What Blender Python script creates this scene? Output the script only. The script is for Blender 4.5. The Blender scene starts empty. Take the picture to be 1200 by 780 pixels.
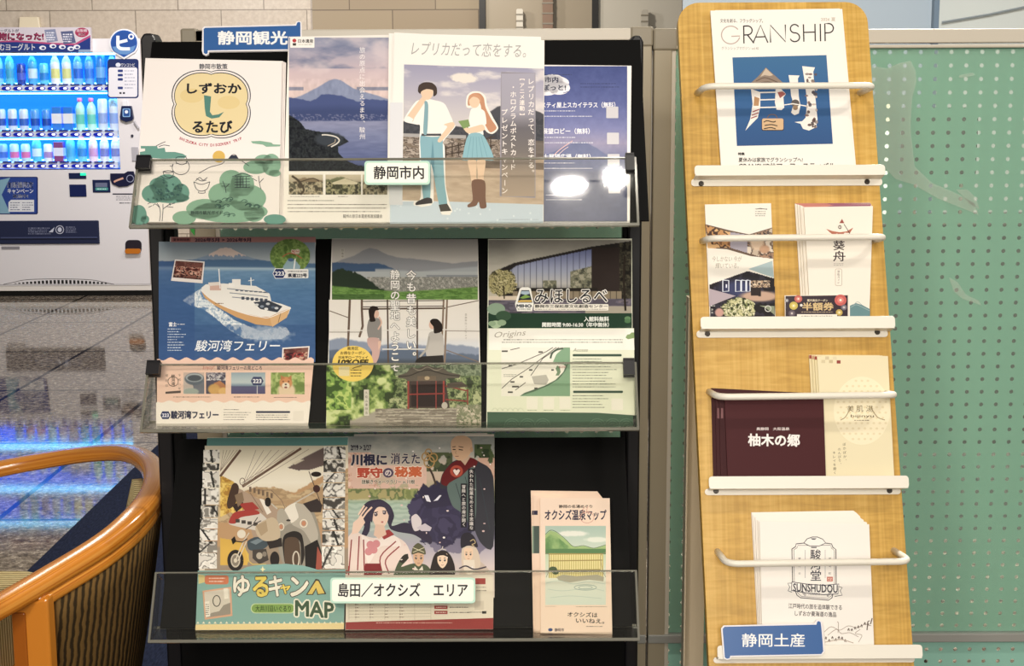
import bpy, bmesh, math, random
import numpy as np
from mathutils import Vector, Matrix
from mathutils.geometry import tessellate_polygon

S = bpy.context.scene
C = S.collection
random.seed(7)

# ---------------------------------------------------------------- camera
FOC, CX, CY = 1700.0, 600.0, 390.0           # focal length and centre in pixels of the 1200x780 frame
PITCH, ROLL = math.radians(9.0), math.radians(0.25)
CAM = np.array((0.0, 0.0, 1.35))
_f = np.array((0, math.cos(PITCH), -math.sin(PITCH)))
_u0 = np.array((0, math.sin(PITCH), math.cos(PITCH)))
_r0 = np.array((1.0, 0, 0))
_r = _r0 * math.cos(ROLL) - _u0 * math.sin(ROLL)
_u = _u0 * math.cos(ROLL) + _r0 * math.sin(ROLL)
cd = bpy.data.cameras.new('camera')
cd.sensor_width = 36.0
cd.lens = 36.0 * FOC / 1200.0
cd.clip_start = 0.05
cam = bpy.data.objects.new('camera', cd)
C.objects.link(cam)
cam.matrix_world = Matrix(((_r[0], _u[0], -_f[0], CAM[0]), (_r[1], _u[1], -_f[1], CAM[1]),
                           (_r[2], _u[2], -_f[2], CAM[2]), (0, 0, 0, 1)))
S.camera = cam

# ---------------------------------------------------------------- view, world, lamps
S.view_settings.view_transform = 'Standard'
S.view_settings.look = 'None'
S.view_settings.gamma = 1.0
S.view_settings.use_curve_mapping = False
S.view_settings.exposure = -0.26
wd = bpy.data.worlds.new('world')
S.world = wd
wd.use_nodes = True
wd.node_tree.nodes['Background'].inputs[0].default_value = (1.0, 0.93, 0.84, 1)
wd.node_tree.nodes['Background'].inputs[1].default_value = 0.22


def lamp(name, loc, power, size, col=(1.0, 0.92, 0.82), aim=None, spread=180):
    l = bpy.data.lights.new(name, 'AREA')
    if isinstance(size, tuple):
        l.shape = 'ELLIPSE'
        l.size, l.size_y = size
    else:
        l.shape = 'DISK'
        l.size = size
    l.energy = power
    l.color = col
    l.spread = math.radians(spread)
    o = bpy.data.objects.new(name, l)
    C.objects.link(o)
    o.location = loc
    d = Vector(aim or (loc[0], loc[1], 0)) - Vector(loc)
    o.rotation_euler = d.to_track_quat('-Z', 'Y').to_euler()
    return o


def lip_lamp(px, py, tier, z=2.62):
    """Where the ceiling lamp hangs whose mirror image shows at this point of a tier's clear lip."""
    L = math.radians(34.0)
    r = _f + (px - CX) / FOC * _r + (CY - py) / FOC * _u
    n = np.array((0, -math.cos(L), math.sin(L)))
    O = np.array((0, 2.095, (1.176, 0.875, 0.551)[tier]))
    P = CAM + r * (((O - CAM) @ n) / (r @ n))
    d = r - 2 * (r @ n) * n
    return tuple(P + d * ((z - P[2]) / d[2]))


lamp('downlight_or_fill', lip_lamp(667, 217, 0), 3.6, (0.085, 0.035), aim=(0.1, 2.2, 0.9))
lamp('downlight_or_fill', lip_lamp(721, 207, 0), 2.6, (0.06, 0.045), aim=(0.4, 2.2, 0.9))
lamp('downlight_or_fill', (-0.55, -0.35, 2.62), 4.5, 0.16, col=(1.0, 0.9, 0.8), aim=(-0.3, 2.2, 0.9))
lamp('downlight_or_fill', (0.75, 0.1, 2.62), 7.5, 0.16, aim=(0.6, 2.3, 0.8))
lamp('downlight_or_fill', (1.9, 1.5, 2.62), 18, 0.15, col=(1.0, 0.92, 0.8), aim=(1.2, 2.8, 1.2))  # fill lamp added to lighten the green partition
lamp('low_fill_light', (-0.7, -0.5, 2.1), 5.5, 0.35, col=(1.0, 0.9, 0.76), aim=(-0.15, 2.2, 0.62), spread=70)  # unseen fill lamp added to lift the lower tiers
lamp('front_fill_light', (0.0, -2.4, 2.2), 135, 1.6, col=(1.0, 0.93, 0.84), aim=(0.1, 2.2, 0.8))  # large fill added behind the camera to brighten the shaded sheet tops
lamp('downlight_or_fill', (1.1, 3.5, 2.62), 110, 0.2, col=(1.0, 0.95, 0.86), aim=(1.2, 3.9, 0))  # fill lamp added behind the partition so its lower holes turn pale
lamp('downlight_or_fill', (-2.2, 8.2, 2.75), 66, 0.25, col=(0.96, 0.92, 0.92), aim=(-2.4, 10.0, 0.9))
lamp('downlight_or_fill', (-0.4, 8.6, 2.75), 44, 0.25, aim=(-0.4, 10.6, 1.6))
lamp('downlight_or_fill', (-1.8, 5.0, 2.75), 32, 0.2, aim=(-1.8, 5.4, 0))
lamp('downlight_or_fill', (1.8, 4.4, 2.75), 20, 0.3, col=(0.9, 0.95, 1.0), aim=(1.8, 6.0, 1.3))


# ---------------------------------------------------------------- helpers
def rays(P):
    P = np.asarray(P, float).reshape(-1, 2)
    return _f + ((P[:, :1] - CX) / FOC) * _r + ((CY - P[:, 1:]) / FOC) * _u


def at_y(px, py, Y):
    r = rays((px, py))[0]
    return CAM + r * (Y / r[1])


def at_z(px, py, z):
    r = rays((px, py))[0]
    return CAM + r * ((z - CAM[2]) / r[2])


class Plane:
    """A real plane in the place: origin O, leaning back by LEAN degrees from the vertical."""

    def __init__(s, O, lean):
        L = math.radians(lean)
        s.O = np.asarray(O, float)
        s.u = np.array((1.0, 0, 0))
        s.v = np.array((0, math.sin(L), math.cos(L)))
        s.n = np.array((0, -math.cos(L), math.sin(L)))
        s.rx = math.pi / 2 - L

    def loc(s, P, off=0.0):
        r = rays(P)
        t = ((s.O + s.n * off - CAM) @ s.n) / (r @ s.n)
        Q = CAM + r * t[:, None] - s.O
        return np.stack([Q @ s.u, Q @ s.v], 1)

    def world(s, a, b, z=0.0):
        return s.O + s.u * a + s.v * b + s.n * z


def lin(c):
    if isinstance(c, str):
        c = c.lstrip('#')
        c = c if len(c) == 6 else ''.join(q * 2 for q in c)
        c = tuple(int(c[i:i + 2], 16) for i in (0, 2, 4))
    c = np.asarray(c, float) / 255.0
    return np.where(c <= 0.04045, c / 12.92, ((c + 0.055) / 1.055) ** 2.4)


MATS = {}


def mat(name, col='#808080', rough=0.5, metal=0.0, spec=0.5, emit=None, estr=0.0):
    if name in MATS:
        return MATS[name]
    m = bpy.data.materials.new(name)
    m.use_nodes = True
    b = m.node_tree.nodes['Principled BSDF']
    b.inputs['Base Color'].default_value = (*lin(col), 1)
    b.inputs['Roughness'].default_value = rough
    b.inputs['Metallic'].default_value = metal
    b.inputs['Specular IOR Level'].default_value = spec
    if emit:
        b.inputs['Emission Color'].default_value = (*lin(emit), 1)
        b.inputs['Emission Strength'].default_value = estr
    MATS[name] = m
    return m


class NT:
    """Terse node building."""

    def __init__(s, m):
        s.t = m.node_tree
        s.b = s.t.nodes['Principled BSDF']

    def n(s, typ, ins=None, **kw):
        x = s.t.nodes.new(typ)
        for k, v in kw.items():
            setattr(x, k, v)
        for k, v in (ins or {}).items():
            if isinstance(v, bpy.types.NodeSocket):
                s.t.links.new(v, x.inputs[k])
            else:
                x.inputs[k].default_value = v
        return x

    def math(s, op, a, b=0.0, c=0.0):
        return s.n('ShaderNodeMath', {0: a, 1: b, 2: c}, operation=op).outputs[0]

    def ramp(s, fac, stops, mode='LINEAR'):
        x = s.n('ShaderNodeValToRGB', {0: fac})
        x.color_ramp.interpolation = mode
        e = x.color_ramp.elements
        while len(e) < len(stops):
            e.new(0.5)
        for q, (p, c) in zip(e, stops):
            q.position = p
            q.color = (*lin(c), 1)
        return x.outputs[0]

    def link(s, a, b):
        s.t.links.new(a, b)


def link(name, me, parent=None, loc=None):
    o = bpy.data.objects.new(name, me)
    C.objects.link(o)
    if parent:
        o.parent = parent
    if loc is not None:
        o.location = loc
    return o


class MB:
    """Collects shapes and builds ONE mesh object."""

    def __init__(s):
        s.v, s.f = [], []

    def add(s, vs, fs):
        k = len(s.v)
        s.v += [tuple(map(float, p)) for p in vs]
        s.f += [tuple(i + k for i in q) for q in fs]
        return s

    def box(s, a, b):
        (x0, y0, z0), (x1, y1, z1) = a, b
        return s.add([(x0, y0, z0), (x1, y0, z0), (x1, y1, z0), (x0, y1, z0), (x0, y0, z1), (x1, y0, z1), (x1, y1, z1), (x0, y1, z1)],
                     [(3, 2, 1, 0), (4, 5, 6, 7), (0, 1, 5, 4), (1, 2, 6, 5), (2, 3, 7, 6), (3, 0, 4, 7)])

    def prism(s, pts, z0, z1, ax='z'):
        """Extrude a 2-D outline; ax: the axis it is pushed along."""
        n = len(pts)
        area = sum(pts[i][0] * pts[(i + 1) % n][1] - pts[(i + 1) % n][0] * pts[i][1] for i in range(n))
        if area < 0:
            pts = list(pts)[::-1]
        def P(p, z):
            return {'z': (p[0], p[1], z), 'x': (z, p[0], p[1]), 'y': (p[0], z, p[1])}[ax]
        vs = [P(p, z0) for p in pts] + [P(p, z1) for p in pts]
        fs = [(i, (i + 1) % n, n + (i + 1) % n, n + i) for i in range(n)]
        tri = tessellate_polygon([[Vector((p[0], p[1], 0)) for p in pts]])
        fs += [tuple(q[::-1]) for q in tri] + [tuple(i + n for i in q) for q in tri]
        return s.add(vs, fs)

    def tube(s, path, r, n=12, cap=True, flat=1.0):
        path = [Vector(p) for p in path]
        rs = r if isinstance(r, (list, tuple)) else [r] * len(path)
        up = None
        vs, fs = [], []
        for i, p in enumerate(path):
            t = (path[min(i + 1, len(path) - 1)] - path[max(i - 1, 0)]).normalized()
            if up is None:
                up = Vector((0, 0, 1)) if abs(t.z) < 0.9 else Vector((0, 1, 0))
            a = t.cross(up).normalized()
            up = a.cross(t).normalized()
            for k in range(n):
                q = 2 * math.pi * k / n
                vs.append(p + a * (math.cos(q) * rs[i]) + up * (math.sin(q) * rs[i] * flat))
        for i in range(len(path) - 1):
            for k in range(n):
                fs.append((i * n + k, i * n + (k + 1) % n, (i + 1) * n + (k + 1) % n, (i + 1) * n + k))
        if cap:
            fs.append(tuple(range(n))[::-1])
            fs.append(tuple((len(path) - 1) * n + k for k in range(n)))
        return s.add(vs, fs)

    def lathe(s, prof, c=(0, 0, 0), n=20):
        vs, fs = [], []
        for r, z in prof:
            for k in range(n):
                q = 2 * math.pi * k / n
                vs.append((c[0] + r * math.cos(q), c[1] + r * math.sin(q), c[2] + z))
        for i in range(len(prof) - 1):
            for k in range(n):
                fs.append((i * n + k, i * n + (k + 1) % n, (i + 1) * n + (k + 1) % n, (i + 1) * n + k))
        fs.append(tuple(range(n))[::-1])
        fs.append(tuple((len(prof) - 1) * n + k for k in range(n)))
        return s.add(vs, fs)

    def build(s, name, m, parent=None, bevel=0.0, smooth=False, loc=None, seg=2):
        me = bpy.data.meshes.new(name)
        me.from_pydata(s.v, [], s.f)
        bm = bmesh.new()
        bm.from_mesh(me)
        bmesh.ops.recalc_face_normals(bm, faces=bm.faces)
        if bevel:
            bmesh.ops.remove_doubles(bm, verts=bm.verts, dist=1e-6)
            ed = [e for e in bm.edges if len(e.link_faces) == 2 and e.calc_face_angle(0) > 0.6]
            bmesh.ops.bevel(bm, geom=ed, offset=bevel, segments=seg, affect='EDGES', profile=0.5, clamp_overlap=True)
        bm.to_mesh(me)
        bm.free()
        if smooth:
            me.shade_smooth() if hasattr(me, 'shade_smooth') else None
            if smooth != 'all':
                try:
                    me.set_sharp_from_angle(angle=math.radians(40))
                except Exception:
                    pass
        me.materials.append(m)
        return link(name, me, parent, loc)


def rrect(x0, y0, x1, y1, r, seg=5):
    out = []
    for cx, cy, a in ((x1 - r, y1 - r, 0), (x0 + r, y1 - r, 90), (x0 + r, y0 + r, 180), (x1 - r, y0 + r, 270)):
        for k in range(seg + 1):
            q = math.radians(a + 90 * k / seg)
            out.append((cx + r * math.cos(q), cy + r * math.sin(q)))
    return out


def fillet(pts, r, seg=6):
    pts = [Vector(p) for p in pts]
    out = [pts[0]]
    for a, b, c in zip(pts, pts[1:], pts[2:]):
        d0, d1 = (a - b), (c - b)
        q = min(r, d0.length * 0.49, d1.length * 0.49)
        p0, p1 = b + d0.normalized() * q, b + d1.normalized() * q
        for k in range(seg + 1):
            t = k / seg
            out.append(p0 * (1 - t) ** 2 + b * 2 * t * (1 - t) + p1 * t * t)
    out.append(pts[-1])
    return out


def spline(pts, n=8):
    pts = [np.asarray(p, float) for p in pts]
    P = [2 * pts[0] - pts[1]] + pts + [2 * pts[-1] - pts[-2]]
    out = []
    for i in range(1, len(P) - 2):
        for k in range(n):
            t = k / n
            a, b, c, d = P[i - 1:i + 3]
            out.append(0.5 * (2 * b + (c - a) * t + (2 * a - 5 * b + 4 * c - d) * t * t + (3 * b - a - 3 * c + d) * t ** 3))
    out.append(pts[-1])
    return out


def tag(o, label=None, cat=None, group=None, kind=None):
    if label:
        o['label'] = label
    if cat:
        o['category'] = cat
    if group:
        o['group'] = group
    if kind:
        o['kind'] = kind
    return o


def thing(name, label, cat, loc=(0, 0, 0), rx=0.0, group=None):
    o = bpy.data.objects.new(name, None)
    o.empty_display_size = 0.05
    C.objects.link(o)
    o.location = tuple(map(float, loc))
    o.rotation_euler = (rx, 0, 0)
    return tag(o, label, cat, group)


def struct(o):
    o['kind'] = 'structure'
    return o


# ---------------------------------------------------------------- print: flat inks on real sheets
def ink_mat(name, rough, spec):
    m = mat(name, rough=rough, spec=spec)
    t = NT(m)
    a = t.n('ShaderNodeAttribute', attribute_name='ink')
    t.link(a.outputs['Color'], t.b.inputs['Base Color'])
    return m


INK_MATT = ink_mat('printed_matt_paper', 0.6, 0.25)
INK_GLOSS = ink_mat('printed_coated_paper', 0.28, 0.35)
GLY = {}


def glyph(s, bold=0.0):
    """Outline of a string as (points, faces, small heights). BOLD > 0 thickens it by overlapping shifted copies; < 0 thins it."""
    k = (s, bold)
    if k in GLY:
        return GLY[k]
    if bold > 0.004:
        v, f, _h = glyph(s, 0.0)
        n = 6 if bold < 0.04 else 10
        sh = [(0.0, 0.0)] + [(bold * math.cos(2 * math.pi * i / n), bold * math.sin(2 * math.pi * i / n)) for i in range(n)]
        m = len(v)
        GLY[k] = (np.concatenate([v + np.array(d) for d in sh]) if m else v, [tuple(q + i * m for q in p) for i in range(n + 1) for p in f], np.repeat(np.arange(n + 1) * 4e-7, m))
        return GLY[k]
    c = bpy.data.curves.new('t', 'FONT')
    c.body = s
    c.resolution_u = 2
    c.offset = min(bold, 0.0)
    o = bpy.data.objects.new('t', c)
    me = bpy.data.meshes.new_from_object(o)
    v = np.array([p.co[:2] for p in me.vertices], float).reshape(-1, 2)
    f = [tuple(p.vertices) for p in me.polygons]
    bpy.data.objects.remove(o)
    bpy.data.curves.remove(c)
    bpy.data.meshes.remove(me)
    GLY[k] = (v, f, np.zeros(len(v)))
    return GLY[k]


def vnoise(x, y, seed=0):
    xi, yi = np.floor(x).astype(np.int64), np.floor(y).astype(np.int64)
    fx, fy = x - xi, y - yi
    fx, fy = fx * fx * (3 - 2 * fx), fy * fy * (3 - 2 * fy)
    def h(a, b):
        q = (a * 374761393 + b * 668265263 + seed * 1442695041) & 0xFFFFFFFF
        q = ((q ^ (q >> 13)) * 1274126177) & 0xFFFFFFFF
        return ((q ^ (q >> 16)) & 0xFFFF) / 65535.0
    return (h(xi, yi) * (1 - fx) + h(xi + 1, yi) * fx) * (1 - fy) + (h(xi, yi + 1) * (1 - fx) + h(xi + 1, yi + 1) * fx) * fy


def fbm(x, y, seed=0, o=4):
    a, t, w = 0.0, 0.0, 1.0
    for k in range(o):
        a = a + w * vnoise(x * 2 ** k, y * 2 ** k, seed + k * 17)
        t += w
        w *= 0.55
    return a / t


def rgb(c):
    if isinstance(c, str):
        c = c.lstrip('#')
        c = c if len(c) == 6 else ''.join(q * 2 for q in c)
        return np.array([int(c[i:i + 2], 16) for i in (0, 2, 4)], float)
    return np.asarray(c, float)


class Pic:
    """A printed photograph: colours of ink painted on a fine grid of the sheet."""

    def __init__(s, x0, y0, x1, y1, step=0.8, base='#888888'):
        nx, ny = max(2, int(round((x1 - x0) / step)) + 1), max(2, int(round((y1 - y0) / step)) + 1)
        s.nx, s.ny = nx, ny
        s.X, s.Y = np.meshgrid(np.linspace(x0, x1, nx), np.linspace(y0, y1, ny))
        s.I = np.zeros((ny, nx, 3)) + rgb(base)

    def put(s, m, c):
        m = np.asarray(m, float)[..., None]
        s.I = s.I * (1 - m) + (c if isinstance(c, np.ndarray) and c.ndim == 3 else rgb(c)) * m
        return s

    def grad(s, stops, m=1.0):
        ys = [p[0] for p in stops]
        cs = np.array([rgb(p[1]) for p in stops])
        c = np.stack([np.interp(s.Y, ys, cs[:, k]) for k in range(3)], -1)
        return s.put(np.ones_like(s.X) * m, c)

    def below(s, pts, c, soft=0.8, rough=0.0, freq=0.2, seed=1, m=1.0):
        """Everything under a skyline."""
        y = np.interp(s.X, [p[0] for p in pts], [p[1] for p in pts])
        if rough:
            y = y + (fbm(s.X * freq, s.X * 0 + seed, seed) - 0.5) * rough
        return s.put(np.clip((s.Y - y) / soft, 0, 1) * m, c)

    def poly(s, pts, c, a=1.0):
        return s.put(s.inside(pts) * a, c)

    def inside(s, pts):
        m = np.zeros_like(s.X, bool)
        n = len(pts)
        for i in range(n):
            (xa, ya), (xb, yb) = pts[i], pts[(i + 1) % n]
            if ya != yb:
                c = (ya > s.Y) != (yb > s.Y)
                m ^= c & (s.X < (xb - xa) * (s.Y - ya) / (yb - ya) + xa)
        return m.astype(float)

    def ell(s, cx, cy, rx, ry, c, soft=0.3, a=1.0, wob=0.0, seed=3):
        d = np.sqrt(((s.X - cx) / rx) ** 2 + ((s.Y - cy) / ry) ** 2)
        if wob:
            d = d + (fbm(s.X * 0.25, s.Y * 0.25, seed) - 0.5) * wob
        return s.put(np.clip((1 - d) / soft + 0.5, 0, 1) * a, c)

    def grain(s, amt, fx, fy=None, seed=5, m=1.0, o=3):
        q = (fbm(s.X * fx, s.Y * (fy or fx), seed, o) - 0.5) * 2 * amt
        s.I = np.clip(s.I + (q * m)[..., None], 0, 255)
        return s

    def patches(s, m, cols, f, seed=9, o=3, fy=None):
        """Random mottling between several inks inside a mask (leaves, rooftops, crowds)."""
        q = fbm(s.X * f, s.Y * (fy or f), seed, o)
        q = np.clip((q - 0.28) / 0.44, 0, 0.9999) * len(cols)
        k = q.astype(int)
        cc = np.array([rgb(c) for c in cols])
        return s.put(m, cc[k])


class Ink:
    STEP = 1.0e-5
    SAT = 0.84                                  # these inks are a little greyer than the swatches named below

    def __init__(s, plane, z, org=(0.0, 0.0), gain=(1, 1, 1)):
        s.pl, s.off, s.z, s.org, s.gain = plane, z, 0.0, np.asarray(org, float), np.asarray(gain, float)
        s.V, s.F, s.K = [], [], []
        s.n = 0
        s.soft = False

    def _put(s, uv, faces, col, dz=0.0):
        s.z += s.STEP
        uv = np.asarray(uv, float) - s.org
        s.V.append(np.column_stack([uv, np.full(len(uv), s.z) + dz]))
        k = s.n
        col = lin(col) * s.gain
        g = (col @ np.array((0.2126, 0.7152, 0.0722)))[..., None]
        col = g + (col - g) * s.SAT
        s.F += [tuple(i + k for i in f) for f in faces]
        if isinstance(col, np.ndarray) and col.ndim == 2:
            s.K.append(col)
        else:
            s.K.append(np.tile(col, (len(uv), 1)))
        s.n += len(uv)

    def loc(s, P):
        return s.pl.loc(P, s.off)

    def poly(s, pts, c):
        pts = list(pts)
        if s.soft and len(pts) >= 6:                    # drawn figures: a closed curve through the points
            n = len(pts)
            P = [np.asarray(p, float) for p in pts]
            out = []
            for i in range(n):
                a, b, d, e = P[i - 1], P[i], P[(i + 1) % n], P[(i + 2) % n]
                for t in (0.0, 0.25, 0.5, 0.75):
                    out.append(tuple(b + 0.40 * t * (1 - t) ** 2 * (d - a) + (3 * t * t - 2 * t ** 3) * (d - b) - 0.40 * t * t * (1 - t) * (e - b)))
            pts = out
        tri = tessellate_polygon([[Vector((p[0], p[1], 0)) for p in pts]])
        s._put(s.loc(pts), tri, c)

    def rect(s, x0, y0, x1, y1, c):
        s.poly([(x0, y0), (x1, y0), (x1, y1), (x0, y1)], c)

    def rr(s, x0, y0, x1, y1, r, c):
        s.poly(rrect(x0, y0, x1, y1, r), c)

    def ell(s, cx, cy, rx, ry, c, n=28):
        s.poly([(cx + rx * math.cos(2 * math.pi * k / n), cy + ry * math.sin(2 * math.pi * k / n)) for k in range(n)], c)

    def line(s, pts, w, c, smooth=0):
        if smooth:
            pts = [tuple(p) for p in spline(pts, smooth)]
        P = np.asarray(pts, float)
        d = np.gradient(P, axis=0)
        d /= np.maximum(np.hypot(d[:, 0], d[:, 1]), 1e-9)[:, None]
        nn = np.stack([-d[:, 1], d[:, 0]], 1) * (w / 2)
        k = len(P)
        s._put(s.loc(np.concatenate([P + nn, P - nn])), [(i, i + 1, k + i + 1, k + i) for i in range(k - 1)], c)

    def lines(s, ls, w, c, smooth=0):
        z = s.z
        for q in ls:
            s.line(q, w, c, smooth)
            s.z = z
        s.z = z + s.STEP

    def ring(s, cx, cy, rx, ry, w, c, a0=0, a1=360):
        n = 28
        s.line([(cx + rx * math.cos(math.radians(a0 + (a1 - a0) * k / n)), cy + ry * math.sin(math.radians(a0 + (a1 - a0) * k / n))) for k in range(n + 1)], w, c)

    def text(s, t, x0, y0, x1, y1, c, bold=0.0, out=None, ow=0.04, tilt=0.0, slant=0.0):
        v0 = glyph(t, 0.0)[0]
        if len(v0) == 0:
            return
        lo, hi = v0.min(0), v0.max(0)
        sz = np.maximum(hi - lo, 1e-6)
        xm, ym = (x0 + x1) / 2, (y0 + y1) / 2
        A, B, T, D = s.loc([(x0, ym - tilt / 2), (x1, ym + tilt / 2), (xm, y0), (xm, y1)])
        for b, cc in ([(bold + ow, out)] if out else []) + [(bold, c)]:
            v, f, dz = glyph(t, b)
            q = (v - lo) / sz
            uv = A + q[:, :1] * (B - A) + (q[:, 1:] - 0.5 + slant * 0) * (T - D)
            if slant:
                uv[:, 0] += (q[:, 1] - 0.5) * slant * np.linalg.norm(T - D)
            s._put(uv, f, cc, dz)

    def chars(s, items, c, bold=0.0, out=None, ow=0.04):
        """items: (char, cx, cy, size px, angle deg): one layer."""
        for b, cc in ([(bold + ow, out)] if out else []) + [(bold, c)]:
            V, F, n, Z = [], [], 0, []
            for ch, cx, cy, h, a in items:
                v, f, dz = glyph(ch, b)
                Z.append(dz)
                if len(v) == 0:
                    continue
                v0 = glyph(ch, 0.0)[0]
                m = (v0.min(0) + v0.max(0)) / 2
                if ord(ch) > 0x2fff and ch not in '、。':
                    m[1] = 0.36
                q = (v - m) * h
                r = math.radians(a)
                px = cx + q[:, 0] * math.cos(r) + q[:, 1] * math.sin(r)
                py = cy + q[:, 0] * math.sin(r) - q[:, 1] * math.cos(r)
                V.append(np.stack([px, py], 1))
                F += [tuple(i + n for i in p) for p in f]
                n += len(v)
            if V:
                s._put(s.loc(np.concatenate(V)), F, cc, np.concatenate(Z))

    def vtext(s, t, x, y0, y1, c, size=None, bold=0.0, out=None, ow=0.04, dx=0.0):
        n = len(t)
        st = (y1 - y0) / n
        h = (size or st) * 0.95
        it = []
        for i, ch in enumerate(t):
            a = 90 if ch in 'ー【】（）〜' else 0
            o = (0.3 * h, -0.3 * h) if ch in '、。' else (0, 0)
            it.append((ch, x + dx * i / n + o[0], y0 + st * (i + 0.5) + o[1], h, a))
        s.chars(it, c, bold, out, ow)

    def arc(s, t, cx, cy, r, a0, a1, h, c, bold=0.0):
        n = len(t)
        it = []
        for i, ch in enumerate(t):
            q = math.radians(a0 + (a1 - a0) * i / (n - 1))
            it.append((ch, cx + r * math.cos(q), cy + r * math.sin(q), h, math.degrees(q) - 90))
        s.chars(it, c, bold)

    def greek(s, x0, y0, x1, y1, n, c, w=0.8, seed=1, ragged=0.25):
        """Lines of print too small to read in the photograph: short dashes."""
        rnd = random.Random(seed)
        pts, fs = [], []
        for i in range(n):
            y = y0 + (y1 - y0) * (i + 0.5) / n
            xe = x1 - (x1 - x0) * rnd.random() * ragged
            x = x0
            while x < xe:
                d = rnd.uniform(0.8, 3.2)
                hh = w * rnd.uniform(0.35, 0.6)
                k = len(pts)
                pts += [(x, y - hh), (min(x + d, xe), y - hh), (min(x + d, xe), y + hh), (x, y + hh)]
                fs.append((k, k + 1, k + 2, k + 3))
                x += d + rnd.uniform(0.3, 0.9)
        if pts:
            s._put(s.loc(pts), fs, c)

    def pic(s, p, mask=None):
        nx, ny = p.nx, p.ny
        idx = np.arange(nx * ny).reshape(ny, nx)
        q = np.stack([idx[:-1, :-1], idx[1:, :-1], idx[1:, 1:], idx[:-1, 1:]], -1).reshape(-1, 4)
        if mask is not None:
            mm = mask.reshape(ny, nx)
            keep = (mm[:-1, :-1] * mm[1:, 1:] > 0.5).reshape(-1)
            q = q[keep]
        s._put(s.loc(np.stack([p.X.ravel(), p.Y.ravel()], 1)), [tuple(r) for r in q.tolist()], np.clip(p.I.reshape(-1, 3), 0, 255))

    def quadpic(s, p, box, quad):
        """A picture painted in the frame BOX but laid on the four photo corners QUAD (TL TR BR BL)."""
        x0, y0, x1, y1 = box
        U, W = ((p.X - x0) / (x1 - x0))[..., None], ((p.Y - y0) / (y1 - y0))[..., None]
        a, b, c, d = [np.asarray(k, float) for k in quad]
        Q = a * (1 - U) * (1 - W) + b * U * (1 - W) + c * U * W + d * (1 - U) * W
        p.X, p.Y = Q[..., 0], Q[..., 1]
        s.pic(p)

    def build(s, name, m, parent, z):
        V = np.concatenate(s.V)
        V[:, 2] += z + 1.5e-5
        me = bpy.data.meshes.new(name)
        me.from_pydata(V.tolist(), [], s.F)
        a = me.color_attributes.new('ink', 'FLOAT_COLOR', 'POINT')
        a.data.foreach_set('color', np.column_stack([np.concatenate(s.K), np.ones(len(V))]).astype(np.float32).ravel())
        me.materials.append(m)
        return link(name, me, parent)


PAPER = mat('white_paper', '#e9e4dc', 0.7, spec=0.2)


def sheet(name, label, cat, pl, quad, off, thick, art=None, base='#f2eee8', m=None, group=None, gain=(1, 1, 1), edge=None, face='cover', block='pages'):
    """A printed sheet or booklet standing on plane PL: its block of paper and its printed face. QUAD: its corners in the photo, TL TR BR BL."""
    z = off + thick
    q = pl.loc(quad, z)
    org = (q[2] + q[3]) / 2
    t = thing(name, label, cat, pl.world(org[0], org[1], off), pl.rx, group)
    b = MB()
    b.prism([tuple(p - org) for p in q], 0, thick)
    b.build(block, edge or PAPER, t)
    k = Ink(pl, z, org, gain)
    k.poly(quad, base)
    if art:
        art(k)
    k.build(face, m or INK_MATT, t, thick)
    return t

# ================================================================ the setting
def stone_mat():
    m = mat('stone_tile', rough=0.42)
    t = NT(m)
    pos = t.n('ShaderNodeNewGeometry').outputs['Position']
    sx = t.n('ShaderNodeSeparateXYZ', {0: pos})
    j = at_y(58, 12.5, 10.9)
    cb = t.n('ShaderNodeCombineXYZ', {0: t.math('SUBTRACT', sx.outputs[0], float(j[0]) - 0.63 * 20), 1: t.math('SUBTRACT', sx.outputs[2], float(j[2]) - 0.235 * 20), 2: 0.0})
    br = t.n('ShaderNodeTexBrick', {'Vector': cb.outputs[0], 'Color1': (*lin('#cdc2b4'), 1), 'Color2': (*lin('#c4b8a9'), 1), 'Mortar': (*lin('#8d8478'), 1),
                                   'Scale': 1.0, 'Mortar Size': 0.004, 'Brick Width': 0.63, 'Row Height': 0.235, 'Bias': 0.0})
    ns = t.n('ShaderNodeTexNoise', {'Vector': pos, 'Scale': 30.0, 'Detail': 5.0, 'Roughness': 0.7})
    mx = t.n('ShaderNodeMixRGB', {0: 0.5, 1: br.outputs[0], 2: t.ramp(ns.outputs[0], [(0.3, '#8f8270'), (0.7, '#f2e9da')])}, blend_type='SOFT_LIGHT')
    t.link(mx.outputs[0], t.b.inputs['Base Color'])
    return m


def floor_mat():
    m = mat('granite_floor', rough=0.05, spec=0.11)
    t = NT(m)
    pos = t.n('ShaderNodeNewGeometry').outputs['Position']
    sx = t.n('ShaderNodeSeparateXYZ', {0: pos})
    cb = t.n('ShaderNodeCombineXYZ', {0: t.math('ADD', sx.outputs[0], 1.70 + 0.675 * 20), 1: t.math('ADD', sx.outputs[1], 22 - 4.63), 2: 0.0})
    br = t.n('ShaderNodeTexBrick', {'Vector': cb.outputs[0], 'Color1': (1, 1, 1, 1), 'Color2': (0.93, 0.93, 0.93, 1), 'Mortar': (0.1, 0.1, 0.1, 1),
                                   'Scale': 1.0, 'Mortar Size': 0.011, 'Brick Width': 0.675, 'Row Height': 1.1}, offset=0.0)
    ns = t.n('ShaderNodeTexNoise', {'Vector': pos, 'Scale': 34.0, 'Detail': 4.0, 'Roughness': 0.85})
    sp = t.ramp(ns.outputs[0], [(0.36, '#2e2824'), (0.46, '#6b6055'), (0.55, '#8f8375'), (0.66, '#cabfae')])
    mx = t.n('ShaderNodeMixRGB', {0: 1.0, 1: sp, 2: br.outputs[0]}, blend_type='MULTIPLY')
    t.link(mx.outputs[0], t.b.inputs['Base Color'])
    return m


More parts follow.
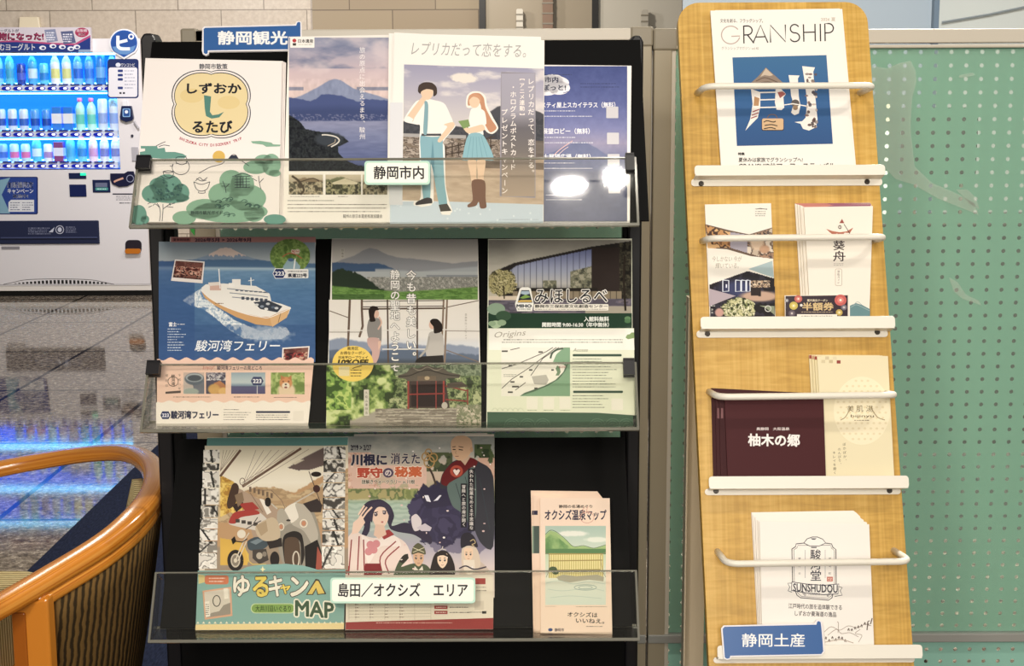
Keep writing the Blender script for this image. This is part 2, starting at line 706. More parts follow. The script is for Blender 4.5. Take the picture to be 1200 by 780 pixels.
def carpet_mat():
    m = mat('navy_carpet', '#20263a', 0.95, spec=0.1)
    t = NT(m)
    ns = t.n('ShaderNodeTexNoise', {'Scale': 400.0, 'Detail': 2.0})
    t.link(t.ramp(ns.outputs[0], [(0.3, '#191e30'), (0.7, '#2a3148')]), t.b.inputs['Base Color'])
    return m


struct(MB().box((-9, -3, -0.1), (7, 12.5, 0)).build('floor', floor_mat()))
struct(MB().box((-1.42, -2.5, 0), (0.2, 7.2, 0.008)).build('floor_carpet', carpet_mat(), bevel=0.002))
STONE = stone_mat()
xa = at_y(367, 20, 10.9)[0]
xb = at_y(562, 20, 10.2)[0]
struct(MB().box((-9, 10.9, 0), (xa, 11.1, 3.4)).build('wall_left', STONE))
m = mat('dimmer_lit_stone', '#a8957a', 0.5)  # stone colour toned down for the dimmer light on this wall
t_ = NT(m)
pos = t_.n('ShaderNodeNewGeometry').outputs['Position']
sx = t_.n('ShaderNodeSeparateXYZ', {0: pos})
cb = t_.n('ShaderNodeCombineXYZ', {0: t_.math('ADD', sx.outputs[0], 10.0), 1: t_.math('ADD', sx.outputs[2], 0.087), 2: 0.0})
br = t_.n('ShaderNodeTexBrick', {'Vector': cb.outputs[0], 'Color1': (*lin('#9c8a70'), 1), 'Color2': (*lin('#a49377'), 1), 'Mortar': (*lin('#6b5c48'), 1),
                                'Scale': 1.0, 'Mortar Size': 0.004, 'Brick Width': 0.63, 'Row Height': 0.235})
t_.link(br.outputs[0], t_.b.inputs['Base Color'])
struct(MB().box((xa, 10.86, 0), (xb + 0.05, 11.1, 3.4)).build('wall_back', m))
# doors of the far wall, seen over the rack
GREY = mat('grey_beige_door', '#9a8f7c', 0.45)
BLK = mat('black_trim', '#15120f', 0.5)
for i, (p0, p1, c) in enumerate(((569, 696, '#a0937d'), (701, 800, '#c9c3b4'))):
    x0, x1 = at_y(p0, 20, 10.5)[0], at_y(p1, 20, 10.5)[0]
    struct(MB().box((x0, 10.5, 0), (x1, 10.54, 3.3)).build('door_%d' % (i + 1), mat('door_panel_%d' % i, c, 0.4), bevel=0.004))
    struct(MB().box((x0 - 0.045, 10.47, 0), (x0, 10.6, 3.3)).build('trim_%d' % (i + 1), BLK))
for i, (p0, p1, c) in enumerate(((800, 1094, '#aebac4'), (1099, 1420, '#d3d6d0'))):
    x0, x1 = at_y(p0, 20, 6.4)[0], at_y(p1, 20, 6.4)[0]
    struct(MB().box((x0, 6.4, 0), (x1, 6.44, 3.3)).build('wall_right' if i else 'wall_rear', mat('pale_panel_%d' % i, c, 0.35)))
x0, x1 = at_y(1093, 20, 6.38)[0], at_y(1099, 20, 6.38)[0]
struct(MB().box((x0, 6.36, 0), (x1, 6.45, 3.3)).build('trim_3', mat('blue_grey_trim', '#6d7f90', 0.4)))
x0 = at_y(820, 20, 7.5)[0]
a, b = at_y(1104, 26, 6.38), at_y(1215, 5, 6.38)
cable = MB().tube([a, (a + b) / 2 + np.array((0, 0, -0.004)), b], 0.004, 8).build('cable', mat('grey_cable', '#8f979a', 0.5))
tag(cable, 'thin grey cable running up the pale wall over the green partition', 'cable')
# slim fittings on the far doors, over the partition's rail
for p, w, y0, c, lab in ((609, 8, 10, '#cfc8b8', 'clear upright handle on the brownish door above the rack'),
                         (642, 12, -20, '#7a5a40', 'brown upright bar handle at the middle of the brownish door'),
                         (756, 7, 11, '#b9b3a4', 'grey upright handle on the pale door next to the wooden stand')):
    q0, q1 = at_y(p - w / 2, y0, 10.4), at_y(p + w / 2, 60, 10.4)
    t = thing('door_handle', lab, 'handle', (q0[0], 10.46, q1[2]))
    w_ = q1[0] - q0[0]
    hh = q0[2] - q1[2]
    MB().prism(rrect(0, 0, w_, hh, w_ * 0.25), 0.0, -0.04, 'y').build('grip', mat('handle_' + c[1:], c, 0.3), t, bevel=0.003)
    for k in range(6):
        MB().box((-0.003, -0.045, hh * (0.1 + 0.15 * k)), (w_ + 0.003, 0.0, hh * (0.1 + 0.15 * k) + 0.01)).build('rib', mat('handle_rib', '#8a8272', 0.4), t)

# ---------------------------------------------------------------- vending machine
VY = 10.28


def vp(px, py, Y=VY):
    q = at_y(px, py, Y)
    return float(q[0]), float(q[2])


def vrect(mb, x0, y0, x1, y1, ya, yb, Y=VY):
    a, b = vp(x0, y1, Y), vp(x1, y0, Y)
    return mb.box((a[0], ya, a[1]), (b[0], yb, b[1]))


VX0, VX1 = vp(-75, 200)[0], vp(170.5, 200)[0]
WX1 = vp(138, 130)[0]
WX0 = vp(-62, 130)[0]
WZ1, WZ0 = vp(70, 62)[1], vp(70, 199)[1]
VZT = vp(160, 45)[1]
VZ0 = vp(170, 334)[1]
vm = thing('vending_machine', 'white drinks vending machine with a glowing blue display window', 'vending machine', ((VX0 + VX1) / 2, VY, 0))
vo = np.array(((VX0 + VX1) / 2, VY, 0.0))
WHITE = mat('vending_white', '#ece8ea', 0.35)


def vb(mb, name, m, bevel=0.0, par=None, **k):
    o = mb.build(name, m, par or vm, bevel, **k)
    if par is None:
        o.location = -Vector(vo)
    return o


b = MB()
b.box((VX0, VY, VZ0), (VX1, VY + 0.06, WZ0)).box((VX0, VY, WZ1), (VX1, VY + 0.06, VZT)).box((VX0, VY, WZ0), (WX0, VY + 0.06, WZ1)).box((WX1, VY, WZ0), (VX1, VY + 0.06, WZ1))
vb(b, 'door', WHITE)
vb(MB().box((VX0, VY + 0.22, 0.06), (VX1, VY + 0.58, VZT)).box((VX0, VY + 0.06, VZ0), (WX0, VY + 0.22, VZT)).box((WX1, VY + 0.06, WZ0), (VX1, VY + 0.22, VZT)).box((WX0, VY + 0.06, VZ0), (VX1, VY + 0.22, WZ0)).box((WX0, VY + 0.06, WZ1), (WX1, VY + 0.22, VZT)), 'cabinet', mat('vending_side', '#d9d6d8', 0.4))
bp = MB().box((WX0, VY + 0.205, WZ0), (WX1, VY + 0.215, WZ1))
vb(bp, 'backlit_panel', mat('backlit_blue', '#0a48d0', 0.5, emit='#0a70ff', estr=1.5))
led = mat('led_strip', '#dffaff', 0.5, emit='#7fdcff', estr=9.0)
rows = ((98, 107), (152, 161), (189, 198))
tops = (63, 109, 163)
PY = MB()
for (y0, y1), yt in zip(rows, tops):
    st = vrect(MB(), -62, y0 + 1, 136.5, y1, VY + 0.03, VY + 0.2)
    s_ = vb(st, 'shelf', mat('shelf_pale', '#dfe6f5', 0.35))
    q = vb(vrect(MB(), -62, yt - 1, 137, yt + 1.5, VY + 0.07, VY + 0.11), 'led_tube', led)
    q = vb(vrect(MB(), -62, y0 - 1.5, 137, y0 + 0.6, VY + 0.15, VY + 0.19), 'led_tube', led)
    k = 0
    for px in np.arange(127 if y0 < 180 else 128, -60, -13.45):
        c = vp(px, (y0 + y1) / 2 + 1)
        bt = MB().prism([(c[0] + 0.032 * math.cos(a), c[1] + 0.013 * math.sin(a)) for a in np.linspace(0, 2 * math.pi, 20)[:-1]], VY + 0.03, VY + 0.022, 'y')
        o = vb(bt, 'selection_button', mat('button_blue', '#0c1c9c', 0.3, emit='#0a20c0', estr=0.35))
        lp = MB().prism([(c[0] + 0.012 + 0.013 * math.cos(a), c[1] + 0.008 * math.sin(a)) for a in np.linspace(0, 2 * math.pi, 12)[:-1]], VY + 0.022, VY + 0.018, 'y')
        lp.build('button_lamp', mat('button_lamp', '#ffffff', 0.3, emit='#f4f4ff', estr=1.2), o)
        pr = vrect(MB(), px - 5, y0 + 0.2, px + 5, y0 + 1.6, VY + 0.018, VY + 0.03)
        vb(pr, 'price_strip', mat('price_strip', '#10208a', 0.4))
        k += 1
# sample drinks standing on the three shelves
SH = {'bottle': [(0.026, 0), (0.029, 0.01), (0.029, 0.09), (0.026, 0.1), (0.029, 0.11), (0.029, 0.15), (0.024, 0.175), (0.012, 0.2), (0.011, 0.205)],
      'can': [(0.024, 0), (0.028, 0.008), (0.028, 0.14), (0.022, 0.152)],
      'tall': [(0.027, 0), (0.031, 0.01), (0.031, 0.21), (0.024, 0.225)],
      'carton': None}
CAPS = {'bottle': 0.205}


def drink(px, row, kind, body, band, cap, label, hs=1.0, sc=1.0):
    x = vp(px, 100)[0]
    z = vp(px, rows[row][0] + 1)[1]
    t = thing('drink_' + ('can' if kind in ('can', 'tall') else 'bottle' if kind == 'bottle' else 'carton'), label, 'drink', (x, VY + 0.115, z), 0, 'sample drinks in the vending machine window')
    bm = mat('drink_' + body[1:], body, 0.25)
    if kind == 'carton':
        MB().box((-0.034, -0.03, 0), (0.034, 0.03, 0.17 * hs)).build('body', bm, t, bevel=0.004)
        MB().box((-0.0345, -0.031, 0.05 * hs), (0.0345, 0.031, 0.12 * hs)).build('label_band', mat('drink_' + band[1:], band, 0.3), t)
        return
    pr = [(r * sc * 1.12, zz * hs) for r, zz in SH[kind]]
    MB().lathe(pr).build('body', bm, t, smooth=True)
    rm = max(p[0] for p in pr)
    h = pr[-1][1]
    MB().lathe([(rm + 0.0008, h * 0.22), (rm + 0.0008, h * 0.55)]).build('label_band', mat('drink_' + band[1:], band, 0.3), t, smooth=True)
    if cap:
        MB().lathe([(0.017 * sc, h), (0.018 * sc, h + 0.004), (0.018 * sc, h + 0.022), (0.015 * sc, h + 0.026)]).build('cap', mat('drink_' + cap[1:], cap, 0.3), t, smooth=True)


ORD = ('first', 'second', 'third', 'fourth', 'fifth', 'sixth', 'seventh', 'eighth', 'ninth', 'tenth')
B_, W_, C_, T_ = 'bottle', 'can', 'carton', 'tall'
DR = [[('bottle', '#8fb8e8', '#3f78d8', '#1d4fb0'), ('tall', '#3f86d0', '#78b8f0', None), ('bottle', '#6fb0f0', '#3a80e0', '#e0609a'), ('bottle', '#78b8f4', '#2f70d8', '#e0609a'), ('bottle', '#e8eef2', '#d8d890', '#e06a9c'), ('bottle', '#eef2f4', '#e0dc90', '#e06a9c'), ('can', '#68c8e8', '#3088d8', None), ('bottle', '#58b0ea', '#d0e8f4', '#3060c0'), ('can', '#3048a0', '#5068d0', None), ('bottle', '#70d0e0', '#48b0d8', '#e070a0'), ('bottle', '#90d8f0', '#3f90e0', '#e070a0')],
      [('tall', '#e4ecf8', '#9ab4e8', None), ('tall', '#dce8f8', '#98b0e4', None), ('bottle', '#c0f0e0', '#70d0c0', '#e070a8'), ('bottle', '#b8ecdc', '#68c8b8', '#e070a8'), ('carton', '#3880d8', '#eef0f2', None), ('carton', '#3c84dc', '#f0f0f0', None), ('can', '#5098e8', '#2050b0', None), ('can', '#5aa0ea', '#2458b8', None), ('can', '#d8e4f6', '#4070c8', None), ('can', '#dce6f8', '#3f6cc4', None), ('can', '#c8d8f0', '#3860b8', None)],
      [('bottle', '#e8e8f4', '#8890d0', '#c06aa8'), ('bottle', '#e4e4f4', '#8088cc', '#c068a8'), ('bottle', '#f0d8e8', '#d0a0d0', '#e070b0'), ('bottle', '#78d0ec', '#3f90d8', '#e04080'), ('bottle', '#68c4e8', '#50b0e0', None), ('carton', '#8a4878', '#e8e4f0', None), ('can', '#f0ecf2', '#b090c8', None), ('bottle', '#60c8f0', '#d8f0f8', None), ('can', '#c8e0f4', '#e078b0', None), ('can', '#c4dcf2', '#e078b0', None), ('can', '#90b8ec', '#4878d0', None)]]
CN = {'#1d4fb0': 'blue-capped', '#e0609a': 'pink-capped', '#e06a9c': 'pink-capped', '#3060c0': 'blue-capped', '#e070a0': 'pink-capped', '#e070a8': 'pink-capped', '#c06aa8': 'mauve-capped', '#c068a8': 'mauve-capped', '#e070b0': 'pink-capped', '#e04080': 'red-capped', None: 'plain'}
for r, lst in enumerate(DR):
    for i, (kd, bd, bn, cp) in enumerate(lst):
        px = 127 - 13.45 * i
        nm = 'drink can' if kd in ('can', 'tall') else 'drink bottle' if kd == 'bottle' else 'drink carton'
        pos = 'rightmost' if i == 0 else 'last before the frame edge' if i == 10 else ORD[i] + ' from the right'
        drink(px, r, kd, bd, bn, cp, '%s %s, %s, on the %s shelf of the vending window' % (CN[cp], nm, pos, ('top', 'middle', 'bottom')[r]), hs=0.82 if r == 2 else 0.98)
# front details of the machine
NAVY = mat('vending_navy', '#14204a', 0.3)
g = vrect(MB(), 0, 258, 116, 286, VY - 0.012, VY)
fl = vb(g, 'delivery_flap', mat('flap_navy', '#232a48', 0.28), bevel=0.006)
vb(vrect(MB(), 2, 277, 115, 279, VY - 0.022, VY - 0.012), 'flap_lip', mat('flap_lip', '#454d70', 0.25), par=None)
k = Ink(Plane((0, VY - 0.0125, 0), 0), 0.0, (vo[0], 0))
k.greek(33, 266, 60, 275, 4, '#8a90b0', 0.8, 4)
k.poly([(57, 272), (64, 266), (62, 272)], '#c8cce0')
k.ring(70, 269, 4.6, 4.6, 0.8, '#c8cce0')
k.ell(70, 269, 2.4, 2.8, '#c8cce0')
k.greek(77, 265, 90, 273, 4, '#8a90b0', 0.7, 5)
o = k.build('flap_print', INK_GLOSS, vm, 0)
o.rotation_euler = (math.pi / 2, 0, 0)
o.location = (0, -0.0128, 0)


def vprint(name, art, m=INK_GLOSS, dy=-0.0012):
    k = Ink(Plane((0, VY, 0), 0), 0.0, (vo[0], 0))
    art(k)
    o = k.build(name, m, vm, 0)
    o.rotation_euler = (math.pi / 2, 0, 0)
    o.location = (0, dy, 0)
    return o


def a_campaign(k):
    k.rr(-30, 207, 44.5, 251, 2, '#1c2c6c')
    k.rr(-30, 208, 43, 250, 1.6, '#27479c')
    k.poly([(-5, 212), (12, 208), (2, 228), (12, 250), (-5, 250)], '#7fb0c8')
    k.text('自販機限定', 9, 213, 39, 220, '#e8ecff', 0.02)
    k.text('キャンペーン', 9, 221, 39, 226.5, '#ffffff', 0.03)
    k.text('実施中!', 15, 227.5, 33, 232, '#e8ecff', 0.02)
    k.poly([(10, 237), (13, 234), (40, 234), (40, 248), (10, 248)], '#e6e8ee')
    k.greek(12, 236, 24, 247, 4, '#5a6484', 0.9, 3)
    k.greek(26, 236, 39, 247, 4, '#5a6484', 0.9, 8)


vprint('campaign_sticker', a_campaign)


def a_pay(k):
    k.rr(126, 69, 162.5, 115, 3.5, '#23356e')
    k.rr(127.3, 79, 161, 113.5, 2.5, '#eceaf2')
    k.text('ワンコンビ', 142, 74, 158, 78, '#ffffff', 0.02)
    k.ell(138.5, 76, 3, 2.5, '#dfe4f2')
    for i, y in enumerate((83, 88, 93, 103)):
        k.rr(138, y - 1.5, 144, y + 1.5, 0.8, '#2c3f86')
    k.greek(146, 81, 159, 105, 6, '#7d84a2', 0.8, 9)
    k.rect(140, 108, 142.5, 110, '#223')
    k.rect(144, 108, 146.5, 110, '#223')


vprint('payment_notice', a_pay)
# the round drop-shaped sign at the top corner
dp = [(146 + 15.5 * math.cos(q), 50.5 + 15 * math.sin(q)) for q in np.linspace(math.radians(140), math.radians(400), 30)] + [(146, 67)]
dw = [(146 + 17.2 * math.cos(q), 50.5 + 16.6 * math.sin(q)) for q in np.linspace(math.radians(138), math.radians(402), 30)] + [(146, 69.5)]
vb(MB().prism([vp(*p) for p in dw], VY - 0.014, VY - 0.002, 'y'), 'drop_sign_rim', mat('sign_white', '#f2f2f6', 0.4))
vb(MB().prism([vp(*p) for p in dp], VY - 0.018, VY - 0.014, 'y'), 'drop_sign', mat('sign_blue', '#1f56a8', 0.35))


def a_pi(k):
    k.ell(146, 50.5, 14, 13.4, '#1e52a6')
    k.poly([(132.5, 55), (140, 54), (152, 56), (160, 53), (157, 60), (150, 64), (141, 63.5), (135, 60)], '#5f93cf')
    k.line([(139, 42), (139, 53), (140.5, 56), (144, 57.3), (153, 57.3)], 3.6, '#ffffff', 4)
    k.line([(139, 50), (150, 47.3)], 3.4, '#ffffff')
    k.ring(154.5, 43, 2.6, 2.6, 1.6, '#ffffff')


vprint('drop_sign_mark', a_pi, dy=-0.0182)
# card reader drop, buttons, coin parts
vb(MB().prism([vp(*p) for p in [(143.5, 124), (155, 124), (157.5, 138), (156, 141), (149, 143), (142, 140), (141.5, 137)]], VY - 0.03, VY, 'y'), 'card_reader', NAVY, bevel=0.004)
vprint('reader_face', lambda k: (k.rr(145, 127, 154, 137, 1.2, '#7fb4e8'), k.rr(146.2, 128, 153, 136, 1, '#1d4f9c'), k.ell(149.5, 131, 2, 2, '#e8f2ff')), dy=-0.0305)
vb(vrect(MB(), 144.5, 118.5, 149.5, 124.5, VY - 0.02, VY), 'reader_clip', mat('sign_white', '#f2f2f6'))
vb(vrect(MB(), 81, 202.5, 101, 209.5, VY - 0.006, VY), 'display_strip', NAVY, bevel=0.002)
vb(vrect(MB(), 94.5, 202.5, 101, 205.5, VY - 0.009, VY - 0.006), 'green_lamp', mat('green_lamp', '#30d8a8', 0.4, emit='#20e0a0', estr=1.2))
vb(vrect(MB(), 82, 216, 101, 230.5, VY - 0.006, VY), 'bill_panel', mat('bill_navy', '#101e54', 0.3), bevel=0.003)
vb(vrect(MB(), 109, 210.5, 129, 225.5, VY - 0.006, VY), 'coin_display', NAVY, bevel=0.004)
vprint('coin_display_face', lambda k: (k.rr(112, 214, 126, 219, 0.6, '#6d7494'), k.rr(112, 219.5, 127, 223, 1.2, '#3a9c98'), k.greek(114, 220, 125, 222.5, 1, '#d8f8f0', 0.9)), dy=-0.0065)
vb(MB().prism([vp(*p) for p in [(129.5, 203), (146, 203), (150, 200.5), (157, 200.5), (159, 207), (157, 214), (150, 218), (140, 219), (132, 215.5), (129.5, 210)]], VY - 0.012, VY, 'y'), 'coin_slot', mat('coin_black', '#16183a', 0.3), bevel=0.003)
vprint('coin_slot_mark', lambda k: (k.line([(134, 213), (138, 211), (145, 208.5)], 2.2, '#e0a890', 4), k.ring(153, 209, 4, 4, 0.8, '#9aa0c0')), dy=-0.0125)
vprint('small_print', lambda k: (k.rect(132, 226.5, 156, 228, '#3a3a48'), k.greek(136, 229, 156, 235, 3, '#8a8894', 0.7), k.greek(140, 236.5, 155, 239, 1, '#555561', 1.0)))
vb(MB().prism([vp(*p) for p in rrect(147, 281, 166, 297, 5)], VY - 0.006, VY, 'y'), 'return_cup', mat('cup_dark', '#241d28', 0.35), bevel=0.003)
vb(MB().prism([vp(*p) for p in rrect(147.5, 291, 165.5, 296.7, 2.6)], VY - 0.03, VY - 0.006, 'y'), 'return_cup_lip', mat('cup_orange', '#c8741c', 0.35), bevel=0.003)
vb(vrect(MB(), 2, 288.5, 23, 292, VY - 0.004, VY), 'maker_plate', mat('plate_grey', '#8d8a90', 0.35), bevel=0.001)
vb(MB().prism([vp(*p) for p in rrect(153.5, 157.5, 156.5, 161, 1.4)], VY - 0.006, VY, 'y'), 'lock', mat('lock_dark', '#3a3a48', 0.3))
vb(vrect(MB(), 155, 172, 162, 189, VY - 0.008, VY), 'handle_plate', mat('plate_silver', '#b9b6bc', 0.3), bevel=0.004)
vb(MB().tube([(*vp(158, 142)[:1], VY - 0.02, vp(158, 142)[1]), (vp(163, 150)[0], VY - 0.02, vp(163, 150)[1])], 0.008, 8), 'key_lever', mat('plate_silver', '#b9b6bc', 0.3))
# air slots in an arch, kick strip and base
vm_slots = MB()
for i in range(24):
    px = 17 + i * 4.6
    h = 4.4 * math.sin(math.pi * (i + 1.2) / 26.4)
    vrect(vm_slots, px, 332.3 - h, px + 2.4, 332.3, VY - 0.002, VY)
vb(vm_slots, 'air_grille', mat('grille_black', '#1c1a1c', 0.5))
vprint('grille_outline', lambda k: k.line([(4, 333), (14, 331), (32, 327.5), (68, 326.6), (104, 327.5), (122, 330.5), (134, 333)], 0.6, '#6a666a', 5))
vb(vrect(MB(), -75, 332.6, 176.5, 333.8, VY - 0.002, VY + 0.001), 'seam', mat('grille_black', '#1c1a1c'))
vb(MB().box((VX0, VY + 0.004, vp(170, 340)[1]), (VX1 + 0.005, VY + 0.06, VZ0)), 'kick_strip', mat('kick_cream', '#efe9e2', 0.4))
vb(MB().box((VX0, VY + 0.05, 0), (VX1, VY + 0.55, vp(170, 340)[1])), 'base', mat('base_black', '#0c0b0c', 0.5))
# advertising strip standing on the machine
ad = thing('advert_strip', 'pink and blue drink advert strip on the vending machine top', 'sign', (vp(20, 60)[0], VY - 0.03, vp(20, 61)[1]))
ao = np.array((vp(20, 60)[0], VY - 0.03, vp(20, 61)[1]))
AP = Plane((0, VY - 0.035, 0), 0)
vs = vrect(MB(), -40, 32, 106, 61, VY - 0.033, VY - 0.003, VY - 0.033).build('board', mat('advert_board', '#e4dce4', 0.5), ad)
vs.location = -Vector(ao)
k = Ink(AP, 0.0, (ao[0], ao[2]))
k.rect(-40, 32, 106, 61, '#d8cfd8')
k.poly([(-40, 49), (20, 48), (60, 51), (88, 52), (98, 46), (106, 42), (106, 61), (-40, 61)], '#233c8a')
k.poly([(-40, 48), (20, 47), (60, 50), (88, 51), (98, 45), (106, 41), (106, 43.5), (98, 48), (88, 53.2), (60, 52), (20, 49.2), (-40, 50)], '#c04880')
k.text('ヨーグルトが', -4, 34, 22, 38, '#2d3a6c', 0.02)
k.text('飲み物になった!', -22, 38, 51, 47, '#c0346c', 0.04, out='#f4e8f0', ow=0.08)
k.text('のむヨーグルト', -8, 51, 41, 59, '#f4f4ff', 0.03)
k.ell(96, 38, 8, 5.6, '#b42a58')
k.text('自販機', 90, 34, 102, 37.5, '#ffe8f0', 0.02)
k.text('限定', 92, 38.5, 100, 42, '#ffe8f0', 0.02)
for x, y, c, r in ((60, 42, '#8890b0', 8), (80, 44, '#5a628c', 9)):
    k.poly([(x - r, y - 7), (x + r * 0.6, y - 8), (x + r, y + 6), (x - r * 0.6, y + 8)], c)
    k.greek(x - r * 0.7, y - 5, x + r * 0.6, y + 6, 4, '#e8e8f4', 1.4, int(x))
for x, y in ((50, 56), (62, 54), (73, 55), (83, 57), (90, 55)):
    k.ell(x, y, 4, 2.6, '#eef0fa')
    k.ell(x + 0.6, y + 0.4, 2, 1.3, '#33458c')
k.rect(92, 58, 106, 61, '#8ea6c8')
o = k.build('advert_print', INK_GLOSS, ad, 0)
o.rotation_euler = (math.pi / 2, 0, 0)
o.location = (0, -0.0055, 0)
# a small cream notice on the stone wall above it
q0, q1 = vp(22, 31.5, 10.9), vp(50, 20, 10.9)
o = MB().prism([(q0[0], q0[1] - 0.1), (q1[0], q0[1] - 0.1), (q1[0] - 0.02, q1[1]), (q0[0] + 0.02, q1[1])], 10.86, 10.898, 'y').build('wall_switch_cover', mat('cream_plastic', '#efe2c4', 0.4), bevel=0.006)
tag(o, 'cream box fixed to the stone wall above the advert strip', 'cover')

# ---------------------------------------------------------------- green perforated partition
PY0 = 2.80


def px_(p, Y=PY0):
    q = at_y(p[0], p[1], Y)
    return float(q[0]), float(q[2])


def green_mat():
    m = mat('green_perforated_sheet', '#98cbbc', 0.42, spec=0.4)
    t = NT(m)
    pos = t.n('ShaderNodeNewGeometry').outputs['Position']
    sx = t.n('ShaderNodeSeparateXYZ', {0: pos})
    h = at_y(1041, 124.4, 2.815)
    PX, PZ = 0.0293, 0.0254
    def fr(v, o, p):
        q = t.math('DIVIDE', t.math('SUBTRACT', v, float(o) - p * 200.5), p)
        return t.math('MULTIPLY', t.math('SUBTRACT', t.math('FRACT', q), 0.5), p)
    a, b = fr(sx.outputs[0], h[0], PX), fr(sx.outputs[2], h[2], PZ)
    d = t.math('SQRT', t.math('ADD', t.math('MULTIPLY', a, a), t.math('MULTIPLY', b, b)))
    hole = t.math('LESS_THAN', d, 0.0041)
    tr = t.n('ShaderNodeBsdfTransparent')
    mix = t.n('ShaderNodeMixShader', {0: hole, 1: t.b.outputs[0], 2: tr.outputs[0]})
    t.link(mix.outputs[0], t.t.nodes['Material Output'].inputs[0])
    return m


def clear_mat(name, fac, rough, tint='#ffffff', ior=1.45, haze=0.0, hc='#ffffff'):
    """Clear sheet: straight-through light plus the mirror reflection of its surface, and an optional film of haze."""
    m = bpy.data.materials.new(name)
    m.use_nodes = True
    t = NT(m)
    fr = t.n('ShaderNodeFresnel', {'IOR': ior})
    tr = t.n('ShaderNodeBsdfTransparent', {'Color': (*lin(tint), 1)})
    gl = t.n('ShaderNodeBsdfGlossy', {'Roughness': rough})
    f = t.math('MULTIPLY', fr.outputs[0], fac)
    mx = t.n('ShaderNodeMixShader', {0: f, 1: tr.outputs[0], 2: gl.outputs[0]})
    out = mx.outputs[0]
    if haze:
        df = t.n('ShaderNodeBsdfDiffuse', {'Color': (*lin(hc), 1)})
        out = t.n('ShaderNodeMixShader', {0: haze, 1: out, 2: df.outputs[0]}).outputs[0]
    t.link(out, t.t.nodes['Material Output'].inputs[0])
    MATS[name] = m
    return m


GREEN = green_mat()
ALU = mat('beige_aluminium', '#cdc6b8', 0.38, spec=0.5)
ALUP = mat('shaded_post', '#a29882', 0.4, spec=0.5)  # aluminium darkened to carry the shade on the posts
ALUD = mat('grey_corner_cap', '#8f8776', 0.45)
PANE = clear_mat('partition_glass', 0.8, 0.03, '#f4fbf6', 1.4, 0.12, '#dfeee4')  # haze colour puts the pale veil of reflection into the pane
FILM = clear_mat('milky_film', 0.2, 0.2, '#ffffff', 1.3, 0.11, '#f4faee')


def partition(label, xl, xr, zt, zr, zl, zb0, zb1, left_post, right_post, capl, capr):
    t = thing('partition_screen', label, 'partition', ((xl + xr) / 2, PY0, 0), 0)
    o = Vector(((xl + xr) / 2, PY0, 0))
    def add(mb, name, m, **k):
        q = mb.build(name, m, t, **k)
        q.location = -o
        return q
    add(MB().box((xl, PY0, zr), (xr, PY0 + 0.035, zt)), 'top_rail', ALU, bevel=0.002)
    add(MB().box((xl + 0.02, PY0 - 0.001, zl), (xr - 0.02, PY0 + 0.03, zr - 0.003)), 'rail_bead', ALU, bevel=0.0025)
    add(MB().box((xl, PY0, 0.0), (xl + left_post, PY0 + 0.035, zt)), 'post', ALUP, bevel=0.002)
    add(MB().box((xr - right_post, PY0, 0.0), (xr, PY0 + 0.035, zt)), 'post', ALUP, bevel=0.002)
    for xx in (xl + left_post, xr - right_post - 0.008):
        add(MB().box((xx, PY0 + 0.004, 0.05), (xx + 0.008, PY0 + 0.03, zl)), 'post_bead', ALU, bevel=0.001)
    add(MB().box((xl, PY0 - 0.002, zb0), (xr, PY0 + 0.035, zb1)), 'bottom_rail', mat('grey_aluminium', '#9b9c98', 0.35), bevel=0.002)
    add(MB().box((xl + left_post, PY0 + 0.015, 0.05), (xr - right_post, PY0 + 0.0165, zl)), 'perforated_panel', GREEN)
    add(MB().box((xl + left_post + 0.009, PY0 + 0.008, zb1 + 0.002), (xr - right_post - 0.009, PY0 + 0.010, zl - 0.002)), 'glass_pane', PANE)
    for (a, b) in ((xl, capl), (xr - capr, capr)):
        add(MB().box((a - 0.002, PY0 - 0.003, zr - 0.012), (a + b + 0.002, PY0 + 0.037, zt + 0.003)), 'corner_cap', ALUD, bevel=0.004)
    return t


ztL, zrL = px_((500, 34))[1], px_((500, 48))[1]
ps1 = partition('green perforated partition screen standing behind the black rack', px_((217, 150))[0], px_((761.5, 300))[0], ztL, zrL, px_((500, 53))[1],
                px_((1120, 752))[1], px_((1120, 742))[1], 0.05, 0.034, 0.026, 0.039)
ztR, zrR = px_((900, 34.5))[1], px_((900, 51))[1]
ps2 = partition('green perforated partition screen filling the space behind the wooden stand', px_((764, 300))[0], 1.45, ztR, zrR, px_((900, 57))[1],
                px_((1120, 752))[1], px_((1120, 742))[1], 0.034, 0.034, 0.042, 0.042)
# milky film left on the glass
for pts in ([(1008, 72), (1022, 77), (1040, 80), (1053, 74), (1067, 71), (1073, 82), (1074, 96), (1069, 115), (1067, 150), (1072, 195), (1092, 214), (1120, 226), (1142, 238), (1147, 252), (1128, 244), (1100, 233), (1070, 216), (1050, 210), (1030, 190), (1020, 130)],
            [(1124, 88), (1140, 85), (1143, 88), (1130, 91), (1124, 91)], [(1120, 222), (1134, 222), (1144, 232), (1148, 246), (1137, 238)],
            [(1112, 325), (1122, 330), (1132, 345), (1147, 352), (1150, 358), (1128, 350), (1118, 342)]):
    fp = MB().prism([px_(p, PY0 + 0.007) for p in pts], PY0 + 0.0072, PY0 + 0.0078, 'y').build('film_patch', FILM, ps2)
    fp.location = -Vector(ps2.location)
fp = MB().prism([px_(p, PY0 - 0.003) for p in [(221, 262), (228.5, 262), (228, 276), (224, 271)]], PY0 - 0.004, PY0 - 0.001, 'y').build('green_sticker', mat('sticker_green', '#2fa23c', 0.5), ps1)
fp.location = -Vector(ps1.location)
q0, q1 = at_y(780, 278, 4.2), at_y(1300, 530, 4.2)
ct = thing('added_cabinet', 'added dark legged cabinet behind the holes of the green partition', 'cabinet', ((q0[0] + q1[0]) / 2, 4.3, 0))  # added cabinet, shaped so the middle holes read dark
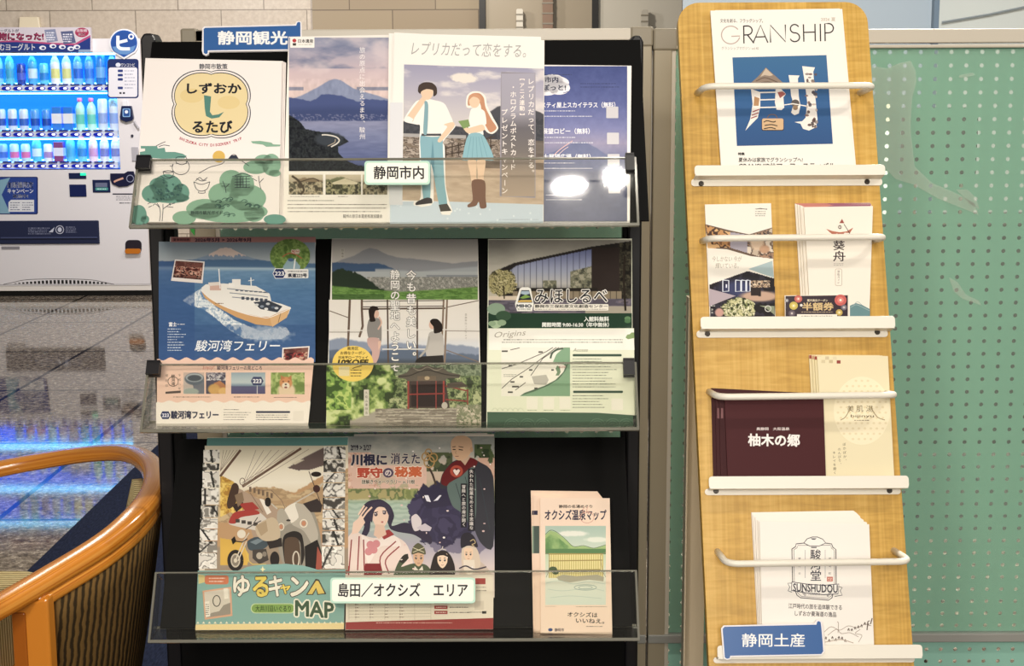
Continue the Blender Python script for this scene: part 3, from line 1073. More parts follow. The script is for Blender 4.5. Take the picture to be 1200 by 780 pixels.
cw = (q1[0] - q0[0]) / 2
DK = mat('dark_cabinet', '#1b1712', 0.6)
MB().box((-cw, 0, q1[2]), (cw, 0.4, q0[2])).build('body', DK, ct, bevel=0.004)
MB().box((-cw - 0.01, -0.02, q0[2]), (cw + 0.01, 0.42, q0[2] + 0.03)).build('top', mat('dark_top', '#2c261e', 0.4), ct, bevel=0.004)
for s_ in (-1, 1):
    d = MB().box((0.01 if s_ > 0 else -cw + 0.01, -0.018, q1[2] + 0.02), (cw - 0.01 if s_ > 0 else -0.01, 0, q0[2] - 0.03)).build('door', DK, ct, bevel=0.003)
    MB().box((s_ * 0.06 - 0.006, -0.035, q0[2] * 0.6), (s_ * 0.06 + 0.006, -0.018, q0[2] * 0.6 + 0.12)).build('handle', mat('steel', '#a9a9a9', 0.3, 1.0), d)
    for yy in (0.02, 0.36):
        MB().box((s_ * (cw - 0.03) - 0.02, yy - 0.015, 0), (s_ * (cw - 0.03) + 0.02, yy + 0.02, q1[2])).build('leg', DK, ct, bevel=0.002)
ctz = q0[2] + 0.03
for nm, lab, cat, x0_, x1_, ytop, c in (('carton', 'added white carton on the dark cabinet behind the green partition', 'box', 1028, 1056, 112, '#f2f2f0'), ('added_board', 'added dark board on the cabinet behind the green partition', 'board', 1062, 1150, 126, '#14110e')):  # added pieces that turn some holes white and others black
    a, b = at_y(x0_, ytop, 4.3), at_y(x1_, ytop, 4.3)
    t = thing(nm, lab, cat, ((a[0] + b[0]) / 2, 4.3, ctz))
    w_, h_ = (b[0] - a[0]) / 2, a[2] - ctz
    MB().box((-w_, 0.02, 0 if nm == 'carton' else h_ * 0.42), (w_, 0.05 if nm != 'carton' else 0.2, h_)).build('body' if nm == 'carton' else 'panel', mat(nm, c, 0.6), t, bevel=0.003)
    if nm == 'carton':
        MB().box((-w_ * 0.25, 0.019, h_ * 0.8), (w_ * 0.25, 0.201, h_ + 0.001)).build('tape', mat('tape', '#d8cfb8', 0.4), t)
    else:
        for s_ in (-1, 1):
            MB().box((s_ * w_ * 0.7 - 0.012, 0.02, 0), (s_ * w_ * 0.7 + 0.012, 0.045, h_ * 0.42)).build('leg', mat('board_leg', '#6a6458', 0.5), t)
        MB().box((-w_ * 0.8, -0.06, 0), (w_ * 0.8, 0.12, 0.012)).build('base', mat('board_leg', '#6a6458', 0.5), t)

# ================================================================ black brochure rack
YF, YB, LEAN = 2.095, 2.142, 34.0
zf = [float(at_y(451, y, YF)[2]) for y in (265, 504.5, 751)]
RP = [Plane((0, YB, z + 0.004), LEAN) for z in zf]           # what the sheets lean on
LP = [Plane((0, YF, z), LEAN) for z in zf]                   # the clear front lips
BLACK = mat('black_coated_steel', '#0e0d10', 0.42, spec=0.35)
BLACK2 = mat('black_backing', '#040404', 0.55, spec=0.12)
ACR = clear_mat('clear_acrylic', 0.5, 0.04, '#fdfdfb', 1.49, 0.004, '#d8d6cc')
ACRE = clear_mat('acrylic_edge', 1.6, 0.12, '#b9bab0', 1.5, 0.24, '#c9c6b8')
rx0, rx1 = at_y(180.5, 400, 2.34)[0], at_y(750.5, 400, 2.34)[0]
rk = thing('brochure_rack', 'tall black three-tier brochure rack with clear acrylic trays', 'rack', ((rx0 + rx1) / 2, 2.33, 0))
ro = Vector(rk.location)


def rb(mb, name, m, par=None, **k):
    q = mb.build(name, m, par or rk, **k)
    if par is None:
        q.location = -ro
    return q


for sgn, x in ((1, rx0), (-1, rx1)):
    zt = at_y(172 if sgn > 0 else 747, 39 if sgn > 0 else 41.5, 2.335)[2]
    a, bb = (x, x + 0.0235) if sgn > 0 else (x - 0.0215, x)
    pts = [(a, 0), (bb, 0), (bb, zt - 0.01), (bb - 0.005, zt), (a + 0.006, zt), (a, zt - 0.008)]
    rb(MB().prism(pts, 2.335, 2.385, 'y'), 'post', BLACK, bevel=0.003)
    ia, ib = (bb, bb + 0.0155) if sgn > 0 else (a - 0.008, a)
    rb(MB().box((ia, 2.345, 0.02), (ib, 2.375, zt - 0.03)), 'inner_channel', BLACK2, bevel=0.0015)
    rb(MB().box((a - 0.004, 2.0, 0), (bb + 0.004, 2.55, 0.03)), 'foot', BLACK, bevel=0.006)
for i, (yl, yr) in enumerate(((46, 49.5), (279, 280), (513.5, 512.5))):
    pl = RP[i]
    p = pl.loc([(205, yl), (738, yr)], -0.006)
    a0 = pl.loc([(193, 47)] if i == 0 else [(203, yl)], -0.006)[0][0]
    bt = (p[0][1] + p[1][1]) / 2
    xl_ = rx0 + 0.02 if i == 0 else float(pl.loc([(187.5, 490 if i == 1 else 735)], -0.006)[0][0])
    xr_ = rx1 - 0.006 if i == 0 else float(pl.loc([(741, 490 if i == 1 else 735)], -0.006)[0][0])
    V = []
    for a, b_, n_ in ((xl_, 0.002, -0.006), (xr_, 0.002, -0.006), (xr_, bt, -0.006), (xl_, bt, -0.006), (xl_, 0.002, -0.009), (xr_, 0.002, -0.009), (xr_, bt, -0.009), (xl_, bt, -0.009)):
        V.append(pl.world(a, b_, n_))
    rb(MB().add(V, [(0, 1, 2, 3), (7, 6, 5, 4), (0, 4, 5, 1), (1, 5, 6, 2), (2, 6, 7, 3), (3, 7, 4, 0)]), 'backing_panel', BLACK2)
rb(MB().box((rx0 + 0.02, 2.342, 0.06), (rx1 - 0.018, 2.346, zf[2] + 0.02)), 'lower_panel', BLACK2)
TR = (((153, 264), (749, 267), (745.5, 187), (160, 184)), ((167, 504.5), (748.5, 505.5), (746, 425.5), (170.5, 425.5)), ((176, 752), (748.5, 751), (747, 668.5), (179.5, 670)))
tray_top = []
for i, q in enumerate(TR):
    pl = LP[i]
    c = pl.loc(q, 0.0)
    xl_, xr_ = (c[0][0] + c[3][0]) / 2, (c[1][0] + c[2][0]) / 2
    hl = (c[2][1] + c[3][1]) / 2
    tray_top.append((xl_, xr_, hl))
    T = 0.003
    w = lambda a, b_, n_=0.0: pl.world(a, b_, n_)
    def slab(mb, a0, a1, b0, b1, n0=-T, n1=0.0):
        V = [w(a0, b0, n0), w(a1, b0, n0), w(a1, b1, n0), w(a0, b1, n0), w(a0, b0, n1), w(a1, b0, n1), w(a1, b1, n1), w(a0, b1, n1)]
        return mb.add(V, [(3, 2, 1, 0), (4, 5, 6, 7), (0, 1, 5, 4), (1, 2, 6, 5), (2, 3, 7, 6), (3, 0, 4, 7)])
    z0 = zf[i]
    f = slab(MB(), xl_ + T, xr_ - T, 0.003, hl)
    f.box((xl_ + T, YF + 0.001, z0), (xr_ - T, YB + 0.012, z0 + T))
    L = math.radians(LEAN)
    dn = 0.041
    s2 = [(YF, z0), (YB + 0.012, z0), (YF + hl * math.sin(L) + dn * math.cos(L), z0 + hl * math.cos(L) - dn * math.sin(L)), (YF + hl * math.sin(L), z0 + hl * math.cos(L))]
    for xx in (xl_, xr_ - T):
        f.prism(s2, xx, xx + T, 'x')
    tr = rb(f, 'tray', ACR)
    e = MB()
    slab(e, xl_, xr_, hl - 0.0014, hl + 0.0006, -T - 0.0004, 0.0004)
    slab(e, xl_, xr_, -0.001, 0.0035, -T - 0.0004, 0.0008)
    slab(e, xl_ - 0.0006, xl_ + 0.0028, 0, hl, -T, 0.0006)
    slab(e, xr_ - 0.0028, xr_ + 0.0006, 0, hl, -T, 0.0006)
    e.box((xl_, YB + 0.010, z0 - 0.0005), (xr_, YB + 0.0125, z0 + 0.0035))
    qq = e.build('edge', ACRE, tr)
    if i < 2:
        for px0, px1, py0, py1 in (((160, 175, 183, 197), (733, 744, 185.5, 199)), ((172, 186, 424.5, 438), (730.5, 744, 424.5, 438.5)))[i]:
            k = pl.loc([(px0, py0), (px1, py1)], 0.004)
            cl = MB()
            for n0, n1 in ((-0.009, -0.004), (0.0006, 0.005)):
                slab(cl, k[0][0], k[1][0], k[1][1], hl + 0.003, n0, n1)
            slab(cl, k[0][0], k[1][0], hl + 0.001, hl + 0.005, -0.009, 0.005)
            cl.build('corner_clip', mat('clip_black', '#141318', 0.4), tr)

# ================================================================ wooden display stand
def wood_mat(name, a, b, c):
    m = mat(name, rough=0.42, spec=0.4)
    t = NT(m)
    tc = t.n('ShaderNodeTexCoord').outputs['Object']
    mp = t.n('ShaderNodeMapping', {'Vector': tc, 'Scale': (9, 60, 9)}).outputs[0]
    n1 = t.n('ShaderNodeTexNoise', {'Vector': mp, 'Scale': 2.2, 'Detail': 4.0, 'Distortion': 0.6})
    mp2 = t.n('ShaderNodeMapping', {'Vector': tc, 'Scale': (120, 1.5, 40)}).outputs[0]
    n2 = t.n('ShaderNodeTexNoise', {'Vector': mp2, 'Scale': 1.6, 'Detail': 5.0})
    mp3 = t.n('ShaderNodeMapping', {'Vector': tc, 'Scale': (12, 1.0, 9)}).outputs[0]
    n3 = t.n('ShaderNodeTexNoise', {'Vector': mp3, 'Scale': 1.4, 'Detail': 2.0})
    f = t.math('ADD', t.math('MULTIPLY', n1.outputs[0], 0.3), t.math('ADD', t.math('MULTIPLY', n2.outputs[0], 0.35), t.math('MULTIPLY', n3.outputs[0], 0.35)))
    t.link(t.ramp(f, [(0.36, a), (0.5, b), (0.62, c)]), t.b.inputs['Base Color'])
    return m


BO = CAM + 2.19 * rays((945, 730))[0]
BP = Plane(BO, 19.0)
WOOD = wood_mat('figured_maple', '#ad8434', '#c69c46', '#d6ae5c')
cl_ = BP.loc([(798.5, 100), (828.5, 730)], 0)
cr_ = BP.loc([(1023, 100), (1068, 730)], 0)
btop = BP.loc([(905, 2.5)], 0)[0][1]
bbot = -BO[2] / math.cos(math.radians(19.0)) + 0.006
ws = thing('display_stand', 'leaning light-wood display stand with four white shelves and rails', 'stand', BP.world((cl_[1][0] + cr_[1][0]) / 2, bbot), BP.rx)
wo = np.array(((cl_[1][0] + cr_[1][0]) / 2, bbot, 0))


def edge_x(c, b):
    return c[0][0] + (c[1][0] - c[0][0]) * (b - c[0][1]) / (c[1][1] - c[0][1])


out = []
r_ = 0.036
xl_, xr_ = edge_x(cl_, btop), edge_x(cr_, btop)
out = [(edge_x(cl_, bbot), bbot), (edge_x(cr_, bbot), bbot)]
for cx, a0 in ((xr_ - r_, 0), (xl_ + r_, 90)):
    for k in range(9):
        q = math.radians(a0 + 90 * k / 8)
        out.append((cx + r_ * math.cos(q), btop - r_ + r_ * math.sin(q)))


def wb(mb, name, m, par=None, **k):
    q = mb.build(name, m, par or ws, **k)
    if par is None:
        q.location = tuple(-wo)
    return q


wb(MB().prism(out, -0.020, 0.0), 'board', WOOD, bevel=0.0025)
WSH = mat('white_coated_steel', '#ece7da', 0.38, spec=0.5)
SHF = (((814, 194.6, 1037.3, 191.8), (207, 203.6), (810, 1034), (218.5, 217), ((821.6, 215.2), (1016, 213))),
       ((821, 372, 1049, 369), (386, 383.6), (816.4, 1040.5), (397, 393.5), ((829, 391), (1028, 389))),
       ((830.8, 558, 1065, 557), (572.6, 571.5), (826, 1055.6), (580, 579), ((839, 575), (1042.3, 574.5))),
       ((840.8, 757, 1081, 754), (773, 770), (836, 1072), (777.5, 775), ()))
SHB = []
for (x0, yl, x1, yr), (bl, brr), (p0, p1), (pbl, pbr), scr in SHF:
    N = 0.028
    q = BP.loc([(x0, yl), (x1, yr), (x1, brr), (x0, bl)], N)
    a0, a1, b1, b0 = (q[0][0] + q[3][0]) / 2, (q[1][0] + q[2][0]) / 2, (q[0][1] + q[1][1]) / 2, (q[2][1] + q[3][1]) / 2
    pq = BP.loc([(p0, pbl), (p1, pbr)], 0.002)
    pb = (pq[0][1] + pq[1][1]) / 2
    SHB.append(b0 + 0.002)
    s_ = MB()
    s_.prism(rrect(a0, b0, a1, b1, 0.005), N - 0.002, N)
    s_.box((a0 + 0.001, b0, 0.001), (a1 - 0.001, b0 + 0.002, N - 0.0005))
    s_.prism(rrect(pq[0][0], pb, pq[1][0], b0 + 0.002, 0.005), 0.0006, 0.003)
    sh = wb(s_, 'shelf', WSH, bevel=0.0006, seg=1)
    for p in scr:
        c = BP.loc([p], 0.003)[0]
        sc = MB().lathe([(0.0042, 0.003), (0.0042, 0.0045), (0.003, 0.0056)], (c[0], c[1], 0), 16)
        so = sc.build('screw', mat('screw_steel', '#4a4540', 0.35, 0.8), sh)
        MB().box((c[0] - 0.0026, c[1] - 0.0005, 0.0052), (c[0] + 0.0026, c[1] + 0.0005, 0.0059)).box((c[0] - 0.0005, c[1] - 0.0026, 0.0052), (c[0] + 0.0005, c[1] + 0.0026, 0.0059)).build('cross_slot', BLK, so)
RAIL = (((816.5, 109), (827, 101), (1026, 100), (1007, 108.5)), ((822.5, 282), (831, 279.2), (1039, 277.3), (1021, 282)), ((830.5, 458), (842, 465), (1052, 462.5), (1034, 460)), ((840.5, 645), (852, 660.5), (1067.5, 657.5), (1047, 644)))
for q in RAIL:
    e0, e1 = BP.loc([q[0], q[3]], 0.0)
    f0, f1 = BP.loc([q[1], q[2]], 0.05)
    pth = fillet([(*e0, -0.004), (*f0, 0.05), (*f1, 0.05), (*e1, -0.004)], 0.020, 8)
    wb(MB().tube(pth, 0.0051, 14), 'rail', WSH, smooth='all')
# rear leg of the stand
q0, q1 = at_y(804, 430, 2.36), at_y(824, 430, 2.36)
lg = MB().box((q0[0], 2.34, 0.0), (q0[0] + 0.003, 2.37, at_y(806, 347, 2.36)[2])).box((q0[0], 2.37, 0.0), (q1[0] + 0.01, 2.372, at_y(806, 347, 2.36)[2]))
lg = lg.build('rear_leg', mat('grey_steel_leg', '#bdb19b', 0.4), bevel=0.0006)
lg.parent = ws
lg.matrix_parent_inverse = Matrix()
bpy.context.view_layer.update()
lg.matrix_world = Matrix.Identity(4)

# ================================================================ bentwood armchair
def stripes_mat(name, c1, c2, scale, axis, wob=1.0):
    m = mat(name, rough=0.85, spec=0.15)
    t = NT(m)
    tc = t.n('ShaderNodeTexCoord').outputs['UV']
    w = t.n('ShaderNodeTexWave', {'Vector': tc, 'Scale': scale, 'Distortion': wob, 'Detail': 2.0, 'Detail Scale': 2.0}, bands_direction=axis)
    n = t.n('ShaderNodeTexNoise', {'Scale': 260.0, 'Detail': 2.0})
    f = t.math('ADD', t.math('MULTIPLY', w.outputs[0], 0.75), t.math('MULTIPLY', n.outputs[0], 0.25))
    t.link(t.ramp(f, [(0.28, c1), (0.62, c2)]), t.b.inputs['Base Color'])
    bp_ = t.n('ShaderNodeBump', {'Height': f, 'Strength': 0.5, 'Distance': 0.003})
    t.link(bp_.outputs[0], t.b.inputs['Normal'])
    return m


def honey_mat():
    m = mat('honey_bentwood', rough=0.22, spec=0.5)
    t = NT(m)
    tc = t.n('ShaderNodeTexCoord').outputs['UV']
    mp = t.n('ShaderNodeMapping', {'Vector': tc, 'Scale': (2.0, 26, 1)}).outputs[0]
    n = t.n('ShaderNodeTexNoise', {'Vector': mp, 'Scale': 1.0, 'Detail': 4.0, 'Distortion': 0.4})
    t.link(t.ramp(n.outputs[0], [(0.3, '#b2641a'), (0.5, '#cf842e'), (0.7, '#dd9840')]), t.b.inputs['Base Color'])
    t.b.inputs['Coat Weight'].default_value = 0.35
    t.b.inputs['Coat Roughness'].default_value = 0.12
    return m


HONEY = honey_mat()
ch = thing('armchair', 'bentwood tub armchair with honey wood rail and brown striped upholstery', 'armchair', (-0.86, 2.45, 0))
co = Vector(ch.location)
CP = [(-300, 640, 0.60), (-160, 598, 0.615), (-70, 566, 0.63), (0, 549, 0.645), (60, 538, 0.66), (112, 531, 0.68), (150, 531, 0.695), (172, 541, 0.705), (181.5, 558, 0.707), (178, 579, 0.705), (158, 606, 0.695), (120, 638, 0.675), (60, 675, 0.655), (0, 710, 0.64), (-70, 748, 0.625), (-150, 790, 0.61)]
ctrl = [at_z(*p) for p in CP]
rail_pts = spline(ctrl, 8)


def loft(sections, close=False):
    """Sections of equal count -> verts, faces and a UV along the sweep."""
    n = len(sections[0])
    V = [p for s in sections for p in s]
    F = []
    for i in range(len(sections) - 1):
        for k in range(n):
            F.append((i * n + k, i * n + (k + 1) % n, (i + 1) * n + (k + 1) % n, (i + 1) * n + k))
    return V, F


def sweep(name, pts, w, h, m, parent, off=(0, 0, 0), r=0.45, n=20):
    """A superelliptic bar: w across, h upright; UV runs along it."""
    pts = [np.asarray(p, float) for p in pts]
    secs, L = [], 0.0
    uv = []
    for i, p in enumerate(pts):
        t = pts[min(i + 1, len(pts) - 1)] - pts[max(i - 1, 0)]
        t = t / np.linalg.norm(t)
        a = np.cross(t, (0, 0, 1.0))
        a /= np.linalg.norm(a)
        up = np.cross(a, t)
        ww = w(i / (len(pts) - 1)) if callable(w) else w
        s = []
        for k in range(n):
            q = 2 * math.pi * k / n
            cx, sy = math.cos(q), math.sin(q)
            e = 0.62
            s.append(p + np.array(off) + a * (abs(cx) ** e * math.copysign(1, cx) * ww / 2) + up * (abs(sy) ** e * math.copysign(1, sy) * h / 2))
        secs.append(s)
        if i:
            L += np.linalg.norm(p - pts[i - 1])
        uv.append(L)
    V, F = loft(secs)
    me = bpy.data.meshes.new(name)
    me.from_pydata([tuple(v) for v in V], [], F + [tuple(range(n))[::-1], tuple((len(pts) - 1) * n + k for k in range(n))])
    lay = me.uv_layers.new()
    for pg in me.polygons:
        for li, vi in zip(pg.loop_indices, pg.vertices):
            k = vi % n
            if k == 0 and any(v % n == n - 1 for v in pg.vertices):
                k = n
            lay.data[li].uv = (uv[vi // n], k / n)
    me.materials.append(m)
    me.shade_smooth()
    o = link(name, me, parent)
    o.location = -co
    return o


sweep('arm_rail', rail_pts, 0.040, 0.030, HONEY, ch)
# lower wooden band under the back part of the rail
i0, i1 = 8 * 8, 8 * 12 + 4
band = [p + np.array((0, 0, -0.023)) for p in rail_pts[i0:i1]]


def wall_strip(name, pts, ztop, zbot, thick, m, inset=0.0, nz=6, bulge=0.0, taper=0.0):
    """An upholstered wall hanging below a path: outer and inner skin, UV in metres."""
    pts = [np.asarray(p, float) for p in pts]
    cen = np.mean(pts, 0)
    V, F, UV = [], [], []
    L = 0.0
    for i, p in enumerate(pts):
        t = pts[min(i + 1, len(pts) - 1)] - pts[max(i - 1, 0)]
        a = np.cross(t / np.linalg.norm(t), (0, 0, 1.0))
        a[2] = 0
        a /= np.linalg.norm(a)
        if i:
            L += np.linalg.norm((p - pts[i - 1])[:2])
        for side in (1, -1):
            for k in range(nz + 1):
                f = k / nz
                zz = p[2] + ztop + (zbot - p[2] - ztop) * f
                q = p + a * (side * (thick / 2 + bulge * math.sin(math.pi * f)) + inset + taper * f)
                V.append((q[0] + 0.0, q[1], zz))
                UV.append((L, zz))
    n = 2 * (nz + 1)
    for i in range(len(pts) - 1):
        for side in (0, 1):
            for k in range(nz):
                a = i * n + side * (nz + 1) + k
                F.append((a, a + 1, a + n + 1, a + n) if side else (a, a + n, a + n + 1, a + 1))
        a, b = i * n, i * n + nz + 1
        F.append((a, b, b + n, a + n))
        a, b = i * n + nz, i * n + n - 1
        F.append((a, a + n, b + n, b))
    for i in (0, len(pts) - 1):
        for k in range(nz):
            a, b = i * n + k, i * n + nz + 1 + k
            F.append((a, a + 1, b + 1, b) if i == 0 else (a, b, b + 1, a + 1))
    me = bpy.data.meshes.new(name)
    me.from_pydata(V, [], F)
    lay = me.uv_layers.new()
    for pg in me.polygons:
        for li, vi in zip(pg.loop_indices, pg.vertices):
            lay.data[li].uv = UV[vi]
    me.materials.append(m)
    bm = bmesh.new()
    bm.from_mesh(me)
    bmesh.ops.recalc_face_normals(bm, faces=bm.faces)
    bm.to_mesh(me)
    bm.free()
    me.shade_smooth()
    o = link(name, me, ch)
    o.location = -co
    return o


OUTF = stripes_mat('brown_striped_cloth', '#2f2413', '#6d532d', 22.0, 'X', 2.0)
INF = stripes_mat('beige_striped_cloth', '#8f7a4c', '#d5c494', 26.0, 'Y', 1.2)
wall_strip('back_upholstery', rail_pts[8 * 8 + 3:8 * 12 + 1], -0.016, 0.26, 0.022, OUTF, inset=-0.004, bulge=0.004, taper=0.075)
wall_strip('inner_padding', rail_pts[8 * 7 + 4:8 * 10 + 6], -0.016, 0.40, 0.02, stripes_mat('cream_ribbed_cloth', '#9a8450', '#e3d3a4', 22.0, 'X', 1.0), inset=0.026, bulge=0.004, taper=0.06)
sweep('wood_band', band, 0.032, 0.026, HONEY, ch)
# wooden uprights under the near arm, and a far front leg
for (xa_, xb_, y_, wd, lab) in ((14, 60, 690, 0.05, 'arm_post'),):
    a = at_z(38, 690, 0.645)
    hw = 0.0265
    p = MB().prism([(a[0] - hw, 0.0), (a[0] + hw, 0.0), (a[0] + hw, 0.636), (a[0] - hw, 0.625)], a[1] - 0.016, a[1] + 0.016, 'y')
    o = p.build('arm_post', HONEY, ch, bevel=0.004)
    o.location = -co
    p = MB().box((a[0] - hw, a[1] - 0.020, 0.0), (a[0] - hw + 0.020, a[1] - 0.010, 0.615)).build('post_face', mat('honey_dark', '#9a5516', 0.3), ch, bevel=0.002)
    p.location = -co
for px, py, z in ((60, 538, 0.66), (-150, 596, 0.61), (-120, 772, 0.62), (168, 545, 0.70)):
    a = at_z(px, py, z)
    p = MB().tube([(a[0], a[1], 0), (a[0], a[1], 0.3), (a[0], a[1], z - 0.01)] if px < 0 else [(a[0], a[1] - 0.03, 0), (a[0], a[1] - 0.03, 0.27)], 0.019, 12).build('leg', HONEY, ch, smooth=True)
    p.location = -co
# seat cushion
c0, c1 = at_z(57, 668, 0.43), at_z(-200, 668, 0.43)
y0_ = at_z(30, 780, 0.655)[1] + 0.10
pts = rrect(c1[0], y0_ - 0.02, c0[0] + 0.0, c0[1], 0.06, 5)
s_ = MB().prism(pts, 0.32, 0.43)
se = s_.build('seat', INF, ch, bevel=0.012)
uvl = se.data.uv_layers.new()
for pg in se.data.polygons:
    for li, vi in zip(pg.loop_indices, pg.vertices):
        c = se.data.vertices[vi].co
        uvl.data[li].uv = (c[0], c[1])
se.location = -co
p = MB().prism(rrect(c1[0] + 0.01, y0_, c0[0] + 0.10, c0[1] - 0.01, 0.05, 5), 0.25, 0.32).build('seat_frame', HONEY, ch, bevel=0.004)
p.location = -co

# ================================================================ printed matter: upper tier
NV = '#2b3345'


def cloud(k, c, *cs):
    z = k.z
    for x, y, rx, ry in cs:
        k.z = z
        k.ell(x, y, rx, ry, c, 22)


def a_guide(k):
    k.text('静岡市散策', 233.5, 74.6, 266.5, 81, NV, 0.02)
    def cart(f, g, c):
        pts = []
        for i in range(96):
            t = 2 * math.pi * i / 96
            q = 0.90 + 0.115 * abs(math.sin(2 * t)) ** 0.6
            pts.append((247.5 + f * 48 * q * math.copysign(abs(math.cos(t)) ** 0.88, math.cos(t)), 122 + g * 41.5 * q * math.copysign(abs(math.sin(t)) ** 0.88, math.sin(t))))
        k.poly(pts, c)
    cart(1.02, 1.02, NV)
    cart(0.995, 0.995, '#efe6e0')
    cart(0.955, 0.945, NV)
    cart(0.935, 0.92, '#e6d197')
    for x, y, r in ((225, 112, 14), (268, 120, 13), (246, 150, 12)):
        k.ell(x, y, r, r * 0.6, '#e2c985')
    k.text('しずおか', 219.5, 97.5, 282.5, 109.5, '#1d1f2a', 0.035)
    k.poly([(239, 111.5), (247.5, 113), (246, 131), (249, 135), (256, 134), (262.5, 131), (257, 137.5), (248, 139), (241.5, 136), (240, 128)], '#4a8579')
    k.text('るたび', 226, 141.5, 272, 155.5, '#1d1f2a', 0.035)
    k.arc('SHIZUOKA CITY DISCOVERY TRIP', 247, 87, 83, 115.5, 65, 4.4, '#b8324e', 0.03)
    G1, G2, G3 = '#5f9a8c', '#7fae93', '#8cb796'
    k.poly([(165, 171), (184, 171), (185, 174), (193, 173), (194, 178), (205, 178), (214, 180), (219, 183), (216, 185.5), (190, 186), (164, 184), (164, 178), (170, 177), (170, 174), (165, 174)], G1)
    k.poly([(294, 165.5), (305, 165), (318, 167), (320, 169), (329, 169.5), (328, 171.5), (312, 172), (308, 169.5), (296, 168)], G2)
    cloud(k, G2, (300, 196, 15, 8), (309, 188, 11, 7), (318, 193, 11, 13), (322, 203, 7, 4))
    cloud(k, G1, (180, 227, 14, 11), (196, 220, 18, 16), (212, 226, 10, 11), (200, 232, 22, 6), (186, 217, 11, 9))
    cloud(k, G2, (271, 212, 14, 13), (284, 216, 14, 14), (262, 228, 18, 14), (290, 232, 22, 16), (240, 245, 22, 12), (216, 255, 14, 8), (270, 248, 44, 13), (298, 250, 12, 10))
    cloud(k, G1, (163, 252, 9, 12), (170, 257, 5, 5), (322, 257, 13, 6))
    k.rect(158, 259.2, 328, 262, '#efe6e0') if False else None
    k.ell(256.5, 183.5, 7.3, 7, '#dcb23f')
    ls = [[(233, 203), (246, 196), (260, 192), (264, 187)], [(266, 188), (269, 184.5), (272, 181.5), (276, 181.5), (280, 187)], [(282, 187.5), (287, 191), (292, 194.5)]]
    # teapot, cup, bowl, tree, pagoda and waves in fine brush line
    ls += [[(203, 192), (202, 198), (206, 203), (213, 204.5), (219, 202), (222, 196), (220, 190), (216, 187)], [(203, 192), (201, 195), (199, 194)], [(207, 192), (206, 187), (208, 184), (217, 184), (219, 187), (218, 192)], [(207, 191), (213, 193), (219, 191)],
           [(191, 201), (193, 206), (199, 208), (203, 205), (203, 201)], [(191, 201), (197, 200), (203, 201), (197, 202.5), (191, 201)], [(188, 206), (195, 209.5), (205, 206.5)],
           [(227, 213), (230, 221), (236, 224), (243, 221), (246, 213)], [(227, 213), (236, 216), (246, 213)], [(229, 212), (234, 208), (238, 211), (243, 208)], [(230, 209), (236, 212), (242, 211)], [(233, 224), (233, 226), (240, 226), (240, 223)],
           [(184, 238), (187, 243), (188, 251), (187, 259)], [(191, 239), (191, 247), (190, 259)], [(187, 243), (182, 239), (179, 241)], [(191, 245), (198, 240), (205, 238)], [(195, 242), (203, 243)], [(173, 239), (177, 237)], [(178, 241), (174, 243)],
           [(183, 171), (189, 168), (194, 166)], [(186, 172), (192, 170), (199, 171)], [(261, 212), (264, 220), (265, 226)], [(264, 220), (269, 215)], [(303, 206), (304, 214), (306, 222)], [(304, 214), (309, 209)], [(296, 209), (301, 212)]]
    k.lines(ls, 0.75, NV, 5)
    k.poly([(267, 187.5), (271, 182), (276.5, 182), (281, 187.5), (277, 186.5), (274.5, 188), (271, 186.3)], NV)
    k.lines([[(275, 207 + 3.2 * i), (293, 206.5 + 3.2 * i)] for i in range(5)] + [[(278 + 3.5 * i, 207), (278 + 3.5 * i, 220)] for i in range(4)] + [[(272, 207), (284, 203), (296, 206.5)]], 0.7, NV)
    rnd = random.Random(4)
    lv = []
    for i in range(46):
        x, y = rnd.gauss(194, 10), rnd.gauss(226, 6)
        lv.append([(x - 1.2, y), (x, y - 1.2), (x + 1.4, y + 0.3)])
        lv.append([(x, y - 1), (x + 0.4, y + 1.3)])
    k.lines(lv, 0.8, '#2c5f5f')
    wv = []
    for i in range(17):
        x, y = 254 + rnd.random() * 48, 232 + rnd.random() * 20
        wv.append([(x - 4, y + 1), (x - 1, y - 1), (x + 2, y - 0.5), (x + 3, y + 1), (x + 1.5, y + 2), (x + 0.6, y + 0.8)])
    k.lines(wv, 0.8, '#27504a', 3)
    k.text('静岡市観光ガイド', 223.5, 247, 261, 251.3, '#27403c', 0.02)


def tex_foliage(p, m, cols, f=0.35, seed=2):
    p.patches(m, cols, f, seed, 4)


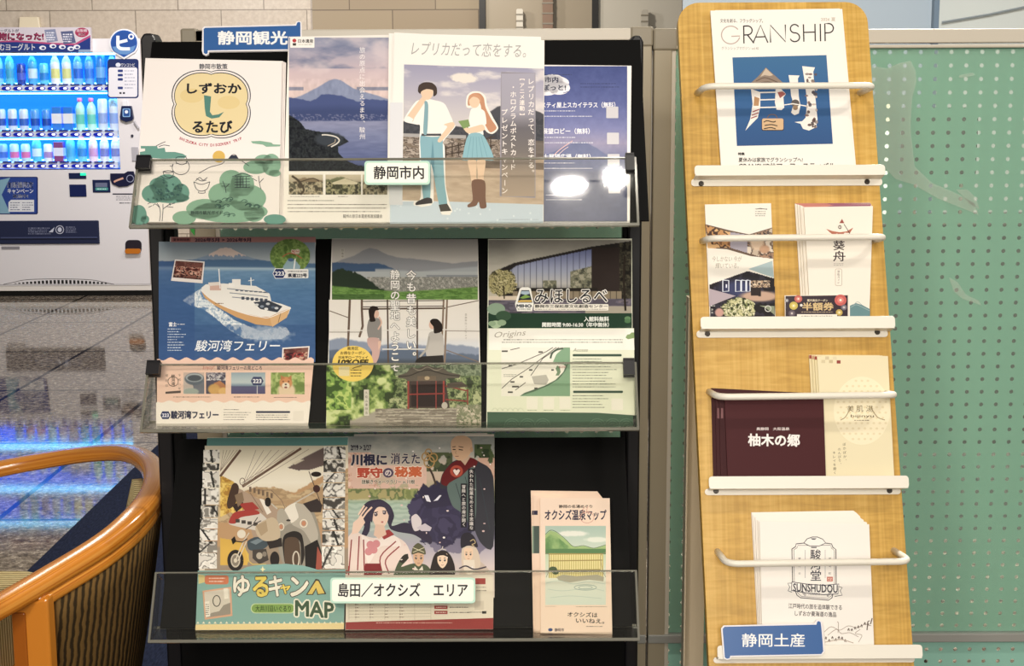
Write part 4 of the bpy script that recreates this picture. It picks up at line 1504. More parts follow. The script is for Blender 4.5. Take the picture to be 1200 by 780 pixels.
def a_fuji(k):
    p = Pic(338.5, 44, 499, 200.5)
    p.grad([(44, '#8f95b0'), (60, '#a9a4b8'), (85, '#cdb7bd'), (112, '#dcc3bd'), (125, '#b0a4b4'), (150, '#8d8fae')])
    q = fbm(p.X * 0.025, p.Y * 0.07, 3, 5)
    p.put(np.clip((q - 0.5) * 4, 0, 1) * (p.Y < 80) * 0.7, '#5b6a90')
    p.put(np.clip((fbm(p.X * 0.03, p.Y * 0.05, 8, 4) - 0.5) * 4, 0, 1) * (p.Y < 100) * 0.6, '#e3d0d0')
    p.put(((p.Y > 101.5) & (p.Y < 105.5) & ((p.X < 356) | (p.X > 418))) * 0.75, '#6d7793')
    p.below([(335, 117), (352, 112), (372, 102), (386, 93.5), (392, 92), (399, 93.5), (414, 103), (436, 110), (460, 117), (500, 118)], '#8691b2', rough=1.0)
    p.grain(14, 0.3, 0.12, 6, (p.Y > 92) & (p.Y < 112))
    p.below([(335, 113), (350, 115), (366, 117), (376, 111), (392, 110), (404, 114), (420, 118), (436, 116), (460, 117), (500, 114)], '#47568a', rough=4, freq=0.15)
    p.below([(335, 124), (400, 121), (460, 124), (500, 122)], '#3d4b7a', soft=8)
    p.put((p.Y > 134) & (p.Y < 143) & (fbm(p.X * 0.5, p.Y * 0.9, 5) > 0.6), '#6f759a')
    p.below([(335, 141), (382, 142), (460, 141), (500, 141)], '#8289ab', soft=1.5)
    p.grad([(141, '#8b8fb0'), (160, '#767fa6'), (200, '#4a5788')], np.clip((p.Y - 141) / 1.5, 0, 1))
    p.grain(12, 0.08, 0.5, 4, p.Y > 141)
    head = [(336, 133), (342, 136), (352, 143), (358, 151), (372, 154), (388, 155), (402, 160), (409, 166), (403, 169), (396, 172), (397, 180), (406, 188), (420, 194), (500, 196), (500, 201), (336, 201)]
    p.poly(head, '#23272f')
    p.patches(p.inside(head), ['#191c22', '#24292e', '#31363a', '#22272a'], 0.3, 3)
    p.ell(386, 163, 17, 8, '#3a414a', wob=0.3)
    k.pic(p)
    k.line([(388, 172), (395, 168), (397.5, 164), (393, 160), (383, 158), (377, 158)], 1.5, '#d9d3c8', 6)
    k.line([(384, 171), (392, 167), (393, 163)], 0.8, '#b8a890', 5)
    k.rect(331, 200.5, 500, 261, '#eee9e0')
    for x0, x1, s in ((338.5, 378.5, 1), (381.5, 423, 2), (425, 466, 3)):
        q = Pic(x0, 204.5, x1, 228)
        q.grad([(204, '#c8bb9e'), (214, '#b5aa90'), (228, '#77705c')])
        q.below([(x0, 210 + 4 * (s % 2)), (x0 + 18, 207), (x1, 214 - 3 * (s % 2))], '#6f7350' if s == 2 else '#8c7a5e', rough=4)
        q.patches((q.Y > 213).astype(float), ['#4a4436', '#8f8468', '#b8ac8c', '#5d5a48'] if s != 2 else ['#40402c', '#7b7c58', '#a8a078', '#3b3a2a'], 0.22, s)
        k.pic(q)
        if s == 1:
            k.line([(342, 206), (350, 212), (356, 222), (352, 228)], 2.6, '#4c4132', 5)
            k.line([(352, 213), (366, 209), (374, 212)], 1.4, '#57493a', 5)
        if s == 2:
            k.poly([(389, 214), (404, 209), (420, 214), (418, 216), (391, 216)], '#cfc5a4')
    k.greek(340, 229, 377, 231.5, 1, '#6a6458', 0.6, 3)
    k.greek(396, 229, 410, 231.5, 1, '#6a6458', 0.6, 5)
    k.greek(337, 233, 394, 237, 1, '#6f685c', 0.9, 6, 0.05)
    k.greek(337, 237.5, 458, 250, 3, '#6f685c', 0.9, 7, 0.12)
    k.text('駿州の旅日本遺産推進協議会', 402, 251, 448, 255.5, '#57524a', 0.01)
    k.rr(340, 43.5, 368.5, 56, 0.6, '#f4f0ea')
    k.ell(345, 47.6, 2.3, 2.2, '#c23038')
    k.rect(343, 50.6, 347, 53.5, '#4a4640')
    k.text('日本遺産', 349.5, 46, 367, 50.3, '#3a3632', 0.02)
    k.greek(350, 51.5, 366, 53, 1, '#8b857c', 0.6, 9, 0.0)
    k.vtext('旅の原点に出会えるまち、駿州', 424.5, 55, 164, '#f4eeee', 7.6, 0.0)


SK = '#e8c6a4'


def a_drama(k):
    p = Pic(0, 0, 167, 162, 0.8)
    x, y = p.X, p.Y
    p.grad([(0, '#9c9ab6'), (30, '#b3aebf'), (60, '#c9c2c4'), (80, '#cfc6c2')])
    p.put(np.clip((fbm(x * 0.03, y * 0.09, 3, 5) - 0.52) * 5, 0, 1) * (y < 75) * 0.8, '#e2dad6')
    p.ell(72, 14, 16, 5.5, '#e6dcd2', 0.35, 1, 0.7)
    p.below([(0, 67), (30, 66), (50, 70), (75, 72), (95, 58), (112, 46), (130, 43), (150, 46), (167, 54)], '#4a4a52', rough=2)
    p.patches(((y > 60) & (y < 86)).astype(float) * (p.I[..., 0] < 110), ['#3d3f47', '#4c4d54', '#43454c'], 0.2, 6)
    p.put((y > 82) & (x < 75), '#a8a4a2')
    p.put((y > 86) & (x >= 60) & (y < 122), '#6c625a')
    p.patches(((y > 86) & (y < 112) & (x < 120)).astype(float), ['#7b6c5c', '#98887a', '#5d5148', '#b0a294'], 0.12, 8, fy=0.4)
    p.below([(0, 112), (60, 108), (110, 112), (167, 104)], '#b9a189', soft=4)
    p.below([(0, 128), (80, 122), (167, 124)], '#c2ab92', soft=3)
    p.put(((y > 113) & (y < 121) & (x > 90)) * 0.8, '#6a5c50')
    p.grain(16, 0.08, 0.3, 4, y > 86)
    k.rect(457, 236, 636.5, 262.5, '#c3d3e0')
    k.poly([(457, 120), (472, 120), (472, 240), (456, 240)], '#dcdde2')
    k.quadpic(p, (0, 0, 167, 162), [(473.5, 75.5), (637.2, 80.5), (637.2, 239.5), (471.5, 234.5)])
    fence = []
    for i in range(9):
        fx = 515 + i * 7.5
        fence.append([(fx, 186 - i * 1.2), (fx, 172 - i * 1.6)])
    fence += [[(513, 176), (580, 160)], [(513, 183), (580, 170)]]
    k.lines(fence, 1.4, '#4a3d33')
    # lettering panel
    k.poly([(587, 84), (627.5, 85.5), (627.5, 232), (585.5, 230)], '#9d98a2')
    k.poly([(587.8, 84.8), (626.7, 86.2), (626.7, 231), (586.3, 229)], '#8d8790')
    q = Pic(587.8, 86, 626.7, 230, 1.0)
    q.grad([(86, '#a7a3b4'), (130, '#a39fac'), (150, '#6b676d'), (178, '#77706c'), (200, '#9b8b7c'), (230, '#b09c88')])
    k.pic(q)
    k.vtext('レプリカだって、恋をする。', 622.5, 91, 207, '#f6ece6', 8.4, 0.01)
    k.vtext('【アニメ連動】', 611.8, 90, 137, '#f2e6de', 6.6, 0.02)
    k.vtext('・ホログラムポストカード', 601.5, 98, 200, '#f6ece6', 8.2, 0.01)
    k.vtext('プレゼントキャンペーン', 591.5, 127, 228, '#f6ece6', 8.4, 0.01)
    k.text('レプリカだって恋をする。', 483, 50, 617, 66, '#a5a3a0', 0.0, tilt=3, slant=0.12)
    k.soft = True
    # two plain standing figures in summer dress
    O = '#f0ece6'
    boy = [(489, 119), (500, 117), (510, 118), (520, 123), (529, 144), (531, 149), (517, 166), (519, 173), (520, 215), (524, 236), (528, 248), (520, 251), (514, 246), (509, 205), (506, 196), (506, 228), (504, 239), (488, 241), (487, 236), (495, 230), (493, 172), (494, 148), (490, 146), (477, 143), (476, 138)]
    k.poly([(x + (2.2 if x > 503 else -1.8), y) for x, y in boy], O)
    k.poly([(494, 157), (517, 158), (519, 175), (521, 214), (524, 240), (515, 241), (508, 204), (505, 190), (504, 234), (496, 233), (493, 180)], '#7fb0bd')
    k.poly([(505, 188), (507, 163), (509, 188), (509, 204), (505, 192)], '#5f93a4')
    k.poly([(490, 119), (500, 116), (511, 118), (521, 124), (531, 143), (520, 147), (517, 140), (517, 159), (494, 158), (494, 140), (484, 140), (478, 136)], '#f1ece4')
    k.poly([(478, 136), (485, 140), (483, 142), (497, 121), (499, 116), (495, 113), (475, 139)], SK)
    k.poly([(520, 146), (531, 143), (532, 149), (517, 166), (513, 164), (524, 149)], SK)
    k.rect(494, 156.6, 517, 159.2, '#4a4a50')
    k.poly([(497.5, 119), (500.5, 119), (502, 126), (500.5, 156), (496, 155), (497.5, 126)], '#7ba7b2')
    k.ell(500.5, 108, 7.2, 9, SK)
    k.poly([(489.8, 107), (491, 100), (497, 96.5), (506, 97), (511.5, 102), (512, 110), (508, 113), (507.5, 106), (500, 104.5), (494, 107), (492.5, 110)], '#45362f')
    k.poly([(487, 240), (489, 236), (500, 231.5), (506, 233), (506, 239), (497, 241.5)], '#3e3a3c')
    k.poly([(487, 240.5), (506, 238.2), (506, 240.4), (494, 242.5)], O)
    k.poly([(514, 240), (524, 238.5), (529, 247), (527, 251.5), (517, 250.5)], '#4a463f')
    k.poly([(516, 248), (529, 247), (527.5, 252), (518, 251.5)], O)
    k.poly([(547, 126), (547, 113), (553, 107.5), (562, 107.5), (569, 113), (571, 124), (578, 138), (584, 150), (577, 157), (568, 152), (560, 128)], '#f0e8de')
    k.poly([(549, 124), (549, 114), (554, 109.5), (562, 109.5), (567, 115), (569, 126), (576, 140), (582, 150), (574, 155), (566, 140), (562, 120)], '#c78a63')
    k.ell(556, 118.5, 6.3, 8, SK)
    k.poly([(549, 118), (550, 112), (556, 109.5), (563, 113), (564, 120), (560, 115), (554, 113.5)], '#cf946c')
    k.poly([(552, 128), (561, 127), (568, 131), (570, 145), (565, 147), (566, 159), (550, 159), (549, 145)], '#f2ece4')
    k.poly([(541, 147), (549, 150), (565, 146), (568, 152), (560, 155), (548, 156)], SK)
    k.poly([(537, 142), (549, 140), (551, 148), (543, 151)], '#7c9a55')
    k.poly([(549, 158), (566, 158), (579, 186), (570, 188), (543, 188), (542, 184)], '#83b6c2')
    k.lines([[(552 + 3 * i, 160), (547 + 6.2 * i, 187)] for i in range(5)], 0.5, '#6299a8')
    k.poly([(548, 188), (558, 188), (558, 205), (559, 214), (553, 214), (551, 203)], SK)
    k.poly([(559, 188), (569, 188), (567, 205), (566, 214), (560, 214), (560, 203)], SK)
    k.poly([(553, 212), (568, 212), (569, 232), (570, 243), (563, 244), (561, 236), (558, 241), (549, 243), (548, 240), (554, 234)], '#7d5a48')
    k.soft = False
    k.greek(585, 256, 632, 258.5, 1, '#8b98a6', 0.5, 3, 0.1)
    rnd = random.Random(2)
    z = k.z
    for i in range(14):
        k.z = z
        k.ell(460 + rnd.random() * 170, 240 + rnd.random() * 18, 1.2, 1.2, '#d9e4ec', 10)


def a_terrace(k):
    p = Pic(588, 77.5, 735, 259.5)
    p.grad([(77, '#3a4a8a'), (120, '#48569a'), (150, '#6a70ac'), (168, '#8a82a8'), (185, '#5a5f90'), (215, '#3c446c'), (260, '#333a5c')])
    p.below([(588, 186), (640, 181), (660, 172), (672, 166), (685, 165), (698, 172), (716, 184), (740, 190)], '#4a578c', soft=1.5, rough=1)
    p.below([(588, 192), (740, 196)], '#39426c', soft=8)
    p.grain(8, 0.2, 0.2, 5)
    k.pic(p)
    k.line([(648, 183), (654, 177), (662, 171), (671, 165)], 1.0, '#d8a8a8', 5)
    k.line([(650, 186), (660, 176), (666, 172)], 0.7, '#e0c0c0', 5)
    cloud(k, '#eceaf0', (645, 97, 22, 9), (634, 100, 14, 9), (655, 103, 13, 8), (640, 106, 14, 6), (648, 93, 12, 6))
    k.lines([[(660, 109), (667, 107), (669, 103)]], 0.8, '#4a5590')
    k.text('静岡市内', 622, 90, 654, 96.5, '#2b3350', 0.03)
    k.text('駅すぽっと!', 618, 99, 663, 106, '#2b3350', 0.03)
    k.greek(632, 86.5, 670, 88.5, 1, '#2b3350', 0.6, 5, 0)
    k.greek(680, 96, 726, 104, 2, '#2f3c76', 1.1, 6, 0.1)
    k.text('ホテルアスティ屋上スカイテラス（無料）', 610, 119.6, 721, 126.3, '#f2f0f6', 0.02)
    k.text('B1階展望ロビー（無料）', 622, 150.2, 691, 157, '#f2f0f6', 0.02)
    k.text('富士展望広場（無料）', 630, 180.4, 692, 187, '#f2f0f6', 0.02)
    for y in (130, 161, 191):
        k.greek(638, y - 2, 676, y + 2, 1, '#d4d4e4', 0.9, int(y), 0.1)
        k.greek(638, y + 4, 695, y + 8.5, 1, '#d4d4e4', 0.9, int(y) + 1, 0.05)
    k.greek(640, 227, 672, 230, 1, '#d4d4e4', 0.9, 30, 0.1)
    k.greek(640, 232, 682, 236, 1, '#d4d4e4', 0.9, 31, 0.05)
    for x, y in ((710.5, 125), (711.3, 155.5), (712, 180.5), (713, 213)):
        k.rr(x, y, x + 14, y + 13.5, 0.8, '#c9c6cc')


sheet('flyer', 'dark blue flyer with white headings, rightmost sheet of the upper rack tier', 'flyer', RP[0], [(590, 75.5), (740, 77), (738, 262), (588, 262)], 0.001, 0.0006, a_terrace, '#eeeae6', INK_GLOSS, face='printed_face', block='paper')
sheet('poster_flyer', 'tall flyer with violet mountain and bay photo beside the white guidebook pile', 'flyer', RP[0], [(338, 43), (499, 40), (500, 261), (331, 261)], 0.0025, 0.0008, a_fuji, '#eee9e0', INK_GLOSS, face='printed_face', block='paper')
sheet('flyer', 'blank white flyer sheet peeking out behind the two standing figures sheet', 'flyer', RP[0], [(455.6, 39), (634, 43), (634, 261), (453.5, 260)], 0.006, 0.0006, None, '#efebe4', face='printed_face', block='paper')
sheet('flyer', 'white flyer with two plain standing figures by the sea, foremost on the upper tier', 'flyer', RP[0], [(462, 38), (638, 47), (637, 262.5), (456, 260.5)], 0.0085, 0.0006, a_drama, '#f0ece5', face='printed_face', block='paper')
GT = ['white guidebook at the back of the pile with yellow emblem', 'white guidebook second from the back of the emblem pile', 'white guidebook just behind the front one with yellow emblem']
for i in range(3):
    d = (2 - i) * 1.6
    sheet('guidebook', GT[i], 'guidebook', RP[0], [(171 + d, 69.2 - d * 0.1), (331.8 + d, 71.6 + d * 0.5), (328.6 + d, 260), (158 + d, 260)], 0.001 + 0.004 * i, 0.0036, None, '#efe6e2', group='guidebooks with yellow emblem')
sheet('guidebook', 'white guidebook with yellow quatrefoil emblem and green clouds, front of its pile', 'guidebook', RP[0], [(170.5, 68), (330.5, 71.5), (327, 260), (157, 260)], 0.0135, 0.0036, a_guide, '#f0e8e4', group='guidebooks with yellow emblem')

# ================================================================ printed matter: middle tier
def a_ferry(k):
    p = Pic(186, 283, 369.5, 424)
    X, Y = p.X, p.Y
    p.grad([(283, '#8799a8'), (300, '#9aa6ae'), (306, '#a3adb4'), (316, '#8fa6b8')])
    fj = [(180, 308), (205, 306), (225, 304), (245, 298), (258, 291), (264, 290), (270, 290.5), (284, 298), (300, 303), (330, 307), (372, 308)]
    p.below(fj, '#7d93ac', rough=1)
    sn = (Y > np.interp(X, [q[0] for q in fj], [q[1] for q in fj])) & (Y < 299 + (fbm(X * 0.3, Y * 0.05, 3) - 0.5) * 9) & (X > 245) & (X < 288)
    p.put(sn, '#d9c3b8')
    p.below([(180, 306), (230, 304), (280, 303), (330, 306), (372, 309)], '#4a6d92', rough=2)
    p.below([(180, 311), (372, 313)], '#9cb6c6', soft=2)
    p.grad([(314, '#a9c0cc'), (318, '#6a94b8'), (340, '#4f7ca8'), (380, '#456f9f'), (424, '#416698')], np.clip((Y - 314) / 1.5, 0, 1))
    p.grain(10, 0.12, 0.5, 5, Y > 317)
    # wake
    wk = [(214, 352), (222, 346), (236, 338), (250, 356), (275, 375), (305, 388), (326, 382), (336, 384), (340, 391), (330, 397), (305, 398), (285, 396), (268, 386), (252, 372), (238, 362), (222, 357)]
    m = p.inside(wk)
    p.patches(m, ['#6a92bc', '#c6d4de', '#eef2f2', '#a9c0d4', '#dfe8ec'], 0.16, 4)
    p.ell(312, 391, 28, 9, '#dfe8ec', 0.5, 0.7, 0.8)
    p.put(((X < 228) & (Y > 306)) * 0.5, '#274a86')
    p.put(((X > 228) & (Y > 380)) * 0.25, '#1f3f78')
    k.pic(p)
    k.rect(200, 277.5, 370, 283.8, '#bd8580')
    k.rr(201.5, 278.6, 223.5, 282.9, 0.4, '#a9605c')
    k.text('夏季時刻表', 203, 279.3, 222, 282.4, '#3a2a34', 0.02)
    k.text('2026年5月 > 2026年9月', 228.5, 278.6, 294, 283.3, '#2c2440', 0.035)
    # ship
    k.poly([(236, 337), (241, 333), (262, 332), (300, 335), (316, 344), (318, 353), (330, 356), (341, 360), (338, 368), (322, 374), (290, 372), (262, 361), (246, 351), (238, 343)], '#efece4')
    k.poly([(236, 341), (245, 349), (262, 358.5), (286, 367), (306, 371), (316, 371), (333, 363.5), (340, 361), (336, 371), (320, 382), (300, 380), (276, 371), (252, 358), (240, 349)], '#d9a565')
    k.poly([(316, 371.5), (340, 361.5), (336, 372), (319, 383)], '#e2b478')
    k.line([(236, 340.5), (246, 349.5), (263, 359), (287, 367.5), (306, 371.5), (317, 371.5), (341, 361)], 0.9, '#f4f0e8', 4)
    k.line([(329, 367), (326, 378)], 0.7, '#8a6238')
    k.rect(272, 327, 282, 336, '#f2efe8')
    k.rect(246, 332, 259, 340, '#d8b0a0')
    k.poly([(244, 331), (258, 330), (259, 334), (245, 335)], '#e6dcd2')
    k.rect(268, 331.5, 275, 336, '#f4f2ec')
    for i in range(3):
        y = 338 + i * 5
        k.line([(266 + i * 3, y), (300 + i * 4, y + 3.5), (314, y + 5)], 0.9, '#7d8796', 3)
    for i in range(6):
        k.rr(283 + i * 5.4, 347.5 + i * 0.5, 286.5 + i * 5.4, 351 + i * 0.5, 0.4, '#4a5564')
    for i in range(7):
        k.rect(276 + i * 5.5, 339.3 + i * 0.4, 279.5 + i * 5.5, 340.8 + i * 0.4, '#5d6877')
    k.line([(256.5, 315), (258, 338)], 1.2, '#f0f0ee')
    k.line([(294, 325), (294.5, 336)], 1.3, '#eeeeea')
    k.line([(291, 329), (298, 328)], 0.8, '#eeeeea')
    k.poly([(297, 354), (315, 352), (331, 359), (325, 366), (305, 362)], '#3c4450')
    for x, y, c in ((301, 357, '#d8d8d4'), (307, 359, '#8c99a8'), (314, 356, '#c8ccd0'), (320, 360, '#5b6b80'), (312, 362, '#e4e4e0'), (324, 361, '#d0d4d8')):
        k.ell(x, y, 2.4, 1.5, c, 10)
    k.text('TOYO', 252, 352.5, 261, 358, '#7d5c34', 0.01, tilt=4) if False else k.greek(252, 353, 262, 358, 1, '#8a6840', 1.0, 4, 0)
    # round map, road sign
    p = Pic(315, 279.5, 364, 322, 0.7)
    p.put(np.ones_like(p.X), '#6f8f3e')
    p.patches(np.ones_like(p.X), ['#587a30', '#74963f', '#8aa94e', '#66873a'], 0.2, 3)
    p.put(p.inside([(330, 322), (332, 312), (338, 303), (346, 305), (352, 312), (350, 322)]), '#8fb0bc')
    k.pic(p, (((p.X - 340) / 24) ** 2 + ((p.Y - 300) / 20.5) ** 2 < 1).astype(float))
    k.text('90分', 342, 292.5, 351, 297, '#c8503c', 0.03, out='#f2ecd8', ow=0.12)
    k.lines([[(331, 301), (338, 297), (346, 298), (354, 303)]], 1.0, '#c85a40', 4)
    k.ell(341, 304.5, 3.4, 2.0, '#50709c')
    k.line([(346, 303), (344.5, 315)], 1.4, '#eef0ec')
    k.rr(333, 315.3, 361.5, 326, 1.2, '#f0eeea')
    hexa = lambda cx, cy, rx, ry: [(cx - rx, cy), (cx - rx * 0.62, cy - ry), (cx + rx * 0.62, cy - ry), (cx + rx, cy), (cx + rx * 0.62, cy + ry), (cx - rx * 0.62, cy + ry)]
    k.poly(hexa(327.5, 320.5, 8, 6), '#f2f0ee')
    k.poly(hexa(327.5, 320.5, 7.2, 5.3), '#283a6e')
    k.text('223', 322.2, 318.2, 332.8, 322.8, '#f4f4f4', 0.03)
    k.greek(337, 316.6, 360, 319.4, 1, '#3a3f50', 0.9, 2, 0)
    k.text('県道223号', 337.5, 320.5, 359.5, 325, '#2a2f44', 0.04)
    # two snapshots
    def snap(quad, seed, cols):
        q = Pic(0, 0, 40, 28, 0.7)
        q.patches(np.ones_like(q.X), cols, 0.16, seed)
        q.put((q.Y < 9) * 0.75, '#6b3f38')
        q.put(np.clip((q.Y - 20) / 6, 0, 1) * 0.5, '#2a1a1c')
        k.quadpic(q, (0, 0, 40, 28), quad)
    k.poly([(205, 304), (240, 306.5), (237.5, 332), (200.5, 329)], '#efe6e0')
    snap([(206, 305.5), (238.3, 307.8), (236, 328), (202.6, 325)], 3, ['#4b2626', '#8c4a3c', '#d8a890', '#321c20', '#b0705c'])
    k.poly([(331, 407.5), (363, 405.5), (361, 428), (330, 429)], '#efe6e0')
    snap([(332.5, 409), (361.5, 407), (360, 424), (331.8, 425)], 8, ['#3a2226', '#7c2c30', '#b84a44', '#5b3a34', '#d0a088'])
    k.text('富士', 198, 377.5, 207, 382.5, '#f0f2f6', 0.03)
    k.greek(208, 378, 217, 382, 1, '#d8e0ec', 0.9, 4, 0)
    k.greek(196.5, 384, 219.5, 412, 9, '#c9d6e8', 0.9, 5, 0.5)
    k.text('駿河湾フェリー', 229.5, 398.5, 328, 411.5, '#eef2f6', 0.012, slant=0.18)
    # wavy peach band
    wv = [(184, 421)]
    for i in range(67):
        wv.append((186.5 + i * 2.7, 420.5 + 1.9 * math.sin(i * 0.93)))
    k.poly(wv + [(368, 421), (361, 499), (184, 499)], '#eec7b2')
    lw = [(183, 472)] + [(185 + i * 2.7, 470.5 + 1.3 * math.sin(i * 0.93)) for i in range(67)] + [(364, 471), (361, 499), (183, 499)]
    k.poly(lw, '#efe7dc')
    k.text('Enjoy!', 238, 428, 251, 434, '#cf6a5a', 0.0, slant=0.2)
    k.text('駿河湾フェリーの見どころ', 254.5, 428.5, 307, 433.5, '#4a3c50', 0.02)
    k.ring(203, 447, 6, 5.6, 0.8, '#5a4a44')
    k.chars([('駿', 203, 441, 4.5, 0), ('河', 203, 445.5, 4.5, 0), ('湾', 203, 450, 4.5, 0)], '#4a3c38', 0.02)
    k.vtext('御船印', 195.5, 437, 455, '#6a5a54', 3.6)
    k.vtext('令和八年', 210.5, 437, 458, '#6a5a54', 3.6)
    k.poly([(194, 459), (212, 457.5), (212, 460.5), (194, 461.5)], '#5a4e48')
    p = Pic(215, 436.5, 239.5, 461.5, 0.6)
    p.grad([(436, '#c9b0a4'), (462, '#b9b3ae')])
    p.poly([(226, 450), (240, 446), (240, 462), (228, 462)], '#6f7480')
    p.ell(228, 444, 11.5, 7.2, '#5b6672', 0.15)
    p.ell(228, 442.5, 10, 5, '#a8b2b8', 0.15)
    p.ell(228, 443, 8.3, 3.7, '#4a525c', 0.2)
    p.ell(224, 459, 9, 4.2, '#9aa69e', 0.2)
    k.pic(p)
    p = Pic(241.5, 436.5, 264.5, 461.5, 0.6)
    p.put(np.ones_like(p.X), '#4f4c60')
    p.patches((p.Y < 446).astype(float), ['#4a4658', '#8a8694', '#d8d4d4', '#5a5668'], 0.3, 4)
    p.poly([(247, 462), (251, 449), (258, 446), (265, 452), (265, 462)], '#b87848')
    p.ell(251, 456, 7, 6, '#d0a050', 0.3)
    p.ell(262, 459, 6, 5, '#dcae60', 0.3)
    k.pic(p)
    p = Pic(271, 436.5, 311, 461.5, 0.7)
    p.grad([(436, '#8fa6b4'), (448, '#b4c2c6'), (452, '#7d95ac'), (453, '#5a5a80'), (462, '#55507a')])
    k.pic(p)
    k.poly(hexa(301.5, 446.5, 7.5, 5), '#39426a')
    k.text('223', 296.6, 444.3, 306.4, 448.8, '#e8e8ee', 0.03)
    k.line([(301.5, 451.5), (301.5, 461.5)], 0.9, '#c8c8cc')
    p = Pic(317.5, 436.5, 357, 462, 0.6)
    p.put(np.ones_like(p.X), '#8aa050')
    p.patches(np.ones_like(p.X), ['#6f8a3c', '#93ab58', '#b0bf74', '#7f9846'], 0.14, 6)
    p.ell(336, 458, 10, 10, '#e2c8a4', 0.3)
    p.ell(335, 448.5, 7.5, 7, '#cf8a50', 0.2)
    p.poly([(329, 446), (329.5, 439.5), (334, 443)], '#b8743e')
    p.poly([(337, 443), (341.5, 439.5), (342, 446)], '#b8743e')
    p.ell(335, 452, 4.6, 3.8, '#ecdcc4', 0.3)
    p.ell(335, 450.3, 1.3, 0.9, '#3a2420', 0.3)
    p.ell(332, 447, 0.8, 0.8, '#3a2420', 0.3)
    p.ell(338.3, 447, 0.8, 0.8, '#3a2420', 0.3)
    p.ell(335, 454, 1.8, 1.1, '#8a3c34', 0.3)
    k.pic(p)
    k.greek(203, 463.7, 247, 466.7, 1, '#7a6058', 0.8, 4, 0.05)
    k.greek(274, 463.7, 305, 466.7, 1, '#7a6058', 0.8, 5, 0.05)
    k.greek(321, 464.2, 350, 467.2, 1, '#7a6058', 0.8, 6, 0.1)
    k.poly(hexa(194, 486.5, 6, 4.5), '#2b3a68')
    k.text('223', 190.2, 484.6, 197.8, 488.6, '#eef', 0.03)
    k.text('駿河湾フェリー', 200.5, 481.5, 256, 490.5, '#2f3350', 0.045)
    k.greek(262.5, 478.5, 280, 481.5, 1, '#5a5450', 0.7, 7, 0)
    k.greek(262, 482, 297, 493, 4, '#7a746c', 0.75, 8, 0.3)
    k.rr(300, 481.6, 340, 484, 0.8, '#3f4258')
    k.greek(300, 485, 340, 493, 3, '#5f5a5c', 0.8, 10, 0.1)
    k.rr(343.5, 481.5, 356, 493, 0.4, '#e6ded2')


